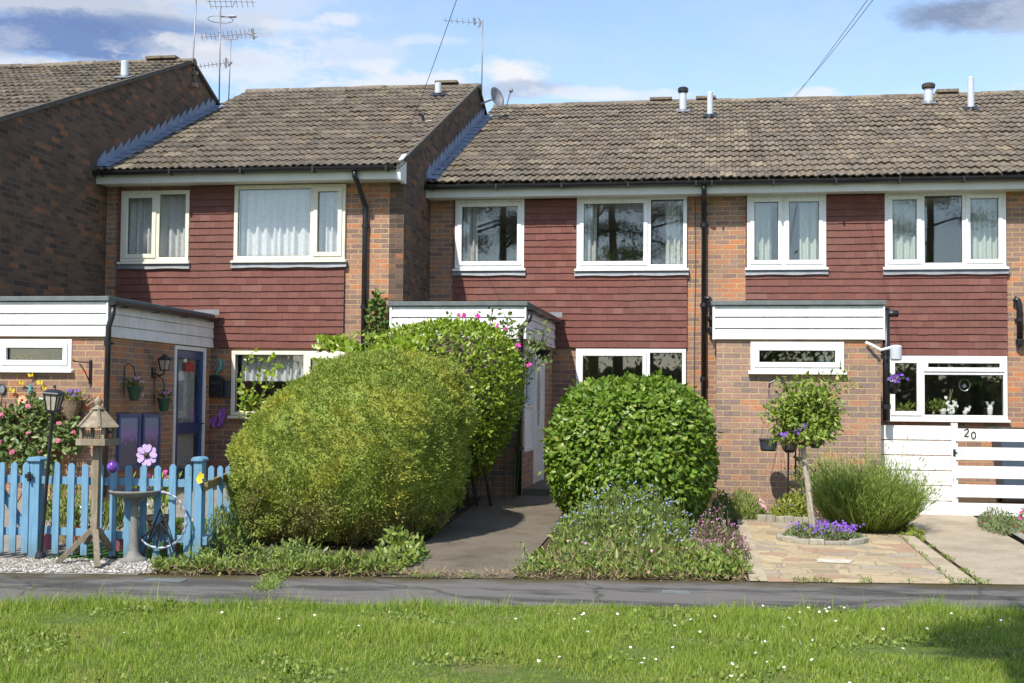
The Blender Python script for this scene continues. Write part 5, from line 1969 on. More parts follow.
# hoop planter stand behind the fence, flowerpots and a garden chair
Yh = fy(160) - .07
hc = P3(160, 520, Yh)
ring = thing('hoop_planter', 'round beaded hoop leaning on the blue pickets behind the bird bath', 'plant stand', (hc[0], Yh, 0.05))
n = 46
m = MB()
rad = (az(160, 492, Yh) - az(160, 548, Yh)) / 2
pts = [(hc[0] + rad * math.cos(6.2832 * i / n), Yh, hc[2] + rad * math.sin(6.2832 * i / n)) for i in range(n + 1)]
m.tube(pts, [.007 + .009 * (i % 2) for i in range(n + 1)], 6)
m.build('hoop', 'lead_sky_blue', ring)
m = MB()
for i in range(5):
    a = 3.9 + .36 * i
    m.tube([(hc[0], Yh, hc[2] - rad * .1), (hc[0] + rad * math.cos(a), Yh, hc[2] + rad * math.sin(a))], .010, 6)
m.tube([(hc[0] - .18, Yh, .03), (hc[0], Yh, hc[2] + .1), (hc[0] + .18, Yh, .03)], .013, 6)
m.build('spokes', 'black_plastic', ring)


def pot_plant(name, label, x, y, z, r, h, potmat, leafmat, n, ph, pr, L=.07, W=.022, flowers=None, cat='potted plant', up=.8, group=None):
    t = thing(name, label, cat, (x, y, z), group)
    MB().lathe((x, y, z), [(r * .72, 0), (r * .95, h * .8), (r * 1.05, h * .82), (r * 1.05, h), (r * .9, h), (r * .85, h * .9)], 16).build('pot', potmat, t, smooth=False)
    P = np.array([(x + random.gauss(0, pr * .5), y + random.gauss(0, pr * .5), z + h * .92 + ph * random.random() ** .8) for _ in range(n)])
    N = unit(P - np.array([x, y, z + h * .7]))
    np_mesh('foliage', *leaf_geo(P, N, L, W, up=up, out=.6), leafmat, t)
    if flowers:
        fm, fn, fr = flowers
        P = np.array([(x + random.gauss(0, pr * .55), y + random.gauss(0, pr * .5), z + h + ph * random.uniform(.5, 1.15)) for _ in range(fn)])
        blooms(t, P, np.array([[0, -.8, .6]]) + rng.normal(size=(fn, 3)) * .4, fr, fm)
    return t


def gp(px, py, Y, z=None):
    x = ax(px, py, Y)
    return x, Y, (zg(x, Y) if z is None else z)


yy = fy(50)
pot_plant('flowerpot', 'dusky pink flowerpot behind the fence below the lantern', *gp(48.5, 530, yy + .55), .085, .22, 'pink_pot', 'weed_leaf', 160, .22, .16)
pot_plant('flowerpot', 'pink flowerpot with upright yellow-green leaves behind the bird bath', *gp(117, 530, fy(117) + .5), .10, .17, 'pink_pot', 'lime_leaf', 170, .22, .14, L=.16, W=.016, up=2.2)
pot_plant('flowerpot', 'terracotta pot of low green leaves between the fence pickets', *gp(78, 530, fy(78) + .8), .10, .18, 'terracotta', 'weed_leaf', 240, .26, .2)
pot_plant('flowerpot', 'dark pot of white flowers behind the fence near the bird table', *gp(104, 530, fy(104) + .7), .09, .16, 'dark_pot', 'grey_leaf', 220, .24, .2, flowers=('white_flower', 26, .02))
pot_plant('flowerpot', 'tub of leafy lime green plants behind the middle pickets', *gp(160, 530, fy(160) + 1.2), .14, .25, 'brown_pot', 'privet_leaf', 260, .4, .25, flowers=('magenta', 12, .022))
pot_plant('flowerpot', 'terracotta pot with orange flowers at the foot of the fence on the right', *gp(172, 535, fy(172) + .5), .09, .14, 'terracotta', 'weed_leaf', 120, .14, .16, flowers=('peach', 24, .02))
pot_plant('flowerpot', 'wooden planter box behind the left pickets by the lamp', *gp(67, 530, fy(67) + 1.0), .13, .30, 'wood_rail', 'lime_leaf', 180, .3, .2)

# small yellow artificial flower clipped to the end post
p = P3(200.5, 478, fy(199) - .06)
o = np_mesh('flower_ornament', *join_geo(*[(lambda g: (g[0], tri(g[1])))(flower_geo(np.array([p]) + rng.normal(size=(3, 3)) * .012, np.array([[0, -1, .3]] * 3) + rng.normal(size=(3, 3)) * .3, .035))]), 'yellow', base=p)
tag(o, 'yellow flower clipped to the end post of the picket fence', 'ornament')

# giant lilac daisy ornament on a stick
Yo = fy(147) + .6
c = P3(147, 455, Yo)
t = thing('daisy_ornament', 'large lilac daisy ornament on a stick behind the fence', 'ornament', (c[0], Yo, zg(c[0], Yo)))
m = MB()
for k in range(10):
    a = 6.2832 * k / 10
    d_ = (math.cos(a), math.sin(a)); e_ = (-math.sin(a), math.cos(a))
    q = lambda r, s: (c[0] + d_[0] * r + e_[0] * s, Yo - .01 + .012 * (k % 2) - .06 * (r - .03), c[2] + d_[1] * r + e_[1] * s)
    vs = [q(.02, 0), q(.06, .026), q(.098, .024), q(.112, 0), q(.098, -.024), q(.06, -.026)]
    m.add(vs + [(x, y + .006, z) for x, y, z in vs], [(5, 4, 3, 2, 1, 0), (6, 7, 8, 9, 10, 11)] + [(i, (i + 1) % 6, (i + 1) % 6 + 6, i + 6) for i in range(6)])
m.build('petals', 'lilac', t)
MB().ell((c[0], Yo - .02, c[2]), (.028, .018, .028)).build('centre', 'brown_pot', t, smooth=True)
MB().tube([(c[0], Yo + .01, zg(c[0], Yo)), (c[0], Yo + .01, c[2])], .006, 6).build('stick', 'stem', t)

# ------------------------------------------------------------------ climbing roses and wall ornaments on the left porch
Yw = YP1 - .01
P = []
while len(P) < 1500:
    px, py = random.uniform(-30, 84), random.uniform(398, 470)
    top_ = 402 + 7 * math.sin(px * .11) + max(0, (px - 55)) * .45
    bot_ = 464 - 6 * math.sin(px * .2) - max(0, px - 62) * .8
    if top_ < py < bot_ and mnoise.noise(Vector((px * .07, py * .09, 2.2))) > -.38:
        x, z = at(px, py, Yw)
        P.append((x, Yw - .03 - .16 * random.random(), z))
P = np.array(P)
rose = thing('climbing_rose', 'climbing rose with pink blooms covering the porch wall left of the lantern', 'climbing plant', (ax(35, 460, Yw), Yw - .1, zg(-8.3, Yw)))
np_mesh('foliage', *leaf_geo(P, np.tile(np.array([[0, -1.0, .25]]), (len(P), 1)), .085, .05, spread=.9, up=-.15, out=.35, jit=.5, six=True), 'rose_leaf', rose)
m = MB()
for q in range(9):
    x0_ = ax(random.uniform(-20, 75), 470, Yw)
    pts = [(x0_ + random.gauss(0, .05) * i, Yw - .05, zg(-8.3, Yw) + i * .22) for i in range(7)]
    MB().tube(pts, .008, 6).build('stem', 'twig', rose)
Pf = np.array([P3(px, py, Yw - .19) for px, py in ((59, 423), (28, 433), (58, 441), (1, 415), (28, 406), (1, 441), (40, 452), (74, 432), (12, 452))])
for pf in Pf:
    np_mesh('rose', *join_geo(*[flower_geo(pf[None] + np.array([[0, -.01 * q, 0]]), np.array([[0, -1.0, .3]]) + rng.normal(size=(1, 3)) * .25, random.uniform(.028, .042) - .009 * q, 6) for q in range(3)]), 'pink_flower', rose)


def wall_flower(name, label, px, py, Y, mat, r, cmat=None, petals=6, face=(0, -1, .15)):
    c = P3(px, py, Y - .03)
    t = thing(name, label, 'ornament', c)
    np_mesh('petals', *flower_geo(np.array([c] * 2) + np.array([[0, 0, 0], [0, -.006, 0]]), np.array([face] * 2, float) + rng.normal(size=(2, 3)) * .1, r, petals), mat, t)
    MB().ell((c[0], c[1] - .012, c[2]), (r * .32, .014, r * .32), 10, 6).build('centre', cmat or 'brown_pot', t)
    return t


wall_flower('flower_ornament', 'large peach flower on the porch brickwork left of the lantern', 22.5, 400, Yw - .06, 'peach', .055, 'red', 8)
wall_flower('flower_ornament', 'white flower ornament touching the left side of the lantern', 41.5, 401, Yw - .06, 'white_flower', .045, 'yellow', 7)
for px, py, w_ in ((12.5, 390, 'lowest yellow butterfly, nearest the round plaque on the porch wall'), (31.5, 375, 'topmost yellow butterfly under the porch window'), (40.5, 382.5, 'yellow butterfly right of the topmost one on the porch wall'), (22, 383, 'yellow butterfly left of the topmost one on the porch wall'), (45, 388, 'yellow butterfly just above the top of the lantern'), (74, 391, 'yellow butterfly beside the wicker basket on the porch wall')):
    c = P3(px, py, Yw - .03)
    t = thing('butterfly_ornament', w_, 'ornament', c, 'yellow butterflies on the porch wall')
    m = MB()
    rt, sc_ = random.uniform(-.7, .7), random.uniform(.8, 1.1)
    for s in (-1, 1):
        vs = [(c[0], c[1] - .004, c[2] - .02), (c[0] + s * .034, c[1] - .022, c[2] - .026), (c[0] + s * .042, c[1] - .028, c[2] + .028), (c[0] + s * .008, c[1] - .008, c[2] + .018)]
        m.add(vs + [(x, y + .004, z) for x, y, z in vs], [(0, 1, 2, 3), (7, 6, 5, 4), (0, 4, 5, 1), (1, 5, 6, 2), (2, 6, 7, 3)])
    m2 = MB().ell(c, (.006, .008, .026), 8, 6)
    for q in (m, m2):
        q.v = [(c[0] + sc_ * ((x - c[0]) * math.cos(rt) + (z - c[2]) * math.sin(rt)), y, c[2] + sc_ * ((z - c[2]) * math.cos(rt) - (x - c[0]) * math.sin(rt))) for x, y, z in q.v]
    m.build('wings', 'yellow', t)
    m2.build('body', 'brown_pot', t)
c = P3(30, 390, Yw - .02)
t = thing('lizard_ornament', 'small teal lizard ornament among the yellow butterflies', 'ornament', c)
MB().tube([(c[0] - .03, c[1], c[2] - .07), (c[0] - .01, c[1], c[2] - .03), (c[0] + .005, c[1], c[2]), (c[0], c[1], c[2] + .04), (c[0] + .01, c[1], c[2] + .065)], [.004, .010, .018, .014, .010], 8).build('body', 'teal', t)
m = MB()
for s in (-1, 1):
    for dz in (-.02, .03):
        m.tube([(c[0], c[1], c[2] + dz), (c[0] + s * .035, c[1], c[2] + dz + .014), (c[0] + s * .045, c[1], c[2] + dz + .03)], .005, 6)
m.build('legs', 'teal', t)
c = P3(2.5, 389, Yw)
t = thing('wall_plaque', 'oval grey picture plaque under the left porch window', 'plaque', c)
MB().add([(c[0] + .042 * math.cos(6.2832 * i / 24), c[1] - .012, c[2] + .06 * math.sin(6.2832 * i / 24)) for i in range(24)] + [(c[0] + .042 * math.cos(6.2832 * i / 24), c[1] + .005, c[2] + .06 * math.sin(6.2832 * i / 24)) for i in range(24)],
         [tuple(range(24))[::-1]] + [(i, (i + 1) % 24, (i + 1) % 24 + 24, i + 24) for i in range(24)]).build('panel', 'lead', t)
MB().tube([(c[0] + .042 * math.cos(6.2832 * i / 24), c[1] - .012, c[2] + .06 * math.sin(6.2832 * i / 24)) for i in range(25)], .008, 6).build('rim', 'brown_pot', t)

# wicker cone basket on an iron bracket
c = P3(72, 400, YP1 - .12)
t = thing('wall_basket', 'cone shaped wicker basket of purple flowers on the porch wall', 'basket', (c[0], YP1 - .12, c[2] - .22))
zb = az(72, 425, YP1 - .12)
MB().lathe((c[0], YP1 - .12, zb), [(.02, 0), (.06, .08), (.095, .17), (.125, c[2] - zb - .02), (.135, c[2] - zb), (.115, c[2] - zb), (.1, c[2] - zb - .03)], 18, 1, .85).build('cone', 'wicker', t)
P = np.array([(c[0] + random.gauss(0, .06), YP1 - .12 + random.gauss(0, .05), c[2] + random.uniform(-.01, .10)) for _ in range(170)])
np_mesh('foliage', *leaf_geo(P, unit(P - np.array([c[0], YP1 - .12, c[2] - .1])), .05, .022, up=.4, out=.6), 'lime_leaf', t)
P = np.array([(c[0] + random.gauss(0, .07), YP1 - .14 + random.gauss(0, .04), c[2] + random.uniform(.05, .13)) for _ in range(14)])
blooms(t, P, np.array([[0, -1, .4]]) + rng.normal(size=(14, 3)) * .3, .022, 'violet')
bxk, bzk = at(90, 372, YP1 - .02)
t = thing('wall_bracket', 'empty wrought iron bracket on the porch corner brickwork', 'bracket', (bxk, YP1 - .02, bzk))
m = MB().box(bxk - .013, bxk + .013, YP1 - .025, YP1 - .001, az(90, 384, YP1), az(90, 360, YP1))
m.tube([(bxk, YP1 - .02, az(90, 362.5, YP1)), (bxk - .05, YP1 - .16, az(90, 362.5, YP1)), (bxk - .09, YP1 - .26, az(90, 362, YP1)), (bxk - .095, YP1 - .28, az(90, 360.5, YP1))], .009, 6)
m.tube([(bxk, YP1 - .02, az(90, 382, YP1)), (bxk - .03, YP1 - .09, az(90, 372, YP1)), (bxk - .06, YP1 - .18, az(90, 364, YP1))], .007, 6)
m.build('iron_scroll', 'black_plastic', t)

# on the porch side wall (faces right)
XS = XP1
for (pa, pb, lab) in ((116.6, 138, 'left-hand blue framed lavender picture on the shaded porch wall'), (141, 158.6, 'right-hand blue framed lavender picture, next to the blue door')):
    ya, yb = yon(pa, 430, XS)[0], yon(pb, 430, XS)[0]
    zt = yon(pa, 414, XS)[1]
    zb_ = zt - .72
    t = thing('framed_picture', lab, 'picture', (XS + .02, (ya + yb) / 2, zb_), 'lavender pictures by the door')
    MB().box(XS + .002, XS + .022, ya + .05, yb - .05, zb_ + .05, zt - .05).build('canvas', 'lavender_picture', t)
    m = MB().box(XS + .001, XS + .035, ya, ya + .049, zb_, zt).box(XS + .001, XS + .035, yb - .049, yb, zb_, zt)
    m.box(XS + .001, XS + .034, ya + .049, yb - .049, zt - .049, zt).box(XS + .001, XS + .034, ya + .049, yb - .049, zb_, zb_ + .049)
    m.build('frame', 'frame_blue', t)
y_, z_ = yon(153, 372, XS)
t = thing('wall_lantern', 'black coach lantern on the shaded porch wall beside the blue door', 'lamp', (XS, y_, z_))
m = MB().box(XS + .001, XS + .02, y_ - .05, y_ + .05, z_ - .08, z_ + .06).tube([(XS + .02, y_, z_ - .02), (XS + .10, y_, z_ - .05), (XS + .16, y_, z_ - .02), (XS + .16, y_, z_ + .02)], .011, 8)
m.lathe((XS + .16, y_, z_ + .02), [(.055, 0), (.06, .012)], 6).lathe((XS + .16, y_, z_ + .16), [(.105, 0), (.09, .025), (.03, .07), (.01, .085)], 6)
for k in range(6):
    a = 6.2832 * k / 6
    m.tube([(XS + .16 + .055 * math.cos(a), y_ + .055 * math.sin(a), z_ + .02), (XS + .16 + .092 * math.cos(a), y_ + .092 * math.sin(a), z_ + .165)], .006, 5)
m.build('lantern_frame', 'black_plastic', t)
MB().lathe((XS + .16, y_, z_ + .03), [(.05, 0), (.086, .13)], 6).build('lamp_glass', 'lamp_glass', t)


def side_basket(px, py, label):
    y, z = yon(px, py, XS + .14)
    t = thing('hanging_pot', label, 'hanging pot', (XS + .14, y, z - .08), 'green pots on the porch side wall')
    MB().lathe((XS + .14, y, z - .1), [(.055, 0), (.085, .15), (.095, .155), (.095, .18), (.075, .18)], 14).build('pot', 'green_pot', t)
    P = np.array([(XS + .14 + random.gauss(0, .05), y + random.gauss(0, .05), z + .07 + random.uniform(0, .10)) for _ in range(90)])
    np_mesh('foliage', *leaf_geo(P, unit(P - np.array([XS + .14, y, z])), .055, .025, up=.4), 'rose_leaf', t)
    P = np.array([(XS + .16 + random.gauss(0, .05), y + random.gauss(0, .05), z + .14 + random.uniform(0, .06)) for _ in range(10)])
    blooms(t, P, np.array([[.5, -1, .4]]) + rng.normal(size=(10, 3)) * .3, .024, 'pale_pink')
    m = MB().tube([(XS + .005, y - .02, z - .02), (XS + .005, y - .02, z + .34), (XS + .06, y - .02, z + .38), (XS + .12, y, z + .33), (XS + .14, y, z + .25), (XS + .14, y, z + .08)], .008, 6)
    m.build('bracket', 'black_plastic', t)


side_basket(134.5, 393, 'green hanging pot of pink flowers beside the silver pinwheel on the porch side wall')
side_basket(164, 404, 'green hanging pot close to the left edge of the blue door')
y_, z_ = yon(142.5, 391, XS + .10)
t = thing('pinwheel', 'silver pinwheel ornament beside the left hanging pot', 'ornament', (XS + .1, y_, z_))
m = MB()
for k in range(7):
    a = 6.2832 * k / 7
    p0 = Vector((XS + .1, y_, z_))
    d_ = Vector((.5 * math.cos(a), -.87 * math.cos(a), math.sin(a)))
    e_ = Vector((-.5 * math.sin(a), .87 * math.sin(a), math.cos(a)))
    m.add([p0, p0 + d_ * .09 + e_ * .03, p0 + d_ * .12, p0 + d_ * .06 - e_ * .015 + Vector((.02, -.01, 0))], [(0, 1, 2), (0, 2, 3)])
m.build('vanes', 'silver', t)
MB().tube([(XS + .01, y_, z_), (XS + .1, y_, z_)], .008, 6).build('pin', 'black_plastic', t)

# on the main wall right of the blue door
c = P3(215, 387, YM1 - .05)
t = thing('letterbox', 'black arched letterbox on the brick wall between the blue door and the window', 'letterbox', (c[0], YM1, c[2] - .15))
w_, h_ = .15, .30
arch = [(c[0] - w_, c[2] - h_ / 2), (c[0] + w_, c[2] - h_ / 2)] + [(c[0] + w_ * math.cos(q), c[2] + .06 + .12 * math.sin(q)) for q in [math.pi * i / 12 for i in range(13)]]
bx_ = MB().prism(arch, YM1 - .11, YM1 - .002).build('box', 'black_plastic', t, bevel=.008)
MB().box(c[0] - .10, c[0] + .10, YM1 - .122, YM1 - .111, c[2] + .05, c[2] + .075).box(c[0] - .02, c[0] + .02, YM1 - .118, YM1 - .111, c[2] - .06, c[2] - .03).build('flap', 'dark_pot', t)
MB().box(c[0] + w_ + .01, c[0] + w_ + .09, YM1 - .09, YM1 - .002, c[2] - .16, c[2] + .10).build('paper_holder', 'dark_pot', t, bevel=.01)
c = P3(218, 421, YM1 - .05)
t = thing('butterfly_ornament', 'large purple butterfly ornament on the brick wall below the letterbox', 'ornament', c)
m = MB()
for (dx, dz, w_, h_, sh) in ((.075, .10, .06, .10, 0), (-.085, .0, .085, .055, 1), (.05, -.03, .05, .05, 0), (-.03, -.05, .05, .05, 1)):
    n = 12
    vs = [(c[0] + dx + w_ * math.cos(6.2832 * i / n), c[1] - .03 * abs(math.cos(6.2832 * i / n)), c[2] + dz + h_ * math.sin(6.2832 * i / n) + .35 * w_ * math.cos(6.2832 * i / n)) for i in range(n)]
    m.add(vs + [(x, y + .005, z) for x, y, z in vs], [tuple(range(n))[::-1], tuple(range(n, 2 * n))])
m.build('wings', 'purple_wing', t)
MB().tube([(c[0] - .02, c[1] - .02, c[2] - .06), (c[0] + .0, c[1] - .02, c[2] + .06)], .010, 6).build('body', 'brown_pot', t)
c = P3(219.5, 367.5, YM1 - .03)
t = thing('gecko_ornament', 'teal mosaic gecko ornament on the wall above the black letterbox', 'ornament', c)
MB().tube([(c[0] - .03, c[1], c[2] - .16), (c[0] - .045, c[1], c[2] - .09), (c[0], c[1], c[2] - .02), (c[0] + .02, c[1], c[2] + .06), (c[0] + .0, c[1], c[2] + .13)], [.008, .016, .032, .028, .022], 8).build('body', 'teal', t)
m = MB()
for s in (-1, 1):
    for dz in (-.04, .06):
        m.tube([(c[0], c[1], c[2] + dz), (c[0] + s * .06, c[1], c[2] + dz + .025), (c[0] + s * .08, c[1], c[2] + dz + .055)], .009, 6)
m.build('legs', 'teal', t)

# ================================================================== hedges and bushes
def bush(name, label, c, r, n, mat, L, W, p=2.4, lump=.08, lscale=2.4, depth=.10, six=False, up=.2, out=.5, spread=.8, jit=.5, shape=None, core='twig', cs=.84, seed=0., zlo=-1.0, cat='bush', fold=.25, tufts=None):
    base = (c[0], c[1], zg(c[0], c[1]))
    t = thing(name, label, cat, base)
    P, N = sup_pts(n, c, r, p, lump, lscale, zlo, depth, seed, shape)
    k = P[:, 2] > base[2] - .02
    gs_ = [leaf_geo(P[k], N[k], L, W, spread=spread, up=up, out=out, fold=fold, jit=jit, six=six)]
    if tufts:
        # little fans of growth standing off the surface
        C_, Nc = sup_pts(tufts[0], c, r, p, lump, lscale, zlo, .06, seed, shape)
        kk = C_[:, 2] > base[2] + .02
        C_, Nc = C_[kk], Nc[kk]
        i_ = rng.integers(0, len(C_), tufts[1])
        sz = (.55 + .9 * rng.random(len(C_)) ** 1.5)[i_][:, None]
        o_ = rng.normal(size=(tufts[1], 3)) * tufts[2] * sz
        PP = C_[i_] + o_ * .75 + Nc[i_] * (np.abs(rng.normal(size=(tufts[1], 1))) * tufts[2] * 1.0 * sz)
        gs_.append(leaf_geo(PP, unit(Nc[i_] * .7 + o_ / tufts[2] * .55), L, W, spread=.45, up=up, out=.8, fold=fold, jit=jit, six=six))
    np_mesh('foliage', *join_geo(*gs_), mat, t)
    V, Fc = sup_core(c, r, p, cs, shape)
    V[:, 2] = np.maximum(V[:, 2], base[2] - .05)
    np_mesh('branches', V, Fc, core, t)
    return t


# big conifer hedge mound on the left
Yc = 13.55
xl, xr = ax(243, 470, Yc), ax(465, 450, Yc)
zt = az(375, 354, Yc + .1)
cz = zt * .49
low = lambda P: 1 + .26 * np.minimum(1, np.maximum(0, -P[:, 2])) ** 2
shear = lambda P: np.stack([P[:, 0] * low(P) * np.where(P[:, 0] < 0, .95 - .20 * np.maximum(P[:, 2], 0), 1.0) + .30 * P[:, 2] * (P[:, 2] > 0) + .05 * P[:, 2], P[:, 1] * low(P) + .18 * np.maximum(P[:, 2], 0), P[:, 2]], 1)
bush('conifer_hedge', 'huge rounded olive green conifer bush beside the blue fence', ((xl + xr) / 2 - .04, Yc, cz), ((xr - xl) / 2, 1.42, zt - cz), 68000, 'conifer_leaf', .038, .014, p=2.2, tufts=(4600, 92000, .017), lump=.085, lscale=3.0, depth=.08, up=.45, out=.35, spread=.85, jit=.6, shape=shear, cs=.90, core='conifer_leaf')

# glossy privet hedge behind it, by the middle porch
Yp = 15.95
xl, xr = ax(366, 350, Yp), ax(519, 345, Yp)
zt = az(450, 324, Yp)
zb_ = zg(-3, Yp) + .18
sh2 = lambda P: np.stack([P[:, 0] - .28 * np.maximum(-P[:, 2], 0) * (P[:, 0] > 0), P[:, 1], P[:, 2] + .05 * P[:, 0]], 1)
pv = bush('privet_hedge', 'bright glossy green hedge between the conifer bush and the middle porch', ((xl + xr) / 2, Yp, (zt + zb_) / 2), ((xr - xl) / 2, .95, (zt - zb_) / 2), 19000, 'privet_leaf', .055, .031, p=3.0, tufts=(260, 1800, .03), lump=.07, depth=.12, up=.35, out=.6, six=True, shape=sh2)
for i in range(9):
    x = random.uniform(xl + .5, xr - .35)
    MB().tube([(x, Yp + random.uniform(-.4, .4), zg(x, Yp) - .02), (x + random.uniform(-.1, .1), Yp + random.uniform(-.5, .5), zb_ + .4)], .022, 6).build('stem', 'twig', pv)

# ivy creeping over the conifer and up the brick pier
iv = thing('ivy', 'pale ivy climbing the brick pier above the big conifer bush', 'climbing plant', (ax(375, 340, 18.4), 18.4, zg(-5, 18.4)))
P = []
while len(P) < 420:
    px, py = random.gauss(377, 8), random.uniform(291, 352)
    if abs(px - 378) < 2 + (py - 290) * .28:
        x, z = at(px, py, YM1 - .08)
        P.append((x, YM1 - .03 - .14 * random.random(), z))
P = np.array(P)
g1 = leaf_geo(P, np.tile(np.array([[0, -1.0, .3]]), (len(P), 1)), .075, .055, up=.1, out=.4, six=True)
np_mesh('foliage', *g1, 'ivy_leaf', iv)
x0_ = ax(377, 340, YM1 - .03)
MB().tube([(x0_ + .05, YM1 - .03, zg(-5, 18.4)), (x0_ + .02, YM1 - .03, 1.6), (x0_, YM1 - .03, 2.4), (x0_ + .01, YM1 - .03, 3.0)], .014, 6).build('stems', 'twig', iv)
vn = thing('bindweed', 'bright leafy creeper sprawling over the top of the conifer bush', 'climbing plant', (ax(350, 360, 14.2), 14.2, zg(-4, 14.2)))
P = []
while len(P) < 620:
    px, py = random.uniform(318, 425), random.gauss(351, 7)
    if py > 336 + abs(px - 365) * .10 and mnoise.noise(Vector((px * .05, py * .08, 4))) > -.05:
        Yq = 13.45 + (372 - py) * .022 + .05 * random.random()
        x, z = at(px, py, Yq)
        P.append((x, Yq - .04, z + .02))
P = np.array(P)
np_mesh('foliage', *leaf_geo(P, np.tile(unit(np.array([[0, -.8, .7]])), (len(P), 1)), .075, .05, up=.3, out=.3, six=True), 'privet_leaf', vn)
for q in range(5):
    a = random.uniform(300, 420)
    MB().tube([P3(a, 352, 14.0), P3(a + 9, 346, 14.05), P3(a + 20, 344, 14.1)], .006, 5).build('stem', 'stem', vn)
# loose shoots in front of the ground floor window of the second house
sh = thing('climbing_shoot', 'loose leafy shoots in front of the net curtained ground floor window', 'climbing plant', (ax(260, 420, 17.6), 17.6, zg(-6.2, 17.6)))
P = []
for path in (((244, 425), (242, 395), (244, 365), (254, 352)), ((248, 425), (250, 392), (262, 372), (272, 358)), ((250, 428), (256, 408), (268, 384), (262, 356)), ((258, 404), (266, 390), (274, 374), (279, 360))):
    pts = [Vector(P3(px + random.uniform(-2, 2), py, 17.6 + .1 * i)) for i, (px, py) in enumerate(path)]
    MB().tube(pts, .005, 5).build('stem', 'stem', sh)
    for i in range(3):
        for q in range(9):
            P.append(pts[i] + (pts[i + 1] - pts[i]) * random.random() + Vector((random.gauss(0, .03), random.gauss(0, .03), random.gauss(0, .03))))
for q in range(60):
    P.append(Vector(P3(random.gauss(248, 3), random.gauss(399, 4.5), 17.5)))
P = np.array(P)
np_mesh('foliage', *leaf_geo(P, np.tile(np.array([[0, -1.0, .4]]), (len(P), 1)), .085, .06, up=.1, out=.3, six=True), 'privet_leaf', sh)

# rounded big-leaved bush in the middle
Yr = 15.1
xl, xr = ax(551, 450, Yr), ax(714, 450, Yr)
zt = az(632, 380, Yr)
cz = (zt + .10) / 2
bush('round_bush', 'round clipped bush with broad bright green leaves in front of the middle window', ((xl + xr) / 2, Yr, cz), ((xr - xl) / 2, 1.0, zt - cz), 24000, 'round_leaf', .070, .046, p=2.65, tufts=(420, 2600, .022), lump=.045, lscale=2.3, depth=.12, six=True, up=-.35, out=.45, spread=.75, jit=.35, cs=.86)

# pink rose over the middle porch
rb = thing('rose_bush', 'leggy rose bush with pink blooms against the white cladding of the middle porch', 'rose', (ax(500, 400, 16.9), 16.9, zg(-2.8, 16.9)))
P, m, Pf = [], MB(), []
for path in (((480, 345), (470, 330), (457, 320)), ((484, 345), (480, 325), (474, 313)), ((488, 345), (490, 325), (492, 312)), ((500, 350), (503, 330), (506, 322)), ((512, 350), (518, 335), (524, 325)),
             ((520, 370), (528, 350), (536, 328)), ((522, 372), (532, 356), (545, 342)), ((520, 375), (526, 365), (528, 360)), ((510, 345), (512, 330), (504, 314)), ((524, 380), (538, 365), (548, 358)), ((520, 360), (540, 345), (546, 325))):
    pts = [Vector(P3(px, py, 16.75 - .03 * i)) for i, (px, py) in enumerate(path)]
    MB().tube([Vector((pts[0].x - .1, 16.85, zg(-2.8, 16.9)))] + pts, .006, 5).build('stem', 'stem', rb)
    for i in range(2):
        for q in range(15):
            P.append(pts[i] + (pts[i + 1] - pts[i]) * random.random() + Vector((random.gauss(0, .035), random.gauss(0, .05), random.gauss(0, .035))))
for px, py in ((459, 316), (464, 315), (457, 324), (478, 316), (481, 327), (498, 326), (505, 329), (517, 345), (528, 363)):
    Pf.append(P3(px, py, 16.62))
P = np.array(P)
np_mesh('foliage', *leaf_geo(P, np.tile(np.array([[.1, -1.0, .4]]), (len(P), 1)), .065, .038, up=.1, out=.3, six=True), 'rose_leaf', rb)
Pf = np.array(Pf)
for pf in Pf:
    np_mesh('rose', *join_geo(*[flower_geo(pf[None] + rng.normal(size=(1, 3)) * .012, np.array([[0, -1.0, .3]]) + rng.normal(size=(1, 3)) * .35, random.uniform(.03, .046) - .01 * q, 6) for q in range(3)]), 'magenta', rb)
c = P3(543, 352, 18.0)
t = thing('hanging_pot', 'small dark hanging pot beside the white side door', 'hanging pot', (c[0], 18.0, c[2]))
MB().lathe((c[0], 18.0, c[2] - .1), [(.06, 0), (.11, .1), (.12, .13), (.09, .13)], 12).build('pot', 'black_plastic', t)
P = np.array([(c[0] + random.gauss(0, .09), 18.0 + random.gauss(0, .08), c[2] + random.gauss(0, .08)) for _ in range(80)])
np_mesh('foliage', *leaf_geo(P, unit(P - np.array([c[0], 18, c[2] - .1])), .07, .03, up=-.2), 'lime_leaf', t)
MB().tube([(c[0], 18.0, c[2]), (c[0], 18.0, c[2] + .3), (XP2 + .01, 18.0, c[2] + .34)], .006, 6).build('hook', 'black_plastic', t)

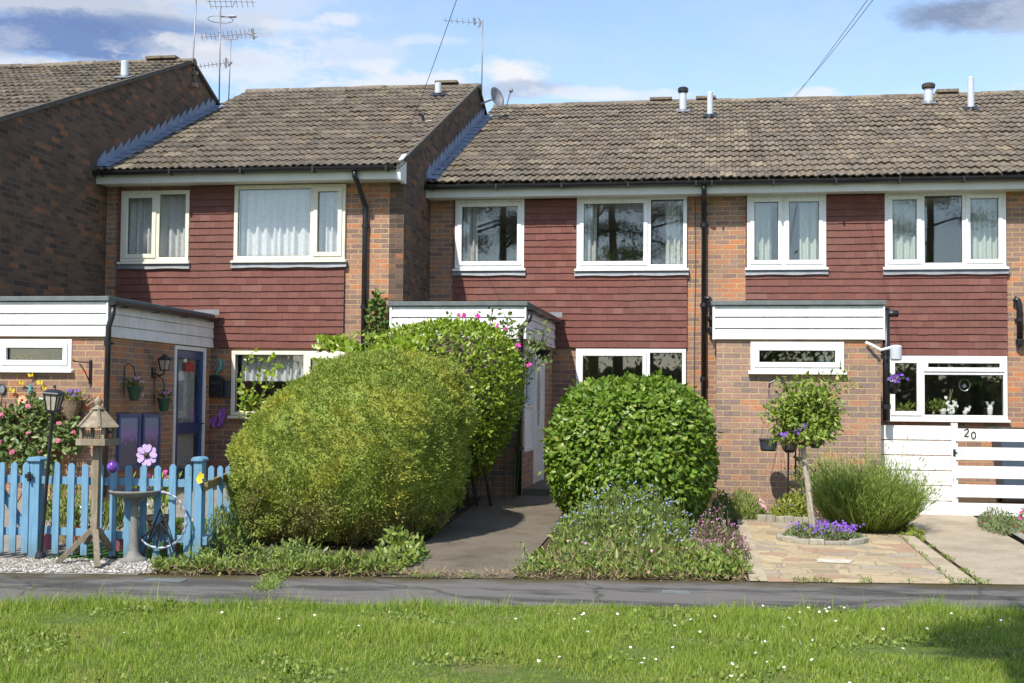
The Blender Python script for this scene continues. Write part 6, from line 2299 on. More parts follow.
# ================================================================== border between the paths
def clump(name, label, box, n, hmax, mat, L, W, cat='plant', up=.6, out=.2, six=False, flowers=(), stems=0, hpow=1.0, bare=.0, lfun=None, spread=.9):
    """herbaceous clump: box = x0,x1,y0,y1 on the ground; leaves fill a mound of height hmax"""
    x0, x1, y0, y1 = box
    cx, cy = (x0 + x1) / 2, (y0 + y1) / 2
    t = thing(name, label, cat, (cx, cy, zg(cx, cy)))

    def pts_(n, lo, hi, pw):
        P = []
        while len(P) < n:
            u, v = random.uniform(-1, 1), random.uniform(-1, 1)
            d = u * u + v * v
            if d > 1:
                continue
            x, y = cx + u * (x1 - x0) / 2, cy + v * (y1 - y0) / 2
            H_ = hmax * (1 - d ** 1.5 * .75) * (.8 + .45 * mnoise.noise(Vector((x * 3.2, y * 3.2, hmax))))
            P.append((x, y, zg(x, y) + H_ * (lo + (hi - lo) * random.random() ** pw)))
        return np.array(P)
    P = pts_(n, bare, 1.0, hpow)
    N = unit(np.stack([(P[:, 0] - cx) * 1.2, (P[:, 1] - cy) * 1.2 - .35, np.full(len(P), .7)], 1))
    np_mesh('foliage', *leaf_geo(P, N, L, W, up=up, out=out, six=six, spread=spread), mat, t)
    for fm, fn, fr, lo, hi in flowers:
        P = pts_(fn, lo, hi, .6)
        N = np.array([[0, -.8, .7]]) + rng.normal(size=(fn, 3)) * .4
        if fn <= 70:
            blooms(t, P, N, fr, fm)
        else:
            blooms(t, P[:70], N[:70], fr, fm)
            tag(np_mesh('flowers', *flower_geo(P[70:], N[70:], fr), fm, t), kind='stuff')
    if stems:
        P = pts_(stems, .8, 1.12, 1)
        m = MB()
        for p in P:
            b = (p[0] + random.gauss(0, .04), p[1] + random.gauss(0, .04), zg(p[0], p[1]))
            m.tube([b, ((p[0] + b[0]) / 2 + random.gauss(0, .012), (p[1] + b[1]) / 2, (p[2] + b[2]) / 2), p], .0035, 4)
        tag(m.build('stems', 'stem', t), kind='stuff')
    return t


x0, x1 = -1.62, -0.12
clump('alkanet', 'sprawling blue flowered wild plant at the foot of the round bush', (x0, x1, 12.05, 14.1), 4300, .64, 'weed_leaf', .062, .020, up=.6, out=.3, flowers=(('sky_blue', 210, .010, .86, 1.12),), stems=330, bare=.05)
clump('leafy_border', 'low broad leaved green weeds in front of the blue flowers', (x0 - .08, x1 + .15, 11.30, 12.75), 900, .25, 'weed_leaf', .085, .028, up=.6, out=.4, six=True, flowers=(('pale_pink', 14, .014, .9, 1.1),))
clump('dry_stalks', 'greyish dried stalks and seed heads along the front of the blue flowered plant', (-1.55, -.15, 11.28, 12.2), 620, .34, 'dry_leaf', .075, .008, up=1.2, stems=90)
clump('london_pride', 'reddish stemmed plant with tiny pink flowers at the left edge of the crazy paving', (-.28, .32, 11.75, 14.0), 1500, .44, 'red_leaf', .055, .016, up=.8, flowers=(('mauve', 170, .010, .75, 1.12),), stems=110)
clump('leafy_border', 'small green leafy plants at the front corner of the pink flower bed', (-.3, .3, 11.50, 12.25), 520, .22, 'weed_leaf', .09, .03, up=.6, six=True)
# weeds at the foot of the conifer
clump('fern_weed', 'feathery green weeds growing through the end of the blue fence', (ax(206, 540, 12.3), ax(246, 540, 12.3), 11.75, 13.1), 1900, .52, 'weed_leaf', .06, .013, up=1.0, out=.2, stems=60)
clump('ground_elder', 'broad leaved green weeds at the right foot of the conifer bush', (ax(382, 560, 12.1), ax(428, 560, 12.1), 11.35, 12.4), 520, .34, 'weed_leaf', .07, .036, up=.4, six=True, stems=40)
clump('ground_elder', 'small blue-green weeds under the front of the conifer bush', (ax(255, 565, 11.7), ax(335, 565, 11.7), 11.15, 11.9), 620, .22, 'grey_leaf', .05, .03, up=.3, six=True)

# ================================================================== right-hand front garden
xa, ya, za_ = gs(822, 541)
rx_, ry_ = .44, .35
ring = thing('stone_ring', 'low ring of pale stone blocks round the standard tree', 'planter edging', (xa, ya, za_))
for k in range(18):
    a = 6.2832 * k / 18
    m = MB()
    cxk, cyk = xa + rx_ * math.cos(a), ya + ry_ * math.sin(a)
    tx, ty = -math.sin(a) * rx_, math.cos(a) * ry_
    l = math.hypot(tx, ty)
    tx, ty = tx / l * .078, ty / l * .078
    nx_, ny_ = -ty / .078 * .038, tx / .078 * .038
    h = .058 + random.uniform(-.012, .012)
    z0 = zg(cxk, cyk)
    vs = [(cxk + s1_ * tx + s2_ * nx_, cyk + s1_ * ty + s2_ * ny_, z) for z in (z0, z0 + h) for s1_, s2_ in ((-1, -1), (1, -1), (1, 1), (-1, 1))]
    m.add(vs, [(0, 3, 2, 1), (4, 5, 6, 7), (0, 1, 5, 4), (1, 2, 6, 5), (2, 3, 7, 6), (3, 0, 4, 7)])
    m.build('block', 'moss_stone', ring, bevel=.012)
MB().lathe((xa, ya, za_), [(rx_ - .03, 0), (rx_ - .04, .055), (.02, .075)], 24, 1, ry_ / rx_).build('soil', 'soil', ring)
zg_save = zg
aub = clump('aubretia', 'cushion of vivid purple flowers filling the stone ring', (xa - .42, xa + .42, ya - .33, ya + .33), 2300, .19, 'grey_leaf', .045, .016, up=.7, bare=.35, flowers=(('violet', 50, .012, .7, 1.15),))
P = []
for cxk, cyk, s, n in ((xa + .15, ya - .05, .11, 50), (xa + .02, ya + .10, .13, 34), (xa + .30, ya, .07, 14), (xa - .05, ya - .3, .05, 22), (xa - .25, ya, .12, 12), (xa + .2, ya - .25, .08, 30)):
    for _ in range(n):
        P.append((random.gauss(cxk, s), random.gauss(cyk, s * .7), za_ + .13 + .08 * random.random()))
P = np.array(P)
tag(np_mesh('flowers', *flower_geo(P, np.array([[0, -.9, .7]]) + rng.normal(size=(len(P), 3)) * .4, .014), 'violet', aub), kind='stuff')

# standard tree
tr = thing('standard_tree', 'small standard tree with a thin pale trunk and airy green crown in the stone ring', 'tree', (ax(814, 548, ya), ya, za_))
tp = [P3(814.5, 549, ya), P3(811, 515, ya), P3(808, 485, ya), P3(804, 458, ya), P3(803, 445, ya)]
MB().tube(tp, [.042, .036, .034, .032, .026], 10).build('trunk', 'bark', tr, smooth=True)
MB().tube([P3(817.5, 550, ya - .02), P3(813.5, 520, ya - .05), P3(810, 498, ya - .04), P3(807, 474, ya + .02)], [.020, .019, .017, .014], 8).build('second_stem', 'bark', tr, smooth=True)
cc = np.array(P3(808, 420, ya))
P, m = [], MB()
ends = []
for i in range(34):
    a = 6.2832 * i / 34 * 5.2
    e = np.array([math.cos(a) * random.uniform(.08, .38), math.sin(a) * random.uniform(.1, .36), random.uniform(-.16, .40)])
    if i % 5 == 0:
        e *= 1.14
    ends.append(cc + e)
    s0 = np.array(tp[-1]) + np.array([0, 0, random.uniform(-.06, .06)])
    mid = (s0 + cc + e) / 2 + np.array([0, 0, .07])
    m.tube([s0, mid, cc + e], [.011, .007, .003], 5)
m.build('limbs', 'twig', tr)
for e in ends:
    for q in range(58):
        P.append(e + rng.normal(size=3) * np.array([.085, .085, .06]))
for q in range(1300):
    u = unit(rng.normal(size=(1, 3)))[0]
    P.append(cc + u * np.array([.33, .33, .29]) * random.random() ** .4 + np.array([0, 0, .05]))
P = np.array(P)
np_mesh('crown', *leaf_geo(P, unit((P - cc) + np.array([0, -.15, .25])), .070, .032, up=-.15, out=.35, six=False), 'tree_leaf', tr)
Pf = np.array([P3(px + random.gauss(0, 1.6), py + random.gauss(0, 1.6), ya - .25) for px, py in ((783, 436), (805, 426), (786, 434), (797, 430)) for _ in range(4)])
blooms(tr, Pf, np.array([[0, -1.0, .2]]) + rng.normal(size=(len(Pf), 3)) * .4, .02, 'violet')

# big fan of upright green stems by the gate
xv, yv, zv = gs(872, 532)
yv += .15
lv = thing('lavender_bush', 'wide airy bush of upright green stems beside the white boarded gate', 'bush', (xv, yv, zv))
n = 6500
a = rng.uniform(0, 6.2832, n)
rr = np.sqrt(rng.random(n))
B = np.stack([xv - .02 + .33 * rr * np.cos(a), yv + .30 * rr * np.sin(a), np.full(n, zv)], 1)
lum = np.array([mnoise.noise(Vector((math.cos(q) * 2.2, math.sin(q) * 2.2, r_ * 2.0))) for q, r_ in zip(a, rr)])
d = unit(np.stack([np.cos(a) * rr * .58 + .17 * rng.normal(size=n), np.sin(a) * rr * .9 + .24 * rng.normal(size=n), 1.0 - .25 * rr], 1))
l = ((.28 + .52 * rng.random(n)) * (1 + .55 * lum))[:, None]
l[:260] *= 1.35
s = unit(np.cross(d, rng.normal(size=(n, 3))))
M = B + d * l * .55
T = M + unit(d + rng.normal(size=(n, 3)) * .22 + np.array([0, 0, .15])) * l * .5
w = .0042
V = np.stack([B - s * w, B + s * w, M - s * w * .9, M + s * w * .9, T], 1).reshape(-1, 3)
f_ = np.array([[0, 1, 3], [0, 3, 2], [2, 3, 4]])
Fs = (f_[None] + (np.arange(n) * 5)[:, None, None]).reshape(-1, 3)
ti = rng.integers(0, n, 26000)
tt = rng.uniform(.2, 1.0, 26000)[:, None]
PL = B[ti] + (T[ti] - B[ti]) * tt
np_mesh('foliage', *join_geo((V, Fs), leaf_geo(PL, d[ti], .060, .011, up=.4, out=.7, spread=.6)), 'lav_leaf', lv)

# small plants along the porch wall
clump('feathery_plant', 'feathery mid green plant at the left corner of the porch wall', (ax(724, 515, 16.6), ax(764, 515, 16.6), 16.1, 17.0), 1700, .42, 'weed_leaf', .06, .010, up=1.1)
clump('lime_plant', 'bright yellow-green bushy plant under the hanging pots', (ax(770, 515, 16.6), ax(812, 515, 16.6), 16.15, 17.0), 1300, .38, 'lime_leaf', .06, .022, up=.6, flowers=(('violet', 8, .025, .8, 1.0),), six=True)
clump('pink_cluster', 'little pink flowered plant between the feathery plant and the lime green one', (ax(752, 512, 16.7), ax(766, 512, 16.7), 16.4, 16.9), 240, .30, 'weed_leaf', .05, .018, up=.8, flowers=(('pale_pink', 26, .030, .7, 1.05),))
clump('shade_plant', 'dark green low growth in the shade between the round bush and the porch', (ax(712, 515, 16.5), ax(732, 515, 16.5), 15.6, 17.0), 900, .36, 'rose_leaf', .06, .02, up=.6)
clump('corner_weed', 'tiny bright weed at the corner of the crazy paving by the driveway', (2.06, 2.3, 15.0, 15.4), 120, .10, 'lime_leaf', .06, .03, up=.5, six=True)
for i in range(7):
    x = ax(762 + i * 9, 518, 16.05)
    m = MB().box(x - .055, x + .05, 16.02, 16.10, zg(x, 16) - .01, zg(x, 16) + .085 + random.uniform(-.01, .01))
    o = m.build('edging_brick', 'moss_stone', bevel=.01, base=(x, 16.05, zg(x, 16)))
    tag(o, 'small weathered edging brick in front of the lime green plant', 'edging brick', 'row of edging bricks')
# slab lying paler than the rest
sx, sy_, sz = gs(834, 562)
m = MB().add([(sx - .17, sy_ - .12, zg(sx, sy_ - .12) + .012), (sx + .13, sy_ - .14, zg(sx, sy_ - .14) + .012), (sx + .19, sy_ + .10, zg(sx, sy_ + .1) + .012), (sx - .14, sy_ + .13, zg(sx, sy_ + .13) + .012)], [(0, 1, 2, 3)])
o = m.build('paving_slab', 'pale_stone', base=(sx, sy_, sz))
o['kind'] = 'structure'

# hanging pots on a hooked stand in front of the porch wall
Ys = 16.72
st = thing('plant_stand', 'black double hook stand against the porch brickwork behind the small tree', 'plant stand', (ax(789, 500, Ys), Ys, zg(1, Ys)))
pb = P3(787.8, 495, Ys)
m = MB().tube([(pb[0], Ys, zg(1, Ys) - .05), P3(788.5, 440, Ys), P3(788.5, 392, Ys), P3(785, 383, Ys), P3(777, 379.5, Ys), P3(770, 383, Ys), P3(769, 388, Ys)], .012, 8)
m.build('pole', 'black_plastic', st)
m = MB().tube([(P3(795.5, 500, Ys)[0], Ys + .05, zg(1, Ys) - .05), P3(795.5, 452, Ys + .05), P3(795.5, 430, Ys + .05), P3(799, 424, Ys + .02), P3(806, 424, Ys - .1), P3(808, 428, Ys - .15)], .011, 8)
m.build('pole', 'black_plastic', st)
c = P3(768.5, 439, Ys)
t = thing('hanging_pot', 'plain dark blue-grey hanging bowl on a long wire, left of the small tree', 'hanging pot', (c[0], Ys, c[2] - .15))
MB().lathe((c[0], Ys, c[2] - .15), [(.085, 0), (.10, .02), (.112, .13), (.122, .135), (.122, .155), (.105, .155), (.1, .12)], 20).build('bowl', 'dark_pot', t, smooth=False)
m = MB()
h0_ = P3(769, 389, Ys)
for k in range(3):
    q = 6.2832 * k / 3 + .4
    m.tube([(c[0] + .115 * math.cos(q), Ys + .115 * math.sin(q), c[2]), h0_], .0028, 4)
m.build('hanger', 'wire', t)
c = P3(789.5, 443, Ys - .16)
t = thing('hanging_pot', 'brown hanging pot half hidden by the leaves of the small tree', 'hanging pot', (c[0], Ys - .16, c[2] - .12))
MB().lathe((c[0], Ys - .16, c[2] - .12), [(.05, 0), (.085, .04), (.105, .11), (.11, .13), (.09, .13)], 18).build('bowl', 'brown_pot', t)
P = np.array([(c[0] + random.gauss(0, .08), Ys - .16 + random.gauss(0, .08), c[2] + random.uniform(-.02, .12)) for _ in range(150)])
np_mesh('foliage', *leaf_geo(P, unit(P - np.array([c[0], Ys - .16, c[2] - .1])), .06, .025, up=.2), 'tree_leaf', t)
MB().tube([(c[0], Ys - .16, c[2]), (c[0], Ys - .05, c[2] + .3), (pb[0], Ys, c[2] + .34)], .004, 5).build('hanger', 'wire', t)
c = P3(815, 440, Ys - .35)
t = thing('hanging_pot', 'dark hanging basket behind the crown of the small tree', 'hanging pot', (c[0], Ys - .35, c[2] - .1))
MB().lathe((c[0], Ys - .35, c[2] - .1), [(.04, 0), (.1, .06), (.12, .12), (.1, .12)], 18).build('bowl', 'brown_pot', t)
P = np.array([(c[0] + random.gauss(0, .1), Ys - .35 + random.gauss(0, .08), c[2] + random.uniform(-.02, .12)) for _ in range(120)])
np_mesh('foliage', *leaf_geo(P, unit(P - np.array([c[0], Ys - .35, c[2] - .1])), .06, .025, up=.1), 'tree_leaf', t)
MB().tube([(c[0], Ys - .35, c[2]), (c[0], Ys - .3, c[2] + .32), (P3(808, 428, Ys - .15))], .004, 5).build('hanger', 'wire', t)
c = P3(798, 484, Ys - .05)
t = thing('wall_trough', 'small brown trough of dark plants low on the hook stand', 'planter', (c[0], Ys - .05, c[2] - .06))
MB().lathe((c[0], Ys - .05, c[2] - .05), [(.10, 0), (.125, .05), (.13, .09), (.11, .09)], 16, 1, .7).build('trough', 'brown_pot', t)
P = np.array([(c[0] + random.gauss(0, .06), Ys - .05 + random.gauss(0, .05), c[2] + random.uniform(.02, .2)) for _ in range(110)])
np_mesh('foliage', *leaf_geo(P, unit(P - np.array([c[0], Ys - .05, c[2] - .1])), .06, .016, up=.7), 'rose_leaf', t)
c = P3(799, 459, Ys + .0)
t = thing('bird_ornament', 'small yellow bird ornament on the hook stand behind the small tree', 'ornament', c)
MB().ell(c, (.055, .03, .03), 12, 8).ell((c[0] - .05, c[1], c[2] + .025), .022, 10, 6).build('body', 'wood_rail', t, smooth=True)
MB().add([(c[0] + .04, c[1] - .02, c[2]), (c[0] + .12, c[1] - .02, c[2] - .015), (c[0] + .12, c[1] + .02, c[2] - .015), (c[0] + .04, c[1] + .02, c[2])], [(0, 1, 2, 3), (3, 2, 1, 0)]).build('tail', 'wood_rail', t)
c = P3(893, 384, YP2 + .05)
t = thing('wall_pot', 'dark wall pot of violet pansies beside the kitchen window downpipe', 'hanging pot', (c[0], YP2 + .05, c[2] - .1))
MB().lathe((c[0], YP2 + .05, c[2] - .13), [(.03, 0), (.075, .07), (.095, .16), (.08, .16)], 16).build('pot', 'black_plastic', t)
P = np.array([(c[0] + random.gauss(0, .055), YP2 + .02 + random.gauss(0, .05), c[2] + random.uniform(-.02, .10)) for _ in range(80)])
np_mesh('foliage', *leaf_geo(P, unit(P - np.array([c[0], YP2 + .05, c[2] - .1])), .055, .022, up=.3), 'rose_leaf', t)
P = np.array([(c[0] + .04 + random.gauss(0, .04), YP2 - .03 + random.gauss(0, .03), c[2] + random.uniform(.03, .13)) for _ in range(14)])
blooms(t, P, np.array([[.2, -1, .2]]) + rng.normal(size=(14, 3)) * .3, .026, 'violet')
MB().tube([(c[0] - .02, YP2 + .05, c[2] + .02), (XC3 + .05, YP2 + .03, c[2] + .06)], .006, 5).build('hook', 'black_plastic', t)
# security light
t = thing('security_light', 'white wall lamp on a cranked arm at the corner of the right-hand porch', 'lamp', P3(867, 343, YP2 - .06))
m = MB().tube([P3(866, 342.5, YP2 - .035), P3(872, 345, YP2 - .10), P3(881, 350, YP2 - .14), P3(893, 347, YP2 - .14)], .018, 8)
m.build('arm', 'upvc', t)
c = P3(896, 359, YP2 - .14)
MB().lathe(c, [(.055, -.02), (.072, 0), (.074, .15), (.064, .175), (.02, .18)], 18).build('lamp_body', 'flue_white', t)

# white boarded gate and side panel
YG = 17.42
zgd = az(920, 517.5, YG)
gp_ = thing('boarded_panel', 'solid white boarded panel filling the gap between the porch and the gate post', 'fence panel', (ax(915, 517, YG), YG, zgd))
xs0, xs1 = ax(879.5, 470, YG), ax(951, 470, YG)
ztp = az(915, 424.5, YG)
hb = (ztp - zgd - .03) / 6
for i in range(6):
    a = zgd + .03 + hb * i
    MB().box(xs0 + .001, xs1, YG - .025 - .003 * (i % 2), YG + .0, a, a + hb - .014).build('board', 'white_board', gp_, bevel=.004)
m = MB()
for q in (.2, .5, .8):
    x = xs0 + (xs1 - xs0) * q
    m.box(x - .04, x + .04, YG + .002, YG + .04, zgd + .02, ztp - .02)
m.build('batten', 'white_board', gp_)
MB().box(xs0 - .03, xs0 + .0, YG - .04, YG + .05, zgd, ztp + .01).build('post', 'white_board', gp_, bevel=.004)
gg = thing('ranch_gate', 'white gate of five wide horizontal boards carrying the number 20', 'gate', (ax(990, 517, YG), YG, zgd))
xg0, xg1 = ax(955.5, 470, YG), ax(1062, 470, YG)
rail_px = ((428.5, 441), (447, 459.7), (465.7, 478), (484.3, 497), (502.7, 515.3))
for a, b in rail_px:
    MB().box(xg0 - .005, xg1, YG - .06, YG - .036, az(985, b + .35, YG), az(985, a + .35, YG)).build('rail', 'white_board', gg, bevel=.004)
for x in (xg1 - .1, (xg0 + xg1) / 2 + .25):
    MB().box(x - .04, x + .04, YG - .035, YG - .005, zgd + .05, az(985, 430, YG)).build('stile', 'white_board', gg, bevel=.004)
MB().box(ax(951.3, 470, YG), ax(957.5, 470, YG), YG - .035, YG + .06, az(954, 518, YG), az(954, 423, YG)).build('post', 'white_board', gg, bevel=.005)
c = P3(954.5, 452, YG - .05)
MB().box(c[0] - .016, c[0] + .016, YG - .05, YG - .036, c[2] - .05, c[2] + .035).tube([(c[0], YG - .05, c[2]), (c[0] + .03, YG - .08, c[2] - .01)], .008, 6).build('latch', 'black_plastic', gg)
yn = YG - .066


def digit(pts, px, py, s):
    c_ = P3(px, py, yn)
    return MB().tube([(c_[0] + x * s, yn, c_[2] + z * s) for x, z in pts], .0075, 6)


two = [(-.25, .28), (-.18, .42), (0, .5), (.2, .44), (.28, .28), (.2, .08), (-.02, -.18), (-.28, -.48), (-.05, -.46), (.1, -.5), (.3, -.44)]
zero = [(.3 * math.cos(q) * 1.0, .5 * math.sin(q)) for q in [6.2832 * i / 20 for i in range(21)]]
digit(two, 966.4, 432.6, .095).build('number', 'black_plastic', gg)
digit(zero, 973.5, 435.2, .085).build('number', 'black_plastic', gg)

# wheelie bin behind the gate
bxc = ax(1016, 470, 19.3)
zb0 = zg(bxc, 19.3)
t = thing('wheelie_bin', 'blue-grey wheelie bin behind the white gate', 'bin', (bxc, 19.3, zb0))
m = MB()
vs = [(bxc + sx_ * w_ / 2, 19.3 + sy__ * d_ / 2, zb0 + z) for z, w_, d_ in ((.06, .42, .48), (.98, .56, .66)) for sx_, sy__ in ((-1, -1), (1, -1), (1, 1), (-1, 1))]
m.add(vs, [(0, 3, 2, 1), (4, 5, 6, 7), (0, 1, 5, 4), (1, 2, 6, 5), (2, 3, 7, 6), (3, 0, 4, 7)])
m.build('body', 'bin_blue', t, bevel=.02)
MB().prism_x([(18.94, zb0 + .985), (18.93, zb0 + 1.02), (19.2, zb0 + 1.07), (19.66, zb0 + 1.05), (19.68, zb0 + .985)][::-1], bxc - .30, bxc + .30).build('lid', 'black_plastic', t, bevel=.01)
for s in (-1, 1):
    w_ = rot90(MB())
    MB().tube([(bxc + s * .16, 19.5, zb0 + .1), (bxc + s * .22, 19.5, zb0 + .1)], .1, 16).build('wheel', 'black_plastic', t)

# rockery plants at the right edge
clump('rock_plant', 'low grey-green and reddish mound of rock plants below the white gate', (ax(980, 525, 15.9), ax(1022, 525, 15.9), 15.2, 16.5), 1700, .26, 'grey_leaf', .05, .014, up=.7, flowers=(('red', 16, .015, .5, 1.0),))
clump('pink_rock_plant', 'bright pink flowers at the very right edge below the gate', (ax(1019, 525, 15.9), ax(1034, 525, 15.9), 15.5, 16.2), 260, .30, 'weed_leaf', .05, .016, up=.8, flowers=(('magenta', 26, .028, .3, .9),))
pts = []
for i in range(500):
    x, y = random.uniform(3.4, 4.6), random.uniform(15.0, 17.0)
    pts.append((x, y, zg(x, y) + .02 + .03 * random.random()))
weed_patch('edge_weeds', 'sparse weeds on the soil of the right-hand bed', pts, 'weed_leaf', .04, .014)

# inspection cover in the footpath
for px, py, w_ in ((165, 580.5, .17), (677, 592.5, .12)):
    x, y, z = gs(px, py)
    m = MB().box(x - w_, x + w_, y - .08, y + .08, .001, .006)
    m.box(x - w_ * .8, x + w_ * .8, y - .055, y + .055, .0061, .0085)
    o = m.build('drain_cover', 'felt', base=(x, y, 0))
    tag(o, 'small rectangular drain cover in the path by the bird bath' if px < 500 else 'small dark drain cover in the path below the round bush', 'drain cover')

# ================================================================== trees behind the viewer, seen in the window reflections
def pine(x, y, h, seed, label):
    rnd = random.Random(seed)
    t = thing('pine_tree', label, 'tree', (x, y, -.05), 'pine trees reflected in the windows')
    lean = rnd.uniform(-.05, .05)
    trunk = [(x + lean * h * (i / 7) + rnd.uniform(-.12, .12) * (i > 0), y + rnd.uniform(-.1, .1) * (i > 0), -.05 + h * i / 7) for i in range(8)]
    MB().tube(trunk, [.34 - .036 * i for i in range(8)], 10).build('trunk', 'bark_dark', t, smooth=True)
    m = MB()
    P = []
    for i in range(22):
        f = rnd.uniform(.28, 1.0)
        k = min(6, int(f * 7))
        q = f * 7 - k
        b = Vector(trunk[k]) + (Vector(trunk[k + 1]) - Vector(trunk[k])) * q
        a = rnd.uniform(0, 6.28)
        l = rnd.uniform(1.2, 3.4) * (1.15 - .5 * f)
        e = b + Vector((math.cos(a) * l, math.sin(a) * l, rnd.uniform(-.4, 1.0)))
        mid = (b + e) / 2 + Vector((0, 0, rnd.uniform(.0, .35)))
        m.tube([b, mid, e], [.075, .05, .02], 6)
        for c, s in ((e, .62), (mid + (e - mid) * .5, .5)):
            for _ in range(420 if f > .5 else 120):
                P.append((c.x + rnd.gauss(0, s), c.y + rnd.gauss(0, s), c.z + rnd.gauss(0, s * .45)))
    m.build('limbs', 'bark_dark', t)
    P = np.array(P)
    np_mesh('crown', *leaf_geo(P, unit(rng.normal(size=(len(P), 3)) + np.array([0, 0, .6])), .20, .035, up=.3, out=.3), 'pine_leaf', t)
    return t


names = ['tall bare trunked pine standing across the green behind the viewer'] * 6
for i, (x, y, h) in enumerate(((-13.3, -30, 19), (-12.0, -33, 20), (-6.6, -30, 18), (-5.2, -32, 21), (-3.5, -31, 19), (11.8, -32, 20))):
    pine(x, y, h, 40 + i, names[i])


def broad_tree(x, y, h, rad, n, seed, label, L=.16, lean=None):
    rnd = random.Random(seed)
    t = thing('broadleaf_tree', label, 'tree', (x + (lean[0] if lean else 0), y + (lean[1] if lean else 0), -.02))
    fork = (x, y, h * .42)
    x0_, y0_ = (x, y) if lean is None else (x + lean[0], y + lean[1])
    MB().tube([(x0_, y0_, -.05), (x0_ + (x - x0_) * .2, y0_ + (y - y0_) * .2, h * .2), fork], [.20, .16, .13], 10).build('trunk', 'bark_dark', t, smooth=True)
    m = MB()
    P = []
    for i in range(16):
        a = 6.2832 * i / 16 * 2.7
        e = Vector((x + math.cos(a) * rad * rnd.uniform(.4, 1), y + math.sin(a) * rad * rnd.uniform(.4, 1), h * rnd.uniform(.5, .98)))
        m.tube([fork, (Vector(fork) + e) / 2 + Vector((0, 0, .2)), e], [.08, .05, .015], 6)
        for _ in range(n // 16):
            P.append((e.x + rnd.gauss(0, rad * .24), e.y + rnd.gauss(0, rad * .24), e.z + rnd.gauss(0, rad * .2)))
    m.build('limbs', 'bark_dark', t)
    P = np.array(P)
    np_mesh('crown', *leaf_geo(P, unit(rng.normal(size=(len(P), 3)) + np.array([0, 0, .6])), L, L * .5, up=.2, out=.3), 'tree_leaf', t)


# far belt of trees across the green, one mass
P = []
for i in range(26000):
    x = random.uniform(-75, 80)
    y = -58 + random.gauss(0, 2.2)
    top_ = 3.5 + 1.3 * mnoise.noise(Vector((x * .11, 0, 1.7))) + .8 * mnoise.noise(Vector((x * .5, 3, 1.7)))
    P.append((x, y, top_ * random.random() ** .7))
P = np.array(P)
tag(np_mesh('far_trees', *leaf_geo(P, unit(rng.normal(size=(len(P), 3)) + np.array([0, .8, .5])), .8, .5, up=.2, out=.3), 'pine_leaf'), 'dark belt of distant trees across the green behind the viewer', 'trees', kind='stuff')

SUN_EL, SUN_AZ = R(49), R(19)            # azimuth measured left of the line from the houses to the viewer
S = np.array([-math.sin(SUN_AZ) * math.cos(SUN_EL), -math.cos(SUN_AZ) * math.cos(SUN_EL), math.sin(SUN_EL)])
# tree out of view on the right whose shadow falls on the lower right corner of the lawn
gx_, gy_, _ = gs(992, 644)
cpos = np.array([gx_, gy_, 0]) + S / S[2] * 8.6
broad_tree(cpos[0] + .75, cpos[1], 10.6, .80, 6500, 5, 'leaning broadleaf tree beside the viewer, shading the lower right corner of the lawn', .15, (1.6, -2.6))
broad_tree(-3.5, -26, 9, 3.2, 3600, 9, 'broad leafy tree across the green behind the viewer, left of the others', .30)
broad_tree(6.5, -27, 8, 3.4, 3600, 10, 'broad leafy tree across the green behind the viewer, right of the others', .30)
broad_tree(11.5, -26, 6.8, 3.4, 3600, 14, 'low leafy tree across the green behind the viewer, farthest right', .30)
broad_tree(-11, -25, 6.2, 3.2, 3600, 15, 'low leafy tree across the green behind the viewer, farthest left', .30)
broad_tree(1.5, -26, 6.5, 3.2, 3600, 12, 'low leafy tree across the green behind the viewer, between the other two', .30)

# ================================================================== light, sky, camera
sun = bpy.data.lights.new('sun', 'SUN')
sun.energy = 4.0
sun.angle = R(0.53)
sun.color = (1.0, 0.945, 0.86)
so = bpy.data.objects.new('sun', sun)
COL.objects.link(so)
so.rotation_euler = Vector(S).to_track_quat('Z', 'Y').to_euler()

w = bpy.data.worlds.new('World')
scene.world = w
w.use_nodes = True
nt = w.node_tree
bg = nt.nodes['Background']
sky = nd(nt, 'ShaderNodeTexSky', sky_type='NISHITA', sun_disc=False)
sky.sun_elevation = SUN_EL
sky.sun_rotation = math.atan2(S[0], S[1])
sky.altitude = 60
sky.air_density = 1.0
sky.dust_density = 0.6
sky.ozone_density = 1.6
tc = nd(nt, 'ShaderNodeTexCoord')
sp = nd(nt, 'ShaderNodeSeparateXYZ')
lk(nt, tc.outputs['Generated'], sp.inputs[0])
AZ = mth(nt, 'ARCTAN2', sp.outputs[0], sp.outputs[1])
EL = mth(nt, 'ARCSINE', sp.outputs[2])
cv = nd(nt, 'ShaderNodeCombineXYZ')
lk(nt, mth(nt, 'MULTIPLY', AZ, 1.0), cv.inputs[0])
lk(nt, mth(nt, 'MULTIPLY', EL, 2.1), cv.inputs[1])
N1 = nz(nt, cv.outputs[0], 24.0, 10.0, 0.66)
N2 = nz(nt, cv.outputs[0], 5.0, 6.0, 0.6)
col = mixc(nt, 0.05, sky.outputs[0], (4.0, 4.1, 4.9))
# thin high haze
col = mixc(nt, ramp(nt, mth(nt, 'ADD', mth(nt, 'MULTIPLY', N2, .7), mth(nt, 'MULTIPLY', N1, .3)), [(.46, 0), (.74, .42)]), col, (3.5, 3.85, 4.5))
# scattered cumulus elsewhere in the sky
cp_ = nd(nt, 'ShaderNodeVectorMath', operation='DIVIDE')
zc = mth(nt, 'ADD', mth(nt, 'MAXIMUM', sp.outputs[2], 0.0), 0.12)
cz_ = nd(nt, 'ShaderNodeCombineXYZ')
for i in range(3):
    lk(nt, zc, cz_.inputs[i])
lk(nt, tc.outputs['Generated'], cp_.inputs[0])
lk(nt, cz_.outputs[0], cp_.inputs[1])


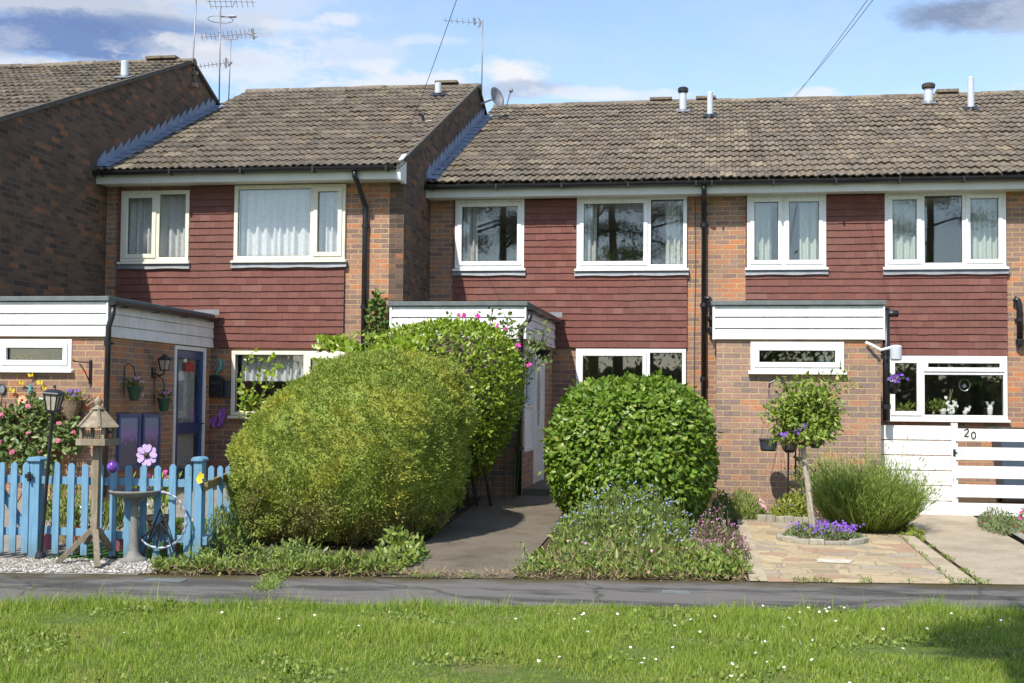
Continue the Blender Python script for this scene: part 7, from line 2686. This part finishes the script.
def blob(px, py, w_, h_, colr, amt, rough=1.45, soft=.5):
    d = ray(px, py)
    a0 = math.atan2(d[0], d[1])
    e0 = math.atan2(d[2], math.hypot(d[0], d[1]))
    u = mth(nt, 'MULTIPLY', mth(nt, 'SUBTRACT', AZ, a0), F / w_)
    v = mth(nt, 'MULTIPLY', mth(nt, 'SUBTRACT', EL, e0), F / h_)
    r = mth(nt, 'SQRT', mth(nt, 'ADD', mth(nt, 'MULTIPLY', u, u), mth(nt, 'MULTIPLY', v, v)))
    r = mth(nt, 'ADD', r, mth(nt, 'MULTIPLY', mth(nt, 'SUBTRACT', N1, .5), rough * 2.0))
    return ramp(nt, r, [(1 - soft, amt), (1.0, 0)])


WH, GR, DK = (4.2, 4.25, 4.4), (2.3, 2.65, 3.4), (0.85, 1.30, 2.55)
for args in ((60, 2, 230, 26, (2.7, 2.9, 3.3), .85), (250, 10, 120, 40, (3.6, 3.85, 4.3), .45), (60, 38, 185, 27, DK, .95, .8), (150, 28, 110, 16, DK, .7, 1.0), (175, 48, 70, 16, GR, .7), (50, 70, 130, 14, WH, .85), (240, 66, 110, 26, WH, .6), (185, 40, 40, 10, WH, .5),
             (410, 84, 90, 16, WH, .75), (360, 60, 70, 26, (3.6, 3.85, 4.3), .5), (512, 72, 38, 17, WH, .95, .9), (520, 90, 62, 11, GR, .8, 1.0), (585, 94, 70, 9, WH, .6), (812, 95, 40, 9, WH, .75), (985, 12, 92, 19, (1.2, 1.5, 2.2), .92, .7),
             (1060, 4, 90, 24, GR, .8), (345, 18, 46, 9, WH, .6), (372, 66, 50, 8, WH, .5), (300, 26, 40, 7, WH, .4), (900, 98, 60, 8, WH, .3), (640, 96, 60, 7, WH, .5), (430, 40, 40, 7, WH, .35), (-120, 40, 160, 40, GR, .7), (1250, 60, 160, 30, WH, .7)):
    col = mixc(nt, blob(*args[:4], args[4], args[5], *(args[6:])), col, args[4])
lk(nt, col, bg.inputs['Color'])
bg.inputs['Strength'].default_value = 0.14

cam = bpy.data.cameras.new('camera')
cam.sensor_width = 36.0
cam.lens = F * 36.0 / 1024.0
cam.clip_end = 2000
cam.clip_start = 0.05
co = bpy.data.objects.new('camera', cam)
COL.objects.link(co)
from mathutils import Matrix
M4 = Matrix(((AX[0][0], -AX[1][0], -AX[2][0], 0), (AX[0][1], -AX[1][1], -AX[2][1], 0), (AX[0][2], -AX[1][2], -AX[2][2], EYE), (0, 0, 0, 1)))
co.matrix_world = M4
scene.camera = co

scene.view_settings.view_transform = 'Standard'
scene.view_settings.look = 'None'
scene.view_settings.exposure = 0.65
scene.view_settings.gamma = 1.0
scene.view_settings.use_curve_mapping = False
scene.render.film_transparent = False
scene.cycles.max_bounces = 8
scene.cycles.transparent_max_bounces = 16
scene.cycles.use_denoising = True
